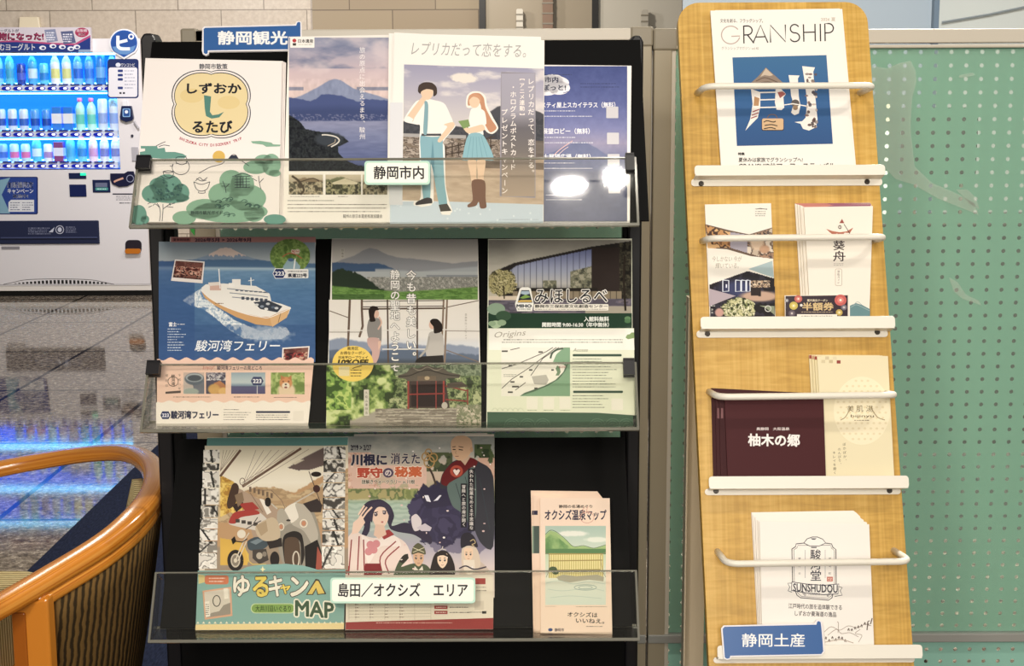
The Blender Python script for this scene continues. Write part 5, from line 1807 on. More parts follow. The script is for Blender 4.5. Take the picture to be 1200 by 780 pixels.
def a_rope(k):
    p = Pic(389, 280, 560, 352)
    X, Y = p.X, p.Y
    p.grad([(280, '#a39f9a'), (290, '#b0aba4'), (312, '#b9b4ad')])
    p.below([(389, 309), (400, 304), (415, 299), (425, 293), (433, 290), (442, 292), (455, 298), (466, 301), (500, 304), (530, 308), (562, 305)], '#8a8c90', rough=1)
    p.below([(430, 292), (434, 290), (440, 292), (446, 296), (425, 297)], '#c2c0bc', m=((X > 425) & (X < 446) & (Y < 296)) * 0.7)
    p.below([(389, 307), (420, 308), (450, 309), (462, 315), (480, 318), (562, 318)], '#3f5878', rough=2.5)
    p.below([(455, 314), (490, 317), (562, 311)], '#9fa5a8', soft=2, m=(X > 440) * 1.0)
    p.put(((Y > 318) & (Y < 327)) * 1.0, '#aab0b0')
    p.put(((Y > 322) & (Y < 328) & (X > 500)) * 0.8, '#7c8288')
    p.patches(((Y > 324) & (Y < 341) & (X > 430)).astype(float), ['#7f7f78', '#9c9a90', '#74766f', '#aeaca2'], 0.4, 5)
    p.below([(389, 318), (400, 314), (415, 318), (430, 326), (446, 338), (562, 344)], '#2c3a2c', rough=4, freq=0.5, m=(X < 450) * 1.0)
    p.below([(389, 334), (420, 337), (470, 341), (520, 338), (562, 335)], '#5d8434', soft=1.5)
    p.patches((Y > np.interp(X, [389, 420, 470, 562], [335, 338, 342, 337])).astype(float), ['#4b7428', '#64903a', '#6f9a40', '#557e30'], 0.08, 7, fy=0.5)
    p.put(((Y > 344) & (X < 450)) * 0.5, '#33502a')
    k.pic(p)
    p = Pic(385.5, 351, 561.5, 426)
    X, Y = p.X, p.Y
    p.grad([(351, '#e8e2d6'), (395, '#e6e2da'), (402, '#d2d4d6'), (426, '#b9c0c8')])
    p.below([(385, 397), (400, 395), (425, 399), (445, 403), (470, 400), (500, 404), (530, 402), (562, 406)], '#8592a8', rough=3, soft=2)
    p.below([(385, 408), (430, 412), (470, 406), (500, 412), (562, 414)], '#59687e', rough=4, soft=2)
    p.below([(385, 418), (562, 420)], '#4a5462', soft=4)
    k.pic(p)
    fr = '#4a3c30'
    k.lines([[(410, 351), (407, 426)], [(424, 351), (424, 362), (425, 382), (421, 395)]], 2.6, '#6b5646')
    k.lines([[(424, 362), (522, 361)], [(454, 351), (455, 426)], [(489, 351), (489, 426)]], 1.9, '#5d4c3f')
    k.lines([[(524, 351), (521, 426)], [(520, 351), (517, 420)]], 2.2, '#8a7460')
    k.lines([[(386, 387), (430, 387), (522, 386), (562, 386)], [(448, 409), (506, 409)]], 1.2, '#e0dcd2')
    k.lines([[(386, 389), (425, 389)], [(523, 387.5), (562, 388)]], 0.8, '#8a7c6c')
    k.lines([[(386, 364), (408, 372)], [(523, 360), (561, 352)], [(523, 410), (561, 424)]], 1.1, '#7b6a5a')
    k.rect(425, 352, 452, 359, '#43382e') if False else k.lines([[(425, 353), (520, 352)], [(425, 359.5), (520, 358.5)]], 1.0, fr)
    k.soft = True
    # the standing visitor
    k.poly([(432, 375), (437, 372), (444, 373), (447, 380), (447, 400), (444, 404), (444, 396), (433, 398), (430, 386)], '#8d8984')
    k.poly([(431, 396), (443, 396), (446, 404), (444, 418), (440, 426), (435, 426), (436, 412), (431, 404)], '#c9a298')
    k.poly([(443, 400), (446.5, 399), (446.5, 405), (443.5, 410)], '#dcb49c')
    k.ell(440.5, 367.5, 3.6, 5.0, '#dcb49c')
    k.poly([(433, 373), (432, 363), (436, 358.5), (442, 359.5), (444, 363), (440, 364), (438.5, 370), (440, 376), (434, 377)], '#2e2420')
    k.line([(443, 386), (447, 378), (444, 371)], 1.8, '#d8b09a', 3)
    # the seated visitor
    k.poly([(503, 390), (509, 388), (518, 391), (520, 402), (519, 417), (502, 419), (499, 412), (501, 400)], '#b9b4ac')
    k.line([(503, 394), (500, 408), (492, 418)], 2.4, '#aaa59c', 3)
    k.poly([(488, 421), (494, 417.5), (519, 416), (520, 424.5), (486, 425.5)], '#2a2624')
    k.ell(506.5, 380.5, 3.8, 5.0, '#dcb49c')
    k.poly([(504, 376), (507, 373.5), (513, 374), (518, 380), (518, 388), (509, 390.5), (508, 383), (505, 379)], '#2b2320')
    k.soft = False
    p = Pic(382.5, 425.3, 564, 498.3)
    X, Y = p.X, p.Y
    p.put(np.ones_like(X), '#5f6f44')
    p.patches(np.ones_like(X), ['#2f3b22', '#5a7040', '#86965e', '#46572f', '#a8b07c'], 0.16, 12, 4)
    p.patches(((X > 455) & (Y < 440)).astype(float), ['#4a5a44', '#6f8060', '#8a9878', '#5c6c52'], 0.2, 5)
    lf = ((X - 400) / 62) ** 2 + ((Y - 452) / 52) ** 2 < 1.05 + 0.4 * (fbm(X * 0.1, Y * 0.1, 4) - 0.5)
    p.patches(lf.astype(float), ['#2e3f1c', '#55732c', '#7f9a44', '#a9bd68', '#c6d28a'], 0.11, 21, 3)
    p.patches(((X < 412) & (Y > 436) & (Y < 480)).astype(float) * lf, ['#3b5a1e', '#7aa338', '#b4cc5e', '#5d8428'], 0.1, 31, 3)
    p.below([(382, 492), (415, 490), (440, 480), (463, 478), (535, 476), (562, 490)], '#a39b8e', soft=3, m=(X > 410) * 1.0)
    p.patches(((Y > 479) & (X > 440) & (X < 548)).astype(float), ['#8f8678', '#b5ac9c', '#9c9384', '#7c7366'], 0.06, 6, fy=0.6)
    p.patches(((X > 535) & (Y > 474)).astype(float), ['#7a8060', '#b0a890', '#5f6c44', '#c4b8a4'], 0.2, 8)
    k.pic(p)
    for x in range(462, 545, 1):
        pass
    k.lines([[(462 - i * 3.2, 481 + i * 3.6), (536 + i * 2.5, 480 + i * 3.7)] for i in range(5)], 0.7, '#6f665a')
    k.poly([(477, 444), (522, 443), (527, 478), (478, 478)], '#453632')
    k.poly([(482, 451), (519, 450), (519, 476), (482, 476)], '#2a1e1c')
    for x in (478.5, 520, 489, 511):
        k.line([(x, 446), (x, 479)], 2.0 if x in (478.5, 520) else 1.0, '#a03c34')
    k.lines([[(478, 462), (522, 461)], [(522, 452), (548, 458)], [(548, 456), (548, 474)], [(522, 468), (548, 470)]], 1.6, '#8c342e')
    k.poly([(466, 440), (476, 437), (482, 430), (490, 431.5), (500, 427.5), (510, 431), (518, 430), (526, 436), (540, 439), (538, 443), (524, 443), (522, 446), (478, 446.5), (474, 443.5), (467, 443)], '#5b5348')
    k.line([(467, 441), (480, 440), (490, 436), (501, 433.5), (512, 436), (524, 439), (539, 440.5)], 1.4, '#37302a', 4)
    k.line([(484, 431), (492, 434), (501, 430), (511, 434), (519, 431)], 1.0, '#8a8070', 4)
    k.rect(489, 440.5, 511, 446, '#6b5a48')
    k.ell(500.5, 443, 3, 2.2, '#b09a78')
    k.poly([(524, 449), (541, 447), (549, 453), (524, 455)], '#564c42')
    k.ell(521, 475, 3.5, 4, '#b8b0a4')
    # yellow roundel
    k.ell(413.5, 426, 24.2, 21, '#ecc93f')
    k.text('乗用区', 407, 406.3, 420, 410.2, '#4a3c1e', 0.02)
    k.text('お得なクーポン', 399, 411.5, 428, 415.5, '#4a3c1e', 0.02)
    k.text('日本平ロープウェイ', 397, 417, 431, 420.5, '#3a2f18', 0.03)
    k.text('10%OFF', 396.5, 421.5, 431, 427.5, '#3a2f18', 0.05, slant=0.2)
    k.greek(411, 432, 424, 442, 3, '#4a3c1e', 1.0, 4, 0.2)
    k.line([(424, 428.5), (416, 430.5), (413, 432)], 1.0, '#3a2f18')
    k.rr(397, 429.5, 409.5, 440.5, 0.4, '#e2d29a')
    k.vtext('今も昔も美しい。', 482, 316, 425, '#faf7f0', 13, 0.012, out='#77756e', ow=0.05)
    k.vtext('静岡の聖地へようこそ', 463, 316, 436, '#faf7f0', 12.4, 0.012, out='#77756e', ow=0.05)
    k.rr(399, 291, 403.8, 303, 0.4, '#b9b4aa')
    k.vtext('日本平', 401.4, 291.5, 302.5, '#5a544c', 3.2)
    k.rr(426.5, 456.5, 432.5, 487, 0.4, '#d2ccbc')
    k.vtext('久能山東照宮', 429.5, 458, 486, '#5a544c', 4.0)
    k.vtext('日本平ロープウェイ', 546, 367, 398, '#8a8478', 3.0)


def a_miho(k):
    p = Pic(572.5, 281, 740, 367)
    X, Y = p.X, p.Y
    p.grad([(281, '#8e8a80'), (300, '#a8a497'), (330, '#c4bfae'), (366, '#b8ae98')])
    p.grain(10, 0.05, 0.09, 3, Y < 310)
    roof = [(586, 315), (602, 308), (650, 298), (692, 289), (741, 282), (741, 352), (586, 352)]
    p.poly(roof, '#2e2a28')
    gl = [(597, 317), (606, 311), (650, 301), (693, 292), (693, 337), (600, 341)]
    m = p.inside(gl)
    p.put(m, '#7e86a6')
    p.grad([(292, '#6b74a2'), (318, '#99a0b6'), (332, '#b6b4b0'), (342, '#7f7c74')], m)
    p.put(m * (np.abs(((X - 600) / 7.2) % 1 - 0.5) > 0.43) * 0.75, '#3f4358')
    p.patches(m * (((X > 668) & (Y > 318 - (X - 668) * 0.25)) | ((X > 636) & (X < 652) & (Y > 328))), ['#4a4c40', '#7d7c64', '#6a6c58', '#a09c84'], 0.3, 3)
    p.put(((X > 693) & (Y < 345) & (Y > 290)) * 0.9, '#352c29')
    p.patches(((X > 726) & (Y > 284) & (Y < 362)).astype(float), ['#1d1b17', '#3d3a2e', '#2a2720', '#4c4838'], 0.25, 6)
    p.put((Y > 337) & (Y < 342) & (X > 596) & (X < 700), '#2a2622')
    p.put((Y >= 341) & (Y < 352) & (X > 600) & (X < 728), '#8d7f66')
    p.put((Y >= 341) & (Y < 352) & (np.abs(((X - 600) / 7.2) % 1 - 0.5) > 0.42) & (X > 600) & (X < 728), '#3a342c')
    p.put((Y > 350), '#5f5a68')
    p.patches((Y > 350).astype(float), ['#57525f', '#6a6474', '#7a7078', '#4d4854'], 0.06, 8, fy=0.3)
    p.put((Y > 347) & (Y < 351.5) & (X < 612), '#d8c8b0')
    tr = (((X - 588) / 17) ** 2 + ((Y - 331) / 15) ** 2 < 1.0 + 0.9 * (fbm(X * 0.2, Y * 0.2, 4) - 0.5))
    p.patches(tr.astype(float), ['#4a4630', '#8c8552', '#c9bf8a', '#6d683e', '#b0a66c'], 0.28, 9)
    p.put((Y > 359) & (X > 686), '#a8a08e')
    k.pic(p)
    k.line([(590, 335), (591, 350)], 1.6, '#4a3f2c')
    k.line([(732, 300), (731, 330), (733, 364)], 2.4, '#2b241d')
    k.rect(572, 366.8, 740.5, 384.5, '#22402e')
    k.rect(571, 480, 742, 499, '#3a5c45')
    for x, y, r, c in ((580, 362, 14, '#8aa58a'), (590, 370, 12, '#39583f'), (581, 380, 9, '#a9c29a'), (588, 378, 7, '#90ad86'), (574, 379, 6, '#90ad86'), (736, 373, 5, '#5e8a5a'), (741, 376, 5, '#4c7a4c')):
        if x < 600 or x > 730:
            k.ell(max(x, 573 + r * 0.6) if x < 600 else min(x, 739 - r * 0.7), y, r * 0.75, r * 0.5, c)
    k.text('入館料無料', 684.5, 370.8, 713.5, 376.6, '#f0f2ea', 0.03)
    k.text('開館時間 9:00-16:30（年中無休）', 635.5, 377.6, 713.5, 383, '#f0f2ea', 0.03)
    # emblem and title
    k.poly([(606, 364.5), (603.5, 356), (609, 338), (612, 336.5), (619, 336.5), (622, 338), (625.5, 356), (623.5, 364.5)], '#efeee6')
    k.poly([(606.5, 354.5), (611, 340), (620, 340), (624, 354.5)], '#28313e')
    k.poly([(610.2, 344), (611.2, 341), (619.8, 341), (620.8, 344), (616, 345.5)], '#aac0d0')
    k.poly([(609, 349), (616, 345), (622, 348), (613, 350)], '#7fa53e')
    k.poly([(607.4, 352.2), (611, 351.5), (622.8, 351.5), (623.4, 353.8), (607, 353.8)], '#d8b24a')
    k.text('MIHO', 605.5, 356.6, 622.8, 360.2, '#28313e', 0.045)
    k.text('SHIRUBE', 606.5, 361.2, 622, 363.2, '#6a7468', 0.01)
    k.text('みほしるべ', 627, 339, 711.5, 355, '#2a2a2e', 0.012, out='#f2f0e8', ow=0.05)
    k.rr(625.5, 356.3, 713, 363.8, 1.2, '#efeadc')
    k.text('静岡市三保松原文化創造センター', 627, 357, 712, 360.6, '#3b3a36', 0.03)
    k.greek(627, 361.4, 711, 363.2, 1, '#77726a', 0.6, 5, 0)
    # the pale map panel
    k.poly([(572, 384.5), (743, 384.5), (744, 486.5), (700, 483.5), (571, 482.5)], '#dfe3c8')
    k.poly([(573, 385.2), (742.5, 385.2), (743.5, 410), (573, 410)], '#eeece0')
    k.text('Origins', 579, 387.5, 616, 396.5, '#a8a090', 0.0, slant=0.3, tilt=-3)
    k.greek(590, 396.5, 730, 399.5, 1, '#6f6c60', 0.8, 5, 0)
    k.greek(588, 399.5, 730, 402.5, 1, '#6f6c60', 0.8, 6, 0)
    k.poly([(733, 395.5), (735, 392), (738, 391.5), (740, 389.5), (743, 389.5), (743.3, 396), (736, 397.5)], '#7d9a58')
    k.rect(587.5, 407, 668, 464, '#e9e6d8')
    k.poly([(661, 407), (668, 407), (668, 464), (609, 464), (625, 459), (642, 452), (655, 444), (663, 434), (666, 426), (658, 424.5), (648, 424), (652, 415)], '#77a27c')
    k.poly([(609, 464), (625, 459), (642, 452), (655, 444), (663, 434), (666, 426), (660, 423.5), (659, 426), (663, 429), (660, 436), (651, 445), (638, 452), (615, 460)], '#4a6a4e')
    k.poly([(653, 428), (656, 430), (657, 436), (655, 440), (651, 440), (653, 436), (651, 432)], '#6a8a64')
    k.lines([[(588, 455), (600, 444), (620, 431), (636, 419), (652, 407)], [(588, 432), (605, 427), (640, 412), (648, 407)], [(622, 440), (636, 420), (655, 407)], [(598, 410), (609, 407.5)], [(604, 457), (616, 448)]], 0.9, '#57524a')
    k.lines([[(645, 420), (647, 414), (652, 410), (660, 408)]], 2.2, '#3f5544', 4)
    k.poly([(623, 441), (640, 439), (643, 445), (640, 451), (626, 450)], '#b4b1a6')
    for x, y, w in ((588, 410.5, 7), (631, 411.5, 5), (596, 427.5, 4), (595, 458.5, 6), (626, 454, 4), (646, 432.5, 3), (609, 440.5, 4), (598, 446.5, 5), (620, 432.5, 4), (600, 452, 8)):
        k.rect(x, y, x + w, y + 1.9, '#4a4840')
    k.greek(590, 438, 606, 442, 2, '#6f6a60', 0.7, 3, 0.2)
    k.greek(655, 428.5, 664, 431.5, 2, '#b0605a', 0.7, 3, 0.2)
    for i in range(3):
        x = 617 + i * 19.3
        k.rr(x, 465.5, x + 13, 479, 0.4, '#e9e6d6')
        k.greek(x + 1, 480, x + 12, 481.5, 1, '#5f6a58', 0.5, i, 0)
    k.rr(716.5, 467, 730, 480.5, 0.4, '#e9e6d6')
    k.text('Access', 672, 408, 689, 412, '#8b8a74', 0.0, slant=0.25)
    k.rr(671, 414.8, 728.5, 417.6, 1.2, '#2e4a38')
    k.rr(671.5, 457.7, 730, 460.5, 1.2, '#2e4a38')
    k.greek(671, 419, 706, 425, 2, '#5f6a58', 0.75, 3, 0.2)
    k.greek(671, 428, 724, 455, 8, '#5f6a58', 0.75, 9, 0.35)
    k.greek(671, 462, 714, 479, 5, '#5f6a58', 0.75, 11, 0.35)
    k.lines([[(574 + 6 * i - 4, 481.5), (574 + 6 * i, 478), (574 + 6 * i + 4, 481.5)] for i in range(1, 7)], 0.5, '#b9c4a4', 4)
    arcs = []
    for cx in (600, 618, 636, 700, 718, 734):
        for r in (9, 6, 3):
            arcs.append([(cx + r * math.cos(math.radians(a)), 498.5 - r * 0.9 * math.sin(math.radians(a))) for a in range(0, 181, 30)])
    k.lines(arcs, 0.45, '#5d8068')


sheet('flyer', 'flyer with white ferry on blue sea, leaning at the tray end nearest the armchair', 'flyer', RP[1], [(199.5, 277.5), (370, 281), (360.5, 498.5), (184, 498.5)], 0.002, 0.0008, a_ferry, '#efe7dc', INK_GLOSS, face='printed_face', block='paper')
sheet('flyer', 'flyer with ropeway cabin photo, shrine and yellow roundel, between ferry and map flyers', 'flyer', RP[1], [(389, 279.5), (560, 280.5), (564, 498.5), (382, 498.5)], 0.002, 0.0008, a_rope, '#e9e4d8', INK_GLOSS, face='printed_face', block='paper')
sheet('flyer', 'green flyer with glass-fronted hall photo and pale green coast map', 'flyer', RP[1], [(572, 280), (740.5, 279.5), (742, 498), (570, 498)], 0.002, 0.0008, a_miho, '#d9dcc4', INK_GLOSS, face='printed_face', block='paper')

# ================================================================ printed matter: lower tier
def a_tour(k):
    k.poly([(243, 513), (408, 512), (407.5, 521.5), (242, 524.5)], '#5b938c')
    k.poly([(242, 524.5), (407.5, 521.5), (407, 526.5), (241.5, 529)], '#dcb45e')
    p = Pic(240, 522, 408, 668)
    X, Y = p.X, p.Y
    p.grad([(522, '#d9cfb2'), (545, '#e8dec4'), (565, '#f2ead4'), (590, '#d8c7a4'), (668, '#c2ae8c')])
    p.below([(258, 585), (285, 580), (300, 572), (320, 571), (345, 576), (362, 566), (380, 556), (408, 548)], '#c59a68', rough=5)
    p.patches(((Y > np.interp(X, [258, 300, 330, 345, 408], [586, 570, 572, 580, 552])) & (Y < 612)).astype(float), ['#b8966a', '#c4a578', '#b09268', '#d0b485'], 0.05, 4, fy=0.16)
    p.poly([(258, 556), (274, 564), (284, 578), (288, 594), (282, 604), (270, 600), (258, 606)], '#d8aa30')
    p.patches(p.inside([(258, 556), (274, 564), (284, 578), (288, 594), (282, 604), (270, 600), (258, 606)]), ['#b8841c', '#e2b838', '#c99a28', '#f0cf5a'], 0.18, 8)
    p.poly([(270, 568), (280, 572), (340, 604), (352, 640), (300, 640), (288, 600)], '#b59a80')
    p.below([(240, 640), (300, 636), (380, 645), (408, 640)], '#a08c74', soft=3)
    p.poly([(258, 630), (282, 634), (292, 650), (290, 662), (258, 662)], '#e0b128')
    p.poly([(337, 548), (356, 536), (368, 530), (380, 524), (380, 545), (365, 550), (350, 551)], '#6b5a56')
    p.poly([(341, 543), (350, 539), (358, 538), (346, 544)], '#d9cdb0')
    k.pic(p)
    k.lines([[(282, 527), (258, 558)], [(353, 525), (284, 570)]], 2.8, '#6b4f3e')
    k.lines([[(300 + 9 * i, 527), (284 + 0.6 * i, 569)] for i in range(6)] + [[(262 + 4 * i, 527), (258, 552)] for i in range(5)] + [[(345, 527), (283, 566)], [(362, 526), (290, 570)]], 0.45, '#8a735e')
    k.ring(284, 564, 3, 4, 0.8, '#6b4f3e')
    k.lines([[(300, 574), (318, 574), (330, 586), (346, 622)], [(293, 577), (308, 600)]], 0.9, '#8b725c')
    for i in range(6):
        k.rect(292 + i * 5, 570 + i * 1.5, 294.6 + i * 5, 576 + i * 1.5, '#7a6450')
    k.soft = True
    # coach and roofs by the road
    k.poly([(268, 612), (275, 600), (298, 597), (312, 607), (316, 617), (306, 622), (275, 616)], '#d9d0c2')
    k.poly([(268, 612), (275, 600), (298, 597), (304, 602), (282, 606), (276, 613)], '#b23a30')
    k.poly([(272, 592), (284, 586), (286, 592), (277, 600)], '#3a2c28')
    k.poly([(280, 590), (296, 588), (304, 596), (288, 599)], '#ad3830')
    for i in range(5):
        k.rect(276 + i * 7, 608 + i * 1.3, 281 + i * 7, 612 + i * 1.3, '#4b443e')
    k.poly([(304, 584), (309, 585), (318, 600), (313, 603)], '#efe6d6')
    k.ell(314, 588, 3.6, 5.5, '#2e2723')
    # tree and bird on the slope
    k.poly([(272, 568), (277, 566), (280, 572), (276, 590), (268, 596), (266, 588)], '#4e3a2e')
    k.poly([(275, 580), (284, 576), (286, 586), (279, 594)], '#8c7458')
    # scooter
    k.line([(344, 590), (372, 574), (378, 566)], 1.6, '#c7bfae')
    k.line([(325, 596), (318, 590)], 1.6, '#c7bfae')
    k.line([(376, 590), (362, 552)], 1.0, '#5a4a40')
    k.ell(370.5, 555.5, 6, 3, '#2f2723')
    k.ell(371, 572.5, 4.2, 4.4, '#4a2e2a')
    k.poly([(330, 600), (346, 591), (362, 592), (369, 602), (375, 624), (377, 652), (364, 662), (352, 662), (348, 632), (336, 632), (334, 664), (326, 640)], '#9c9484')
    k.poly([(334, 596), (345, 589), (352, 592), (350, 606), (341, 613), (334, 609)], '#ece4d2')
    k.poly([(325, 600), (332, 596), (341, 612), (338, 614), (330, 620), (326, 632), (325, 620)], '#b2aa98')
    k.poly([(346, 590), (358, 592), (366, 604), (373, 626), (368, 640), (356, 622), (342, 614), (350, 606)], '#bdb4a2')
    k.ell(338, 609.5, 2.6, 1.2, '#3a332c')
    k.ring(356, 613, 4, 4.4, 1.2, '#ece0c8')
    k.ell(356, 613, 2.6, 3, '#cf8a60')
    k.ring(329.5, 617, 3.2, 4, 1.0, '#ece0c8')
    k.ell(329.5, 617, 2, 2.8, '#cf8a60')
    k.poly([(331, 636), (334, 626), (345, 622), (354, 627), (357, 650), (353, 662), (352, 636), (345, 630), (336, 634), (334, 660)], '#2c2622')
    k.poly([(334, 632), (350, 632), (352, 664), (347, 668), (337, 668), (334, 662)], '#5b4736')
    k.ring(347, 655, 3.6, 9, 1.6, '#cfc4b0')
    k.poly([(357, 640), (372, 632), (378, 650), (372, 667), (358, 666)], '#241f1d')
    k.poly([(372, 640), (383, 664), (370, 668)], '#a8503c')
    k.poly([(355, 590), (372, 584), (378, 592), (376, 600), (364, 600)], '#3c3230')
    # motorbike
    k.ring(276, 656.5, 7.5, 10.5, 4.2, '#2a2422')
    k.ell(276, 656.5, 5.6, 8, '#c9bda8')
    k.ell(276, 656.5, 4.2, 6.4, '#8a7e6c')
    k.ell(276, 656.5, 2, 2.6, '#d8ccb4')
    k.lines([[(276, 656), (286, 633), (292, 624)], [(279, 657), (289, 634)]], 1.3, '#d6cab4')
    k.ell(283, 625.5, 5, 5, '#e8ddc6')
    k.line([(276, 634), (284, 635), (290, 631)], 1.2, '#2f2926')
    k.poly([(290, 634), (300, 629), (311, 631), (314, 639), (304, 645), (292, 644)], '#46545c')
    k.poly([(293, 635), (302, 631), (309, 633), (300, 638)], '#7a8b92')
    k.poly([(296, 644), (312, 643), (315, 656), (304, 661), (296, 654)], '#4a423c')
    k.ell(304, 651, 3.6, 4, '#b5a994')
    k.ell(310, 649, 2.6, 3, '#8a7f70')
    k.poly([(312, 633), (330, 630), (331, 640), (316, 643)], '#332b28')
    k.lines([[(290, 656), (296, 661), (312, 661)], [(287, 641), (292, 657)]], 1.0, '#e0c040')
    k.lines([[(288, 620), (298, 614), (306, 610)], [(298, 612), (302, 606)]], 1.0, '#4a3f38')
    k.ell(322, 655, 5.5, 9, '#2a2321')
    k.poly([(300, 616), (318, 606), (326, 612), (328, 630), (312, 634), (302, 628)], '#cbb694')
    k.poly([(300, 616), (312, 610), (314, 622), (306, 628)], '#b59c78')
    k.poly([(271, 632), (275, 628), (277, 634), (273, 638)], '#1f1b1a')
    k.soft = False
    # grey picture strips at both sides
    rnd = random.Random(11)
    for (x0, x1), ys, sk in (((238.5, 257.5), (527, 543, 552, 572, 592, 607, 620, 634, 648, 667), -0.045), ((379.5, 405), (523, 539, 554, 566, 583, 597, 608, 622, 640, 667), -0.02)):
        for i, (ya, yb) in enumerate(zip(ys, ys[1:])):
            q = Pic(0, 0, x1 - x0, yb - ya, 0.75)
            q.patches(np.ones_like(q.X), [['#f0ece2', '#d4cfc4', '#6a665f', '#e6e1d6'], ['#4a4742', '#bdb8ac', '#ece7dc', '#8b867c'], ['#e6e1d6', '#f4f0e6', '#8d887f', '#dcd7cc']][i % 3], 0.16, 40 + i + int(x0), 2)
            q.put((np.abs(q.X - (x1 - x0) * rnd.random() - (q.Y * rnd.uniform(-1, 1))) < 1.2), '#2a2826')
            dx = sk * (ya - 527)
            k.quadpic(q, (0, 0, x1 - x0, yb - ya), [(x0 + dx, ya), (x1 + dx * 0.6, ya), (x1 + dx * 0.6, yb - 0.9), (x0 + dx, yb - 0.9)])
    # title band
    k.poly([(232, 668.5), (280, 668.5), (290, 664), (305, 661.5), (335, 660.5), (355, 662.5), (368, 666), (374, 668), (405, 667), (403, 731), (229.5, 733)], '#7fb0a8')
    k.poly([(229.5, 731.5), (403.4, 729.5), (403, 737), (229, 738)], '#eed590')
    z = k.z
    for i in range(26):
        k.z = z
        x = 232 + i * 6.75
        k.poly([(x - 1.7, 730.5), (x, 727.8), (x + 1.7, 730.5)], '#efe8c8')
    k.poly([(308, 663), (309, 666), (311.5, 667), (309, 668), (308, 671), (307, 668), (304.5, 667), (307, 666)], '#f0e6a8')
    k.rr(240, 674, 268, 684.5, 3, '#d9774a')
    k.greek(245, 675.5, 264, 683, 2, '#f6e0d0', 1.0, 3, 0.1)
    k.poly([(232.5, 673), (240, 674), (240, 682), (233, 684)], '#d8c87c')
    k.poly([(237.5, 692), (271, 687.5), (272.5, 721.5), (240, 726)], '#e0a884')
    k.poly([(239.5, 693.5), (269, 689.5), (270.5, 719.5), (241.5, 723.5)], '#d9d0c0')
    k.poly([(270, 706), (262, 709), (257, 716), (248, 718), (242, 723.5), (270.5, 719.5)], '#9c9284')
    k.ring(254, 704, 4.3, 6.3, 1.1, '#4a463e')
    k.poly([(262, 689.5), (267, 689), (268, 701), (263, 702)], '#efe8da')
    k.poly([(240, 705), (245.5, 704), (246.5, 722), (241.5, 723)], '#efe8da')
    k.greek(241, 707, 245, 721, 6, '#57524a', 0.8, 3, 0)
    TC = '#4a4036'
    k.text('ゆる', 274, 674.5, 315, 698, '#f4eede', 0.03, out=TC, ow=0.035)
    k.text('る', 297, 676, 314.5, 698.5, '#ecd23c', 0.035, out=TC, ow=0.03)
    k.text('キ', 315.5, 675, 332, 698, '#f4eede', 0.03, out=TC, ow=0.035)
    k.text('ャ', 329, 685, 340, 695.5, '#ecd23c', 0.03, out=TC, ow=0.05)
    k.text('ン', 341, 676.5, 361, 698, '#f4eede', 0.035, out=TC, ow=0.035)
    k.poly([(358.5, 697), (370, 678), (374, 679), (382.5, 696), (372, 697), (370.5, 690.5), (367, 697)], TC)
    k.poly([(360.5, 696), (370.5, 680.5), (373, 680.5), (380.5, 695), (373, 696), (370.5, 688.5), (366, 696)], '#e4c648')
    k.rr(294, 707, 346, 718.5, 5.5, '#c8dca0')
    k.rr(295, 707.8, 345, 717.7, 5, '#7ba53e')
    k.text('大井川沿いぐるり', 299.5, 709.5, 341, 716.5, '#2f4a1c', 0.02)
    k.text('MAP', 346.5, 705, 391, 722.5, '#3a5a3c', 0.03, out='#f2efdc', ow=0.07, tilt=3)


def face(k, x, y, s, c='#eec9a8', look=0, hat=None, dk='#3a2c2c'):
    """A simple drawn face: oval, brows, eyes, nose, mouth."""
    k.poly([(x - 6.2 * s, y - 5 * s), (x - 5 * s, y - 9 * s), (x + 5 * s, y - 9 * s), (x + 6.2 * s, y - 5 * s), (x + 5.8 * s, y + 2 * s), (x + 3 * s, y + 7 * s), (x, y + 9 * s), (x - 3 * s, y + 7 * s), (x - 5.8 * s, y + 2 * s)], c)
    z = k.z
    for d in (-1, 1):
        k.z = z
        k.line([(x + d * 1.6 * s + look, y - 3.4 * s), (x + d * 4.2 * s + look, y - 3.8 * s)], 0.6 * s, dk)
        k.ell(x + d * 2.9 * s + look, y - 0.8 * s, 1.25 * s, 1.5 * s, dk, 12)
        k.ell(x + d * 2.5 * s + look, y - 1.3 * s, 0.4 * s, 0.45 * s, '#ffffff', 8)
    k.line([(x + look * 1.3, y + 1.2 * s), (x + 0.5 * s + look * 1.3, y + 2.6 * s)], 0.4 * s, '#b08060')
    k.line([(x - 1.4 * s + look, y + 5 * s), (x + look, y + 5.5 * s), (x + 1.5 * s + look, y + 4.9 * s)], 0.6 * s, '#a0504a')


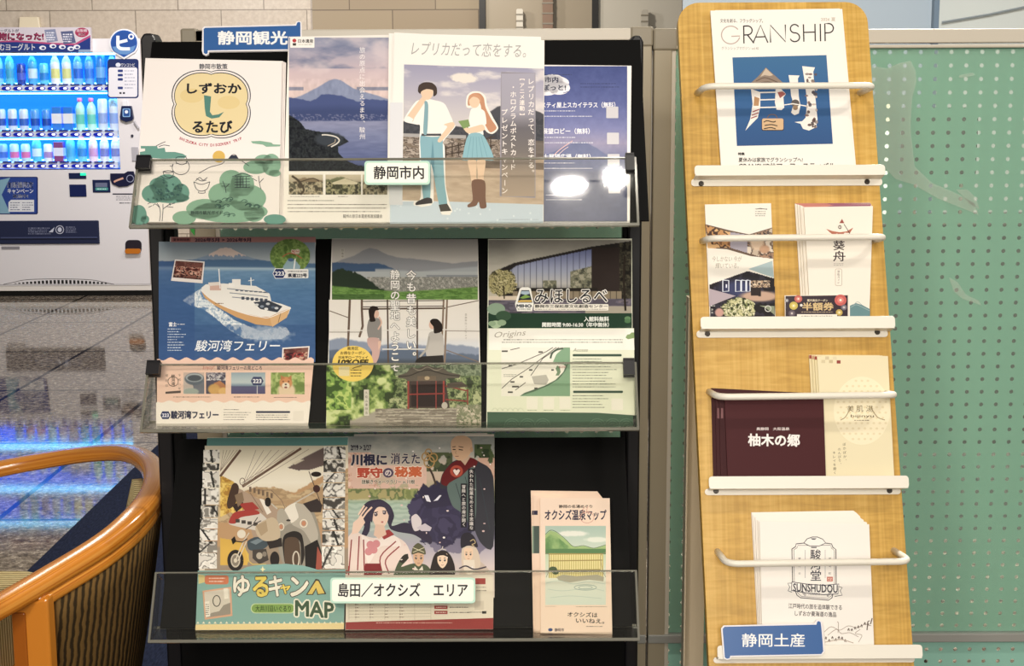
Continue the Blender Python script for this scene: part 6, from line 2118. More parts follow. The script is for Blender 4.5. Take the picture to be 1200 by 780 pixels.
def a_event(k):
    p = Pic(405, 511, 579.5, 700)
    X, Y = p.X, p.Y
    p.grad([(511, '#8f9690'), (530, '#a8a8a0'), (545, '#c8b8a4'), (560, '#cdb49c'), (575, '#a9a67c'), (582, '#7f8a5c'), (590, '#9cb8a0'), (618, '#a8b8b0'), (640, '#b0a8b8'), (665, '#d4c4c0'), (700, '#e0d0c4')])
    p.put(np.clip((fbm(X * 0.04, Y * 0.08, 3, 4) - 0.5) * 4, 0, 1) * (Y < 540) * 0.6, '#c9c4b4')
    p.patches(((Y > 512 + 14 * fbm(X * 0.05, Y * 0.05, 9)) & (Y < 578) & (X < 428 + 26 * fbm(X * 0.1, Y * 0.1, 5))).astype(float) * (Y > 530), ['#c8927c', '#e2b8a0', '#d8a890', '#ecccb8'], 0.12, 5)
    p.put((Y > 545) & (Y < 575) & (fbm(X * 0.12, Y * 0.16, 8) > 0.45) & (X < 500), '#dfb8a4')
    p.patches(((Y > 572) & (Y < 586) & (X < 490)).astype(float), ['#7f8a4c', '#9aa05c', '#6a7a48', '#b0a468'], 0.1, 3)
    p.patches(((Y > 530) & (Y < 552) & (X > 500) & (X < 530)).astype(float) * (fbm(X * 0.1, Y * 0.1, 7) > 0.42), ['#3f4a34', '#56603e'], 0.1, 3)
    p.patches(((Y > 520) & (Y < 545) & (X > 556)).astype(float) * (fbm(X * 0.1, Y * 0.1, 7) > 0.35), ['#36462c', '#4f5f38'], 0.1, 3)
    p.put((Y > 536) & (Y < 560) & (X > 560) & (fbm(X * 0.12, Y * 0.1, 2) > 0.4), '#d8ac94')
    p.put(((Y > 584) & (Y < 622)) * (np.sin(Y * 1.1 + fbm(X * 0.06, Y * 0.1, 3) * 9) * 0.5 + 0.2).clip(0, 0.35), '#d8e0d0')
    # dark spirit
    dm = ((X - 518) / 40) ** 2 + ((Y - 602) / 38) ** 2 < 0.95 + 0.75 * (fbm(X * 0.14, Y * 0.14, 6) - 0.5)
    p.put(dm, '#423c5a')
    dm2 = ((X - 540) / 44) ** 2 + ((Y - 625) / 26) ** 2 < 0.95 + 0.75 * (fbm(X * 0.1, Y * 0.1, 16) - 0.5)
    p.put(dm2 * 0.75, '#6a6480')
    p.patches(dm.astype(float), ['#3c3754', '#443e5e', '#39344f', '#4a4464'], 0.05, 9)
    p.poly([(490, 576), (496, 566), (504, 572), (512, 562), (520, 570), (530, 562), (534, 574), (545, 590), (500, 596)], '#38334c')
    k.pic(p)
    k.poly([(497, 580), (502, 580), (505, 588), (500, 587)], '#e8e6f0')
    k.poly([(508, 587), (515, 580), (517.5, 580), (513, 586)], '#e8e6f0')
    k.soft = True
    # staff
    k.line([(502, 546), (507, 556), (511, 568)], 2.4, '#4a3c34')
    k.patch = None
    for x, y, r in ((503, 541, 6), (499, 535, 4.4), (508, 536, 4.4), (502, 530, 3.6)):
        k.ring(x, y, r, r * 1.1, 1.5, '#b58c4c')
    # monk
    k.poly([(516, 572), (518, 556), (530, 541), (548, 536), (562, 541), (578, 558), (578, 640), (562, 634), (548, 600), (530, 586), (526, 572)], '#3a3a42')
    k.poly([(517, 566), (519, 555), (529, 543), (540, 538), (552, 536), (560, 541), (552, 552), (536, 562), (524, 569)], '#6b1f22')
    k.poly([(524, 569), (540, 558), (556, 548), (558, 600), (552, 616), (540, 600), (530, 592)], '#5f736e')
    k.lines([[(534, 566), (548, 612)], [(545, 558), (556, 600)], [(562, 560), (574, 620)]], 0.8, '#38444a')
    k.poly([(537, 536), (552, 534), (545, 545)], '#cfae90')
    k.poly([(528.5, 525), (529, 516), (535, 510.8), (545, 510.5), (552, 515), (553.5, 524), (550, 533), (543, 538.5), (536, 539), (530.5, 533)], '#dcb088')
    k.line([(530, 523.6), (534, 523)], 0.8, '#3a2a24')
    k.line([(537.5, 523), (543, 524)], 0.8, '#3a2a24')
    k.line([(530.5, 526.4), (534, 526.6)], 1.1, '#2a1e1c')
    k.line([(537.5, 526.4), (542.5, 527.2)], 1.1, '#2a1e1c')
    k.line([(534.5, 528), (533.5, 531), (535, 531.4)], 0.5, '#a87850')
    k.line([(533.5, 534.6), (537.5, 534.4)], 0.7, '#8a4a3c')
    k.ell(552.5, 526.5, 1.8, 3.2, '#d0a078', 12)
    k.ring(535, 552, 6, 5.5, 3.0, '#b84a34')
    k.poly([(535, 557), (531, 551.5), (533, 549.5), (535, 551), (537, 549.5), (539, 551.5)], '#f0dcd0')
    # heroine
    k.poly([(421, 612), (423, 596), (432, 587), (446, 585), (457, 592), (462, 604), (459, 616), (474, 612), (490, 616), (498, 620), (506, 630), (505, 637), (495, 632), (484, 626), (466, 623), (457, 619), (452, 608), (436, 606), (433, 622), (426, 632), (423, 628), (427, 616)], '#3b3348')
    k.poly([(482, 606), (488, 602), (494, 610), (492, 620), (486, 622), (483, 616)], '#ddd2d4')
    k.poly([(488, 618), (498, 613), (506, 618), (504, 622), (494, 622)], '#cfc4cc')
    k.poly([(404, 640), (414, 622), (424, 626), (438, 630), (462, 628), (478, 640), (480, 672), (404, 690)], '#ead4c8')
    k.poly([(424, 626), (438, 634), (462, 627), (470, 640), (446, 640), (432, 660), (426, 640)], '#f2e2d8')
    k.poly([(444, 624), (456, 620), (462, 626), (450, 632)], '#a83434')
    k.lines([[(412, 632), (408, 680)], [(421, 628), (419, 668)], [(426, 632), (427, 668)], [(464, 634), (446, 652), (448, 672)], [(468, 640), (452, 656), (456, 672)]], 1.5, '#9c3a3a', 4)
    k.poly([(428, 660), (446, 660), (448, 676), (426, 676)], '#8a2226')
    for x, y in ((434, 638), (438, 644), (432, 646), (441, 637)):
        k.ell(x, y, 4.5, 4.5, '#d8888c' if (x + y) % 3 else '#e4a8a4')
    k.poly([(404, 634), (408, 638), (408, 646), (404, 646)], '#a83434')
    k.poly([(404, 660), (410, 664), (408, 672), (404, 672)], '#a83434')
    k.poly([(436, 606), (437, 596), (444, 590), (452, 593), (455.5, 602), (454, 611), (448, 619), (441, 617.5)], '#f0cdb4')
    k.poly([(440, 614), (450, 615), (453, 626), (444, 631), (438, 627)], '#e6bfa4')
    k.poly([(433, 606), (434, 593), (441, 587), (452, 588), (459, 598), (456, 604), (451, 595), (443, 594), (438, 600), (436, 612)], '#41384e')
    for x, y in ((440.5, 602.5), (450.5, 600.5)):
        k.ell(x, y, 2.1, 2.3, '#5c4a56', 14)
        k.ell(x - 0.5, y - 0.7, 0.7, 0.7, '#f6f0f0', 8)
    k.line([(437.5, 600.5), (443, 599.5)], 0.8, '#2e2434')
    k.line([(448, 598.5), (453, 598.5)], 0.8, '#2e2434')
    k.ell(448, 611.5, 1.5, 1.0, '#c2645c', 12)
    k.lines([[(436, 594), (430, 600), (424, 608), (416, 616)], [(430, 594), (424, 602), (418, 612)], [(427, 592), (420, 603)]], 2.0, '#f0cdb4', 4)
    k.poly([(414, 612), (424, 604), (428, 612), (420, 624), (412, 626)], '#f0cdb4')
    # three companions
    k.poly([(461, 674), (466, 660), (472, 651), (477, 649), (478, 655), (470, 664), (484, 660), (500, 662), (506, 676), (464, 678)], '#4d5a3c')
    k.poly([(472, 651), (478, 648.5), (479, 654), (472, 660), (468, 658)], '#2f2c24')
    face(k, 490.5, 654.5, 1.0, '#d8ab84')
    k.poly([(482.5, 649.5), (484, 641), (490, 636), (497, 641), (498.8, 649.5), (490, 647.5)], '#5c5a3c')
    k.lines([[(484, 641.5), (497, 647)], [(497, 641.5), (484, 647)]], 0.8, '#d6cfa8')
    k.poly([(486, 663), (490.5, 668), (495, 663), (496, 668), (485, 668)], '#e0d8c4')
    k.poly([(503, 672), (508, 652), (514, 645.5), (523, 645.5), (529, 652), (533, 664), (531, 676), (504, 676)], '#2f2624')
    face(k, 518.5, 657, 0.95, '#f0d0b0')
    k.poly([(511.5, 653), (514, 648), (521, 647), (526, 653), (520, 650.5), (515, 651)], '#2f2624')
    k.lines([[(513, 646), (518, 643), (523, 644.5)], [(518, 643), (519, 640)]], 1.0, '#d8d0c4')
    k.poly([(537, 676), (542, 660), (548, 655), (560, 656), (568, 662), (576, 672), (576, 680), (536, 680)], '#c8b4a4')
    k.poly([(541, 645), (544, 640), (556, 640), (561, 648), (563, 662), (556, 672), (546, 672), (541, 660)], '#d8c4ac')
    face(k, 549, 650, 0.85, '#ecc8a4')
    k.poly([(540.5, 642), (540, 630), (544, 624.5), (550, 624), (556, 629), (560, 641), (549, 639)], '#2e2a34')
    k.lines([[(551, 634), (555, 632), (557, 636), (553, 638), (556, 640)]], 1.0, '#c8b078', 3)
    k.poly([(543, 656), (556, 656), (557, 668), (550, 676), (544, 668)], '#e6d8c4')
    k.lines([[(538, 666), (546, 663), (556, 667), (570, 664)]], 1.6, '#3a3040', 4)
    k.soft = False
    # petals
    rnd = random.Random(5)
    z = k.z
    for i in range(34):
        k.z = z
        x, y = rnd.uniform(430, 575), rnd.uniform(520, 668)
        k.ell(x, y, rnd.uniform(0.7, 1.7), rnd.uniform(0.6, 1.2), rnd.choice(('#f0dcd4', '#e8c4bc', '#f4ece8')), 8)
    # lettering
    k.greek(412, 520, 420, 526, 1, '#3a3440', 1.6, 3, 0)
    k.text('2/19 ▸ 2/27' if False else '2/19 > 2/27', 411, 521.5, 435, 527.5, '#332e40', 0.03)
    k.text('川根に', 412, 532.5, 453, 545, '#2c2c48', 0.05, out='#cdbfae', ow=0.05)
    k.text('消えた', 458, 531, 492, 543.5, '#2e3050', 0.02, out='#cdbfae', ow=0.05)
    k.text('野守', 419, 548, 448, 559.5, '#c0472e', 0.05, out='#f0dcc4', ow=0.06)
    k.ell(455, 554, 6.2, 5.6, '#5a4a62')
    k.text('の', 451.5, 551, 458.5, 557.5, '#e8dcd4', 0.03)
    k.text('秘薬', 463, 547, 494, 558.5, '#d2622e', 0.05, out='#f0dcc4', ow=0.06)
    k.text('謎解きウォークラリー in 川根', 424, 562, 486, 567, '#4a4034', 0.02, out='#efe4d0', ow=0.06)
    k.rect(548.5, 549, 556.5, 622, '#26242c')
    k.vtext('失われた秘薬をめぐる不思議な', 552.5, 550, 621, '#ece4dc', 5.0, 0.01)
    k.rect(540, 566.5, 547, 618, '#26242c')
    k.vtext('冒険へと旅の扉が開く', 543.5, 568, 617, '#ece4dc', 5.0, 0.01)
    # information block and red foot
    k.poly([(405, 674), (578.5, 673), (578, 726), (405.2, 729.5)], '#e7dcc8')
    k.rect(405, 676.5, 560, 683, '#c04a40') if False else None
    z = k.z
    for i in range(8):
        k.lines([[(409, 698 + i * 3.6), (505, 697 + i * 3.6)]], 0.4, '#b8a890')
    for x in (409, 417, 434, 451, 469, 486, 505):
        k.line([(x, 698), (x, 726)], 0.4, '#b8a890')
    k.greek(416, 699, 422, 725, 7, '#7a5f50', 0.8, 3, 0.4)
    k.greek(433, 699, 439, 725, 7, '#7a5f50', 0.8, 4, 0.4)
    k.greek(451, 699, 456, 725, 7, '#7a5f50', 0.8, 5, 0.4)
    k.greek(468, 699, 474, 725, 7, '#7a5f50', 0.8, 6, 0.4)
    for y in (680, 703.5, 709.5, 715.5):
        k.rr(509, y, 524.5, y + 4, 0.5, '#a83a34')
        k.greek(511, y + 0.8, 523, y + 3.2, 1, '#efd8cc', 0.8, int(y), 0)
        k.greek(527, y, 552, y + 4, 1, '#5a4c44', 0.9, int(y) + 1, 0.3)
    k.rr(557, 677.5, 569, 684.5, 0.6, '#a83a34')
    k.greek(558, 686, 570, 694, 2, '#6a5c50', 0.8, 9, 0)
    k.rr(556, 704, 567, 714.5, 0.4, '#d8ccb8')
    k.greek(548, 716, 565, 718.5, 1, '#5a4c44', 0.7, 10, 0)
    k.rr(565, 716, 570, 719, 0.3, '#3a342e')
    k.poly([(405.2, 729), (578, 724), (578, 737), (405, 737.5)], '#9c2a26')
    k.greek(441, 728, 530, 731.5, 1, '#e0b0a4', 0.8, 11, 0)


def a_spa(k):
    k.text('静岡の名湯めぐり', 655, 591.3, 694, 595, '#4a4038', 0.03)
    k.text('オクシズ温泉マップ', 638.5, 597, 710.5, 609, '#33304a', 0.03)
    k.ring(688, 606, 8, 6.5, 0.7, '#dca08c')
    k.lines([[(685, 594), (683, 598), (686, 602)], [(689, 593), (687.5, 598), (690, 602)]], 0.7, '#dca08c', 4)
    p = Pic(639, 616, 710, 708.5)
    X, Y = p.X, p.Y
    p.grad([(616, '#a9c4b4'), (640, '#c4d2c0'), (648, '#b8cca8'), (675, '#dde0cc'), (708, '#cfdccc')])
    p.ell(671, 625, 18, 3.2, '#e8eadc', 0.4, 1, 0.4)
    p.ell(700, 632, 14, 3.0, '#dfe4d4', 0.4, 1, 0.4)
    hill = [(639, 626), (645, 621), (652, 623), (662, 631), (672, 640), (684, 639), (696, 642), (710, 638)]
    p.below(hill, '#9cbc70', m=(Y < 649) * 1.0)
    p.put((Y > np.interp(X, [q[0] for q in hill], [q[1] + 5 for q in hill])) * (Y < 649) * np.clip(fbm(X * 0.12, Y * 0.12, 3) * 2 - 0.5, 0, 1), '#5c8c4c')
    p.put((Y > 643) & (Y < 649), '#54824c')
    k.pic(p)
    k.line(hill, 0.6, '#4e6a3c', 4)
    k.rect(643, 648, 707, 677, '#c9b862')
    k.lines([[(645 + i * 2.6, 649), (645 + i * 2.6, 677)] for i in range(24)], 1.1, '#e8dd98')
    k.lines([[(643, 649), (707, 648.5)], [(643, 657), (706, 656)], [(644, 668), (704, 667)]], 1.2, '#a08c40')
    k.lines([[(639, 648), (644, 651), (643, 668), (640, 676)], [(710, 647), (704, 651), (706, 668), (710, 676)]], 0.6, '#8a8468', 4)
    cloud(k, '#4a5c3c', (648, 667, 5, 3.5), (651, 670, 4, 3))
    k.poly([(652, 676), (660, 673), (676, 675), (700, 673), (708, 676), (707, 681), (690, 679), (668, 682), (655, 680)], '#a8a48c')
    k.lines([[(640, 683), (655, 680), (672, 684), (690, 681), (709, 684)], [(642, 690), (660, 692), (690, 689), (708, 692)], [(645, 700), (670, 698), (705, 701)]], 0.6, '#b4c8bc', 5)
    k.ring(686, 688, 13, 3.2, 0.7, '#8aa49c')
    k.ring(686, 688, 8, 2, 0.6, '#8aa49c')
    k.greek(639, 709.5, 652, 711, 1, '#a8987c', 0.5, 3, 0)
    k.greek(675, 709.8, 711, 711.5, 1, '#8a7c64', 0.6, 4, 0)
    k.text('オクシズは', 665, 717, 700, 722.5, '#37312c', 0.02, tilt=1)
    k.text('いいねえ。', 675, 724.5, 708, 730, '#37312c', 0.02, tilt=1)
    k.greek(687, 732.5, 707, 735, 1, '#6a6058', 0.7, 5, 0.05)
    k.ell(645, 737.6, 2.6, 1.9, '#33508a')
    k.text('静岡市', 650, 735.8, 661, 739.6, '#4a4450', 0.02)


SPAB = '#f0d2b8'
sheet('booklet', 'travel map booklet with scooter and motorbike on a teal cover', 'booklet', RP[2], [(243, 512.5), (408, 511.5), (403, 737), (229, 738)], 0.002, 0.0016, a_tour, '#e2d8c4', INK_GLOSS)
sheet('flyer', 'grey backed spare sheet just showing over the illustrated monk flyer', 'flyer', RP[2], [(415, 508.5), (571, 507), (573, 735), (408, 736)], 0.0006, 0.0006, None, '#b9b4a8', face='printed_face', block='paper')
sheet('flyer', 'illustrated event flyer with a monk, a long haired girl and a red foot band', 'flyer', RP[2], [(411.5, 513), (579, 508.5), (578, 737), (404.5, 738)], 0.002, 0.0008, a_event, '#e4d8c6', INK_GLOSS, face='printed_face', block='paper')
SP = ['peach hot spring map leaflet at the back of its pile, top corner cut off', 'peach hot spring map leaflet in the middle of its pile, set to the side']
for i, q in enumerate(([(622, 574.5), (700, 575.5), (706, 583), (708, 740), (625, 740.5)], [(625, 580), (704, 581), (712, 741), (627.5, 741)])):
    def a_edge(k, i=i):
        k.rect(623.5 + 2 * i, 598, 628 + 2 * i, 603, '#33304a')
        k.rect(623.5 + 2 * i, 616, 632, 648, '#4a5c54' if i else '#8aa48c')
    sheet('map_leaflet', SP[i], 'leaflet', RP[2], q, 0.001 + 0.005 * i, 0.0045, a_edge, SPAB, group='hot spring map leaflets', edge=mat('peach_paper', SPAB, 0.7, spec=0.2))
sheet('map_leaflet', 'hot spring map leaflet with bath, bamboo fence and green hill, front of its pile', 'leaflet', RP[2], [(633, 583), (714.5, 583.5), (717.5, 743), (633.5, 741.5)], 0.0112, 0.006, a_spa, '#f3d8c0', group='hot spring map leaflets', edge=mat('peach_paper', SPAB, 0.7, spec=0.2))

# ================================================================ name plates on the trays and flag signs
def plate(label, pl, box, text, tb, z=0.0012):
    x0, y0, x1, y1 = box
    def art(k):
        k.poly(rrect(x0 + 2.2, y0 + 2.2, x1 - 2.2, y1 - 2.2, 3), '#f4f2e4')
        k.text(text, *tb, '#26262c', 0.022)
    q = pl.loc(rrect(x0, y0, x1, y1, 4), z + 0.002)
    org = np.array(((q[:, 0].min() + q[:, 0].max()) / 2, q[:, 1].min()))
    t = thing('name_plate', label, 'sign', pl.world(org[0], org[1], z), pl.rx)
    MB().prism([tuple(p - org) for p in q], 0, 0.002).build('card', mat('plate_mint', '#b9dccb', 0.4), t)
    k = Ink(pl, z + 0.002, org)
    art(k)
    k.build('lettering', INK_MATT, t, 0.002)
    return t


plate('mint edged name plate on the upper tray of the black rack', LP[0], (427, 188.5, 504, 216), '静岡市内', (438, 194.5, 496.5, 209.5))
plate('long mint edged name plate on the lowest tray of the black rack', LP[2], (387, 676.5, 557, 706.5), '島田／オクシズ　エリア', (396.5, 683, 548, 699))


def flag(label, pl, z, outer, inner, txt, tb, bold=0.03):
    q = pl.loc(outer, z + 0.003)
    org = np.array(((q[:, 0].min() + q[:, 0].max()) / 2, q[:, 1].min()))
    t = thing('flag_sign', label, 'sign', pl.world(org[0], org[1], z), pl.rx)
    MB().prism([tuple(p - org) for p in q], 0, 0.003).build('card', mat('flag_white', '#ece9ec', 0.4), t)
    k = Ink(pl, z + 0.003, org)
    k.poly(inner, '#2a62a6' if bold < 0.035 else '#1d4698')
    if bold > 0.035:
        k.poly([inner[0]] + [(inner[0][0] + 20, inner[0][1] + 28), (inner[0][0] + 2, inner[0][1] + 28)], '#1a3f8c')
    k.text(txt, *tb, '#f4f4f4', bold)
    k.build('lettering', INK_GLOSS, t, 0.003)
    return t


flag('blue scroll shaped sign standing on top of the black rack', RP[0], -0.0045,
     [(237, 33), (239.5, 31), (346, 28.5), (347, 25.5), (350, 24.2), (353, 25.5), (353.5, 30), (353.5, 57), (350, 59), (245, 60.5), (244.5, 63.5), (241, 65), (237.5, 63), (236.5, 59)],
     [(238.6, 34), (240.5, 32.6), (347, 30), (348.3, 26.6), (350.3, 25.6), (352, 26.6), (352.2, 56), (350, 57.6), (243.6, 59), (243.2, 62.6), (241, 63.4), (238.8, 62)],
     '静岡観光', (255.5, 36.5, 336.5, 52), 0.03)
flag('blue scroll shaped sign on the lowest shelf of the wooden stand', BP, 0.0305,
     [(845, 736), (848, 732.5), (955, 730), (956, 727), (959, 726), (963, 727.5), (964, 734), (966.5, 763), (963, 767.5), (857, 769.5), (856, 772), (852, 773), (848, 771), (847, 760)],
     [(846.8, 736.5), (849, 734), (956.6, 731.6), (957.6, 728.4), (959.3, 727.4), (961.6, 728.6), (962.6, 735), (964.8, 762.6), (962.4, 766), (855.8, 768), (855, 770.8), (852, 771.6), (849.4, 770), (848.6, 760)],
     '静岡土産', (869.5, 742, 943, 757.5), 0.012)

# ================================================================ printed matter on the wooden stand
def onb(q, i):
    """Corners in the photo, with the foot set on shelf I (hidden behind its lip)."""
    return q


def a_mag(k):
    k.text('文化を創る、フラッグシップ。', 844, 22, 894, 26.5, '#4a4640', 0.015)
    def arc_(cx, cy, rx, ry, a0, a1, n=14):
        return [(cx + rx * math.cos(math.radians(a0 + (a1 - a0) * i / n)), cy + ry * math.sin(math.radians(a0 + (a1 - a0) * i / n))) for i in range(n + 1)]
    k.line(arc_(856.3, 41, 10.8, 10.4, -38, -345, 26), 1.3, '#b9a49a')
    k.line([(857, 42.6), (867.2, 42.2)], 1.3, '#b9a49a')
    LT = '#2a2628'
    k.lines([[(871.5, 30), (871.8, 51)], [(871.5, 30.6), (876, 30.4)] + arc_(876, 35.6, 5.4, 5.2, -90, 90, 10) + [(871.7, 41)], [(876, 41), (883.5, 50.6)],
             [(882.5, 50.6), (891.2, 29.6), (899.8, 50)], [(886, 43.4), (896.8, 43)],
             [(903, 49.8), (902.6, 29.4), (920.6, 49), (920.2, 28.8)],
             arc_(931.2, 33.6, 5.0, 4.9, -25, -270, 14) + arc_(931.4, 43.6, 5.6, 5.2, -90, 160, 14),
             [(941.5, 28.4), (942, 48.8)], [(955, 28), (955.4, 48.4)], [(941.7, 38), (955.2, 37.6)],
             [(961.2, 27.9), (961.6, 48.3)],
             [(967, 48.2), (966.6, 27.8), (971, 27.6)] + arc_(971, 33, 5.6, 5.4, -90, 90, 10) + [(966.8, 38.6)]], 1.5, LT)
    k.text('グランシップマガジン vol.40', 845.5, 54.5, 889, 58.5, '#8a847c', 0.0)
    k.text('2026 夏', 962, 20.5, 979, 24.8, '#b8ab98', 0.01)
    p = Pic(0, 0, 115, 105, 0.9)
    p.grad([(0, '#2f6b9c'), (50, '#25609a'), (105, '#24538c')])
    k.quadpic(p, (0, 0, 115, 105), [(858.3, 67.3), (968.5, 64.5), (976, 168.5), (863.5, 171)])
    W, D = '#efe8e0', '#8a6a58'
    # the character built of white pieces with patterned ends
    k.poly([(897.5, 79), (903, 84), (912, 92), (919, 98), (916, 103), (880, 104), (880, 97), (888, 90)], '#8f7c6c')
    k.poly([(897.5, 80), (906, 88), (902, 89), (896, 88), (891, 90)], '#c8b49c')
    k.lines([[(886, 95), (896, 91), (908, 95), (916, 99)], [(884, 99), (900, 96), (914, 101)]], 1.0, '#5f4c40', 4)
    k.poly([(880, 104), (891, 108), (891, 125), (888, 138), (880, 146), (873.5, 153), (879, 140), (882, 122)], W)
    k.poly([(884, 113), (890, 115), (889, 124), (883, 124)], '#b88858')
    k.poly([(881.5, 131), (889, 127), (888, 137), (880, 138)], W)
    k.lines([[(882, 131), (890, 128)], [(881, 135), (889, 132)], [(880, 138.5), (887, 136)]], 1.2, '#a83c44')
    k.lines([[(890, 108.5), (910, 108)], [(890, 117), (910, 116.5)], [(889, 126), (911, 125.5)]], 1.5, W)
    k.poly([(909, 103), (915, 104), (921, 110), (918, 114), (919, 126), (916, 129), (910, 128.5), (908, 120)], W)
    k.poly([(911, 108), (917, 107), (921, 110), (914, 115)], '#a85850')
    k.poly([(924, 88), (937, 88.5), (935, 92), (936, 112), (938, 124), (936, 133), (931, 135), (927, 132), (930, 122), (927, 112), (926, 100)], W)
    k.ell(932, 121, 4.8, 4.4, '#5c5450')
    k.ell(932, 126, 3, 3, '#94785c')
    k.line([(919, 123), (929, 121.5), (949, 125)], 1.2, W)
    k.poly([(940, 77.5), (955, 79), (953, 84), (955, 110), (958, 140), (956, 149), (948, 153), (941, 151), (938, 145), (931, 143), (940, 142), (944, 138), (946, 120), (943, 96)], W)
    k.patchw = None
    rnd = random.Random(3)
    z = k.z
    for i in range(34):
        k.z = z
        x, y = rnd.uniform(945, 957), rnd.uniform(86, 149)
        k.ell(x, y, rnd.uniform(1.0, 2.8), rnd.uniform(1.0, 2.6), rnd.choice(('#5a525c', '#9a8c86', '#c2b2a6', '#6e5a58', '#8a6c64')), 9)
    k.rr(892.5, 139, 918.5, 153, 2, '#3c2a22')
    k.rr(893, 138.8, 918, 152.2, 2, '#d8b080')
    k.lines([[(899, 138), (902, 134.5), (908, 134.5), (911, 138)]], 0.9, '#7a5c40', 3)
    k.lines([[(895, 143), (899, 141.5), (906, 143), (909, 142)], [(896, 147), (904, 146), (911, 147.5)], [(895, 151), (903, 149.5), (909, 151)]], 1.2, '#3f342c', 4)
    k.text('特集', 865, 178.6, 872.5, 181.8, '#3a3634', 0.04)
    k.text('夏休みは家族でグランシップへ!', 865.5, 184.5, 940.5, 189.8, '#3a3634', 0.015)
    k.text('GRANSHIPサマーフェスティバル', 865.5, 190.8, 978.5, 199, '#3a3634', 0.02)


def a_smart(k):
    k.poly([(826.4, 262.5), (854, 269.5), (878, 274.5), (905, 266.5), (906.6, 303), (880, 300), (852, 292), (829.5, 290.5)], '#6a5444')
    p = Pic(826.5, 262, 906.5, 306, 0.8)
    p.patches((p.X < 862).astype(float), ['#8a5a34', '#c89050', '#4a3024', '#e0b070'], 0.1, 3)
    p.patches((p.X >= 862).astype(float), ['#c8b49c', '#5a4c48', '#a88468', '#3c3434', '#e4d4c0'], 0.14, 6)
    p.put((p.X > 856) & (p.X < 876) & (p.Y > 270), '#a9a2b0')
    p.ell(887, 284, 8, 9, '#dcc0a0', 0.4)
    p.ell(896, 292, 6, 5, '#c89c78', 0.4)
    m = p.inside([(827, 263), (852, 271), (878, 275), (905, 267), (907, 303.5), (894, 302), (856, 290.5), (829, 291)])
    k.pic(p, m)
    k.greek(885, 243.5, 899, 246, 1, '#7a756c', 0.7, 3, 0)
    k.lines([[(886, 245), (891, 244), (899, 245.3)]], 0.7, '#5a554c')
    k.greek(885, 246.5, 898, 254, 3, '#7a756c', 0.7, 4, 0.3)
    k.text('今しかない 今が', 834.5, 300, 869, 306.5, '#a09686', 0.0, slant=0.1)
    k.text('輝いている。', 838.5, 308, 866, 314.5, '#a09686', 0.0, slant=0.1)
    k.poly([(877, 315), (905, 305.5), (907, 325.5)], '#a4bcc0')
    p = Pic(829, 313, 909, 374, 0.8)
    p.put(np.ones_like(p.X), '#26202a')
    p.patches(np.ones_like(p.X), ['#1e1a22', '#2e2a38', '#191418'], 0.08, 4)
    p.ell(865, 338, 22, 10, '#3a4270', 0.8, 0.9)
    p.ell(890, 347, 22, 6, '#c4a088', 0.4, 1)
    p.poly([(878, 332), (892, 333), (892, 347), (880, 346)], '#2a2020')
    p.patches(((p.X > 878) & (p.X < 902) & (p.Y > 329) & (p.Y < 337)).astype(float), ['#6a5444', '#e0c8a8', '#2a2226', '#b89878'], 0.3, 8)
    fl = ((p.X - 866) / 20) ** 2 + ((p.Y - 363) / 14) ** 2 < 1 + 0.8 * (fbm(p.X * 0.2, p.Y * 0.2, 5) - 0.5)
    p.patches(fl.astype(float), ['#2c3018', '#8c9456', '#e8e2bc', '#56602c', '#c8c48c'], 0.28, 9)
    p.ell(843, 366, 5, 5, '#c8988c', 0.3)
    m = p.inside([(831, 333), (876, 317), (908, 326), (909, 374), (832, 374)])
    k.pic(p, m)
    for x, w in ((847, 7), (862, 6), (869, 5), (875, 4)):
        k.line([(x, 328), (x + w, 328.5), (x + w, 341), (x, 341.5), (x, 328)], 1.1, '#dfe4f2')
    k.rect(850.5, 333, 852, 337, '#eef')
    k.poly([(831, 338), (862, 346.5), (831, 359)], '#b4a4ae')
    k.poly([(890, 358), (907.5, 358.5), (908, 369), (897, 360.5)], '#8a9478')
    k.ring(900, 361.5, 3.4, 3.4, 0.8, '#d8d8d0')
    k.greek(833, 357.5, 838, 359, 1, '#e8e8e0', 0.8, 3, 0)
    k.vtext('静岡', 834.5, 361, 368, '#d8d8d0', 2.6)


def a_boat(k):
    k.poly([(983.5, 261.3), (986.8, 256.2), (989.5, 261.5)], '#9c4a3c')
    k.ring(984.2, 266, 1.8, 1.8, 0.8, '#5a4a48')
    k.line([(984.2, 263.5), (984.2, 268.5)], 0.7, '#5a4a48')
    k.poly([(968, 268), (975, 270.5), (984, 272), (992, 271), (1000, 266.5), (996, 273), (990, 272.5), (986, 276), (981, 273.5), (976, 275), (972, 271.8)], '#b8684c')
    k.line([(989, 262.5), (995, 272), (996, 274)], 0.8, '#3a2c2c')
    k.text('葵', 976.5, 282, 990, 293, '#3a2c30', 0.015)
    k.text('舟', 976.5, 294, 990.5, 306, '#3a2c30', 0.015)
    k.greek(977, 308, 989, 311.5, 2, '#8a8078', 0.5, 3, 0.2)
    k.line(rrect(979, 315, 986.5, 334.5, 1.5) + [rrect(979, 315, 986.5, 334.5, 1.5)[0]], 0.5, '#b09a88')
    k.vtext('葵船ガイド', 982.7, 316.5, 333, '#6a5a54', 3.4)
    k.poly([(996, 358), (1003, 355), (1010, 357), (1019.5, 362), (1019.5, 372), (996, 372)], '#5f8a90')
    k.lines([[(997, 360), (1003, 357), (1009, 359), (1019, 364)], [(1000, 357), (1005, 353.5), (1010, 357)]], 0.6, '#9cb4b4', 4)


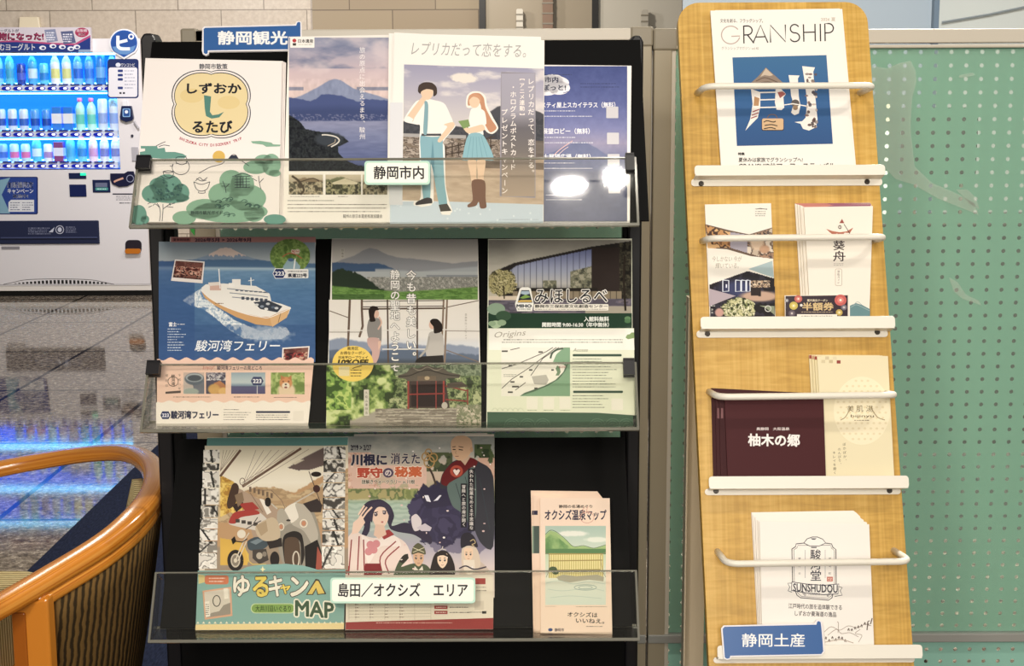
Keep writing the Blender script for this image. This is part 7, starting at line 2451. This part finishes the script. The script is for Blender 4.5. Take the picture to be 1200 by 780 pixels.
def a_coupon(k):
    k.poly([(920.5, 346.8), (993.5, 345.8), (993.5, 371), (920.5, 371)], '#2e1c2a')
    z = k.z
    for x, y, r, c, d in ((935.5, 350, 4.6, '#c8584c', '#e08878'), (985, 351.5, 7, '#cf5850', '#e47c70'), (930, 358, 5, '#c8b02e', '#e0cc58'), (989, 360, 3.6, '#6a6470', '#9c949c'), (983.5, 366, 4, '#c0a038', '#dcc468'), (928, 367, 4, '#5a4c58', '#847480'), (939, 357.5, 1.6, '#efe8e0', '#d8d0cc'), (922, 352, 2.2, '#8a8a90', '#b0b0b4')):
        k.z = z
        k.ell(x, y, r, r * 0.95, c, 18)
        k.ell(x, y, r * 0.55, r * 0.5, d, 12)
        k.ell(x, y, r * 0.2, r * 0.2, '#f4ecd8', 8)
    k.text('露天風呂クーポン', 946, 350.4, 970, 353.2, '#e4d4b0', 0.02)
    k.text('半額券', 940.5, 354.5, 976.5, 363.5, '#d8b878', 0.03)
    k.greek(939, 364.5, 976, 366.5, 1, '#c8b090', 0.7, 3, 0)
    k.rect(934, 368, 981, 372, '#efe6d8')
    k.greek(939, 369, 976, 371.5, 1, '#5a4c44', 0.8, 4, 0)


def a_yuzu(k):
    k.text('奥静岡　大和温泉', 886.5, 500.5, 925, 504, '#e8dcd8', 0.02)
    k.text('柚木の郷', 877, 508.5, 937, 522.5, '#f2ece8', 0.035, tilt=0.8)


def a_bijin(k):
    k.poly([(958, 416.5), (963, 416.6), (963, 421), (967, 421), (967, 417.5), (958.6, 421)], '#b49a5c') if False else None
    for x, y, c in ((962.5, 421.5, '#d8c89c'), (971.5, 421.5, '#cdb98a'), (976, 417.5, '#e0d2a8'), (967, 417.5, '#d2c096'), (980.5, 422, '#9c3c30')):
        k.rect(x, y, x + 4.5, y + 3.8, c)
    p = [(1010 + 33 * math.cos(a), 481 + 40 * math.sin(a)) for a in np.linspace(0, 2 * math.pi, 40)[:-1]]
    p = [(min(x, 1043.2 + (y - 417) * 0.03), y) for x, y in p]
    k.poly(p, '#f3e6c0')
    z = k.z
    for i in range(9):
        for j in range(12):
            x, y = 982 + i * 7 + (j % 2) * 3.5, 446 + j * 6.2
            if ((x - 1010) / 31) ** 2 + ((y - 481) / 38) ** 2 < 1 and x < 1042:
                k.z = z
                k.ell(x, y, 1.7, 1.4, '#e6d6a8', 8)
    k.z = z + 2e-5
    k.text('美', 993, 475, 1000.5, 482.5, '#6a5a34', 0.0)
    k.text('肌', 1003.5, 475, 1011.5, 482.5, '#6a5a34', 0.0)
    k.text('湯', 1015, 475, 1023, 482.5, '#6a5a34', 0.0)
    k.lines([[(985, 492), (990, 489), (994, 483), (996, 477)], [(1037, 492), (1029, 489), (1024, 483), (1021, 477)]], 0.8, '#8a7440', 5)
    k.text('bijinyu', 997, 485.6, 1024, 489.6, '#6a5a34', 0.01)
    k.greek(1001, 491, 1019, 493.5, 1, '#6a5a34', 0.8, 3, 0)
    k.vtext('ぽかぽか、', 989.5, 518, 542, '#5a4c30', 4.0, dx=1.0)
    k.vtext('のんびり、', 983.5, 524, 546, '#5a4c30', 4.0, dx=1.0)
    k.vtext('キレイを磨く', 977.5, 528, 556, '#5a4c30', 4.0, dx=1.0)


def a_shop(k):
    I = '#3c3a46'
    oc = [(928, 643), (932, 640.5), (933, 637), (942, 636), (946, 631), (952, 629), (958, 629), (964, 631.5), (967.5, 636), (974.5, 637), (976, 641), (979.5, 643.5), (980, 693), (976, 696), (975, 700), (971, 703), (938, 700), (934, 697), (932, 692), (929, 690)]
    k.line(oc + [oc[0]], 1.0, I)
    ic = [(930.3, 644), (934, 641.6), (935, 638.8), (973.4, 638.6), (974.4, 642), (977.6, 644.6), (978, 692), (974, 698), (970, 701), (939, 698.4), (935.5, 695), (931, 689.5)]
    k.line(ic + [ic[0]], 0.5, I)
    k.poly([(942, 636), (946, 631), (952, 629), (958, 629), (964, 631.5), (967.5, 636), (960, 639.5), (949, 639.5)], '#f2eee8')
    k.line([(942, 636), (946, 631), (952, 629), (958, 629), (964, 631.5), (967.5, 636), (960, 639.5), (949, 639.5), (942, 636)], 0.8, I)
    k.poly([(950, 630.5), (957, 630.5), (955, 632), (952, 632)], I)
    k.rect(950.5, 640.5, 957, 641.8, I)
    k.lines([[(943.5, 644), (943.5, 677)], [(967, 644), (967, 677)]], 0.5, '#8a8890')
    for x, t in ((937, '駿府の'), (972.5, '宿場町')):
        k.vtext(t, x, 650, 676, I, 3.2)
    k.text('駿', 949.5, 643.5, 962, 655.5, I, 0.01)
    k.text('河', 949.5, 656.5, 962, 667, I, 0.01)
    k.text('堂', 950, 668, 962, 680, I, 0.01)
    k.rr(969, 675.5, 976, 681, 0.4, '#c8705c')
    k.greek(970, 676.5, 975, 680, 2, '#f0d8cc', 0.8, 3, 0)
    k.poly([(923, 684), (928, 683), (929, 693), (923, 692), (925, 688)], '#f2eee8')
    k.poly([(928, 681.5), (945, 684), (965, 685.5), (983, 684), (982, 695.5), (965, 696.5), (945, 694.5), (927.5, 691.5)], '#f4f0ea')
    k.line([(928, 681.5), (945, 684), (965, 685.5), (983, 684), (982, 695.5), (965, 696.5), (945, 694.5), (927.5, 691.5), (928, 681.5)], 0.9, I)
    k.line([(928, 683), (923, 683), (925.5, 687.5), (923.5, 692), (928, 693.5)], 0.8, I)
    k.line([(983, 687), (987, 688), (984.5, 692), (987, 697), (978, 698.5)], 0.8, I)
    k.text('SUNSHUDOU', 929.5, 684.2, 981.5, 693.4, I, 0.022, tilt=1.8)
    k.text('TOKAIDO', 947, 694.2, 961, 697, '#7a7880', 0.01)
    k.lines([[(939, 692.5), (943.5, 698), (944.5, 697), (940, 691.8), (939, 692.5)], [(969, 698), (973, 692.6), (974.2, 693.4), (970, 698.8), (969, 698)]], 0.6, I)
    k.text('江戸時代の旅を追体験できる', 924, 707.5, 986.5, 713.5, '#4a4648', 0.012, tilt=2)
    k.text('しずおか東海道の逸品', 931.5, 716, 980, 722, '#4a4648', 0.012, tilt=1.5)
    B = '#9a8878'
    k.lines([[(966, 740), (974, 734), (984, 738), (994, 733), (1004, 735), (1014, 731), (1021, 733)], [(970, 744), (980, 737), (986, 742), (996, 741), (1006, 746)], [(982, 741), (982.5, 730), (981, 728)], [(1006, 752), (1010, 744), (1002, 742), (1008, 737)]], 0.6, B, 4)
    rnd = random.Random(8)
    ls = []
    for i in range(14):
        x = 967 + i * 3.8
        y = 750 - (i * 1.4 if i > 6 else 0) + rnd.uniform(-2, 2)
        ls += [[(x, y), (x + 0.8, y - 3.4)], [(x + 0.8, y - 3.4), (x + 1.8, y)], [(x - 0.6, y - 1.6), (x + 2, y - 2.2)]]
    k.lines(ls, 0.7, '#6a5a50')
    k.lines([[(1016, 738), (1017, 728), (1019, 727)], [(1020, 731), (1022, 724)]], 1.3, '#6a5a50')
    k.lines([[(967, 752), (985, 749), (1000, 753)]], 1.0, '#b8a898', 4)


def hid(q, i):
    """Set the two lower corners of a sheet on the floor of shelf I, behind the lip."""
    return q


WP = mat('cream_paper', '#ede4d2', 0.7, spec=0.2)
sheet('magazine', 'white magazine behind the front copy with blue square', 'magazine', BP, [(838, 12), (987, 10.5), (1003.5, 199), (850, 202)], 0.001, 0.004, None, '#efe9e0', group='magazines with blue square')
sheet('magazine', 'white magazine with a blue square on its cover, topmost shelf', 'magazine', BP, [(832.5, 12.5), (984, 10), (1001, 199), (845.5, 202.5)], 0.0055, 0.005, a_mag, '#f2ede4', group='magazines with blue square')
sheet('leaflet', 'narrow white leaflet with dark diamond shaped photos on the second shelf', 'leaflet', BP, [(826, 239.5), (903.5, 238), (909, 377), (832, 378)], 0.001, 0.004, a_smart, '#efe9dc')


def a_top(k):
    x0, x1 = k._x
    k.poly([(x0, k._y), (x1, k._y - 0.6), (x1 - 2, k._y + 3.0), (x0 + 7, k._y + 3.4)], '#9c5a70')
    k.poly([(x0, k._y), (x0 + 40, k._y), (x0 + 26, k._y + 3.2), (x0 + 7, k._y + 3.4)], '#c87a6c')


BL = ['cream boat emblem leaflet at the back of its pile, red upper edge', 'cream boat emblem leaflet, third from the front of its pile', 'cream boat emblem leaflet, next behind the front one']
for i in range(3):
    def a_b(k, i=i):
        k._x, k._y = (931.5 + i * 3, 1020 + i * 0.6), 238.2 + i * 0.9
        a_top(k)
    sheet('boat_leaflet', BL[i], 'leaflet', BP, [(931.5 + i * 3, 238.5 + i * 0.9), (1019.5 + i * 0.9, 237.4 + i * 0.9), (1015 + i, 375), (940 + i * 3, 377.5)], 0.001 + 0.0035 * i, 0.003, a_b, '#ece3d2', group='boat emblem leaflets', edge=WP)
sheet('boat_leaflet', 'cream leaflet with red boat emblem, front of its pile on the second shelf', 'leaflet', BP, [(942, 242.5), (1023, 241.3), (1018.5, 375), (950, 377)], 0.0118, 0.0035, a_boat, '#efe7d8', group='boat emblem leaflets', edge=WP)
sheet('coupon', 'dark half-price coupon slip with coloured flowers in front of the boat leaflets', 'coupon', BP, [(919.5, 346), (994.5, 345), (994.5, 375), (920, 376.5)], 0.0165, 0.0012, a_coupon, '#e9dccb', INK_GLOSS, face='printed_face', block='paper')
BUR = mat('burgundy_paper', '#4a1a1e', 0.45, spec=0.3)
BU = ['burgundy folded leaflet at the back of its pile, upper edge slanting', 'burgundy folded leaflet, third from the front of its pile', 'burgundy folded leaflet, next behind the front one']
for i in range(3):
    sheet('burgundy_leaflet', BU[i], 'leaflet', BP, [(833.5 + i * 4.5, 454.5 + i * 2), (963, 461 + i), (966, 562), (836 + i * 4.5, 564)], 0.001 + 0.004 * i, 0.0034, (lambda k, i=i: k.rect(836 + i * 4.5, 478, 838.4 + i * 4.5, 490, '#8a5a5c')) if i else None, '#400c12', INK_MATT, group='burgundy folded leaflets', edge=BUR)
sheet('burgundy_leaflet', 'burgundy folded leaflet with white brush lettering, front of its pile', 'leaflet', BP, [(849, 462), (965, 466), (968, 562), (853, 564)], 0.0132, 0.005, a_yuzu, '#470e15', INK_MATT, group='burgundy folded leaflets', edge=BUR)
YP = mat('pale_yellow_paper', '#e9dcb0', 0.65, spec=0.2)
BJ = ['pale yellow leaflet at the back of the pile next to the burgundy leaflets', 'pale yellow leaflet, third from the front, next to the burgundy leaflets', 'pale yellow leaflet next behind the front one, next to the burgundy leaflets']
for i in range(3):
    def a_y(k, i=i):
        k.rect(948.3 + i * 3.2, 416 + i * 0.7, 956 + i * 3.2, 420 + i * 0.7, '#a03c30' if i != 1 else '#c89870')
    sheet('yellow_leaflet', BJ[i], 'leaflet', BP, [(948 + i * 3.2, 415.5 + i * 0.7), (1031 + i * 3, 416 + i * 0.4), (1036 + i * 3.6, 561), (956 + i * 3.2, 562)], 0.001 + 0.0032 * i, 0.0027, a_y, '#e6d8a8', group='pale yellow leaflets', edge=YP)
sheet('yellow_leaflet', 'pale yellow leaflet with round dotted pattern, front of its pile', 'leaflet', BP, [(957.5, 417.5), (1040.5, 417), (1048, 560.5), (966, 562)], 0.0108, 0.0022, a_bijin, '#e9dcb2', group='pale yellow leaflets', edge=YP)
SHP = ['white pamphlet at the back of the pile with crest, sticking up highest', 'white crest pamphlet, fourth from the front of its pile', 'white crest pamphlet, third from the front of its pile', 'white crest pamphlet just behind the front one, its corner folded']
qs = [[(880.5, 600), (1000, 598), (1004, 601), (1014, 759), (889, 761)], [(882, 603), (1004, 601), (1008, 605), (1016, 759), (890, 761)], [(885, 606), (1006, 605), (1012, 609), (1018, 759), (891, 761)], [(888, 609), (1008, 609), (1016, 612), (1020, 759), (892, 761)]]
for i, q in enumerate(qs):
    sheet('pamphlet', SHP[i], 'pamphlet', BP, q, 0.001 + 0.0036 * i, 0.003, None, '#efe8de', group='white crest pamphlets')
sheet('pamphlet', 'white pamphlet with framed crest and ribbon, front of its pile on the lowest shelf', 'pamphlet', BP, [(890, 610.5), (1018.5, 614), (1024.5, 760), (893.5, 762)], 0.0160, 0.003, a_shop, '#f2ece4', group='white crest pamphlets')
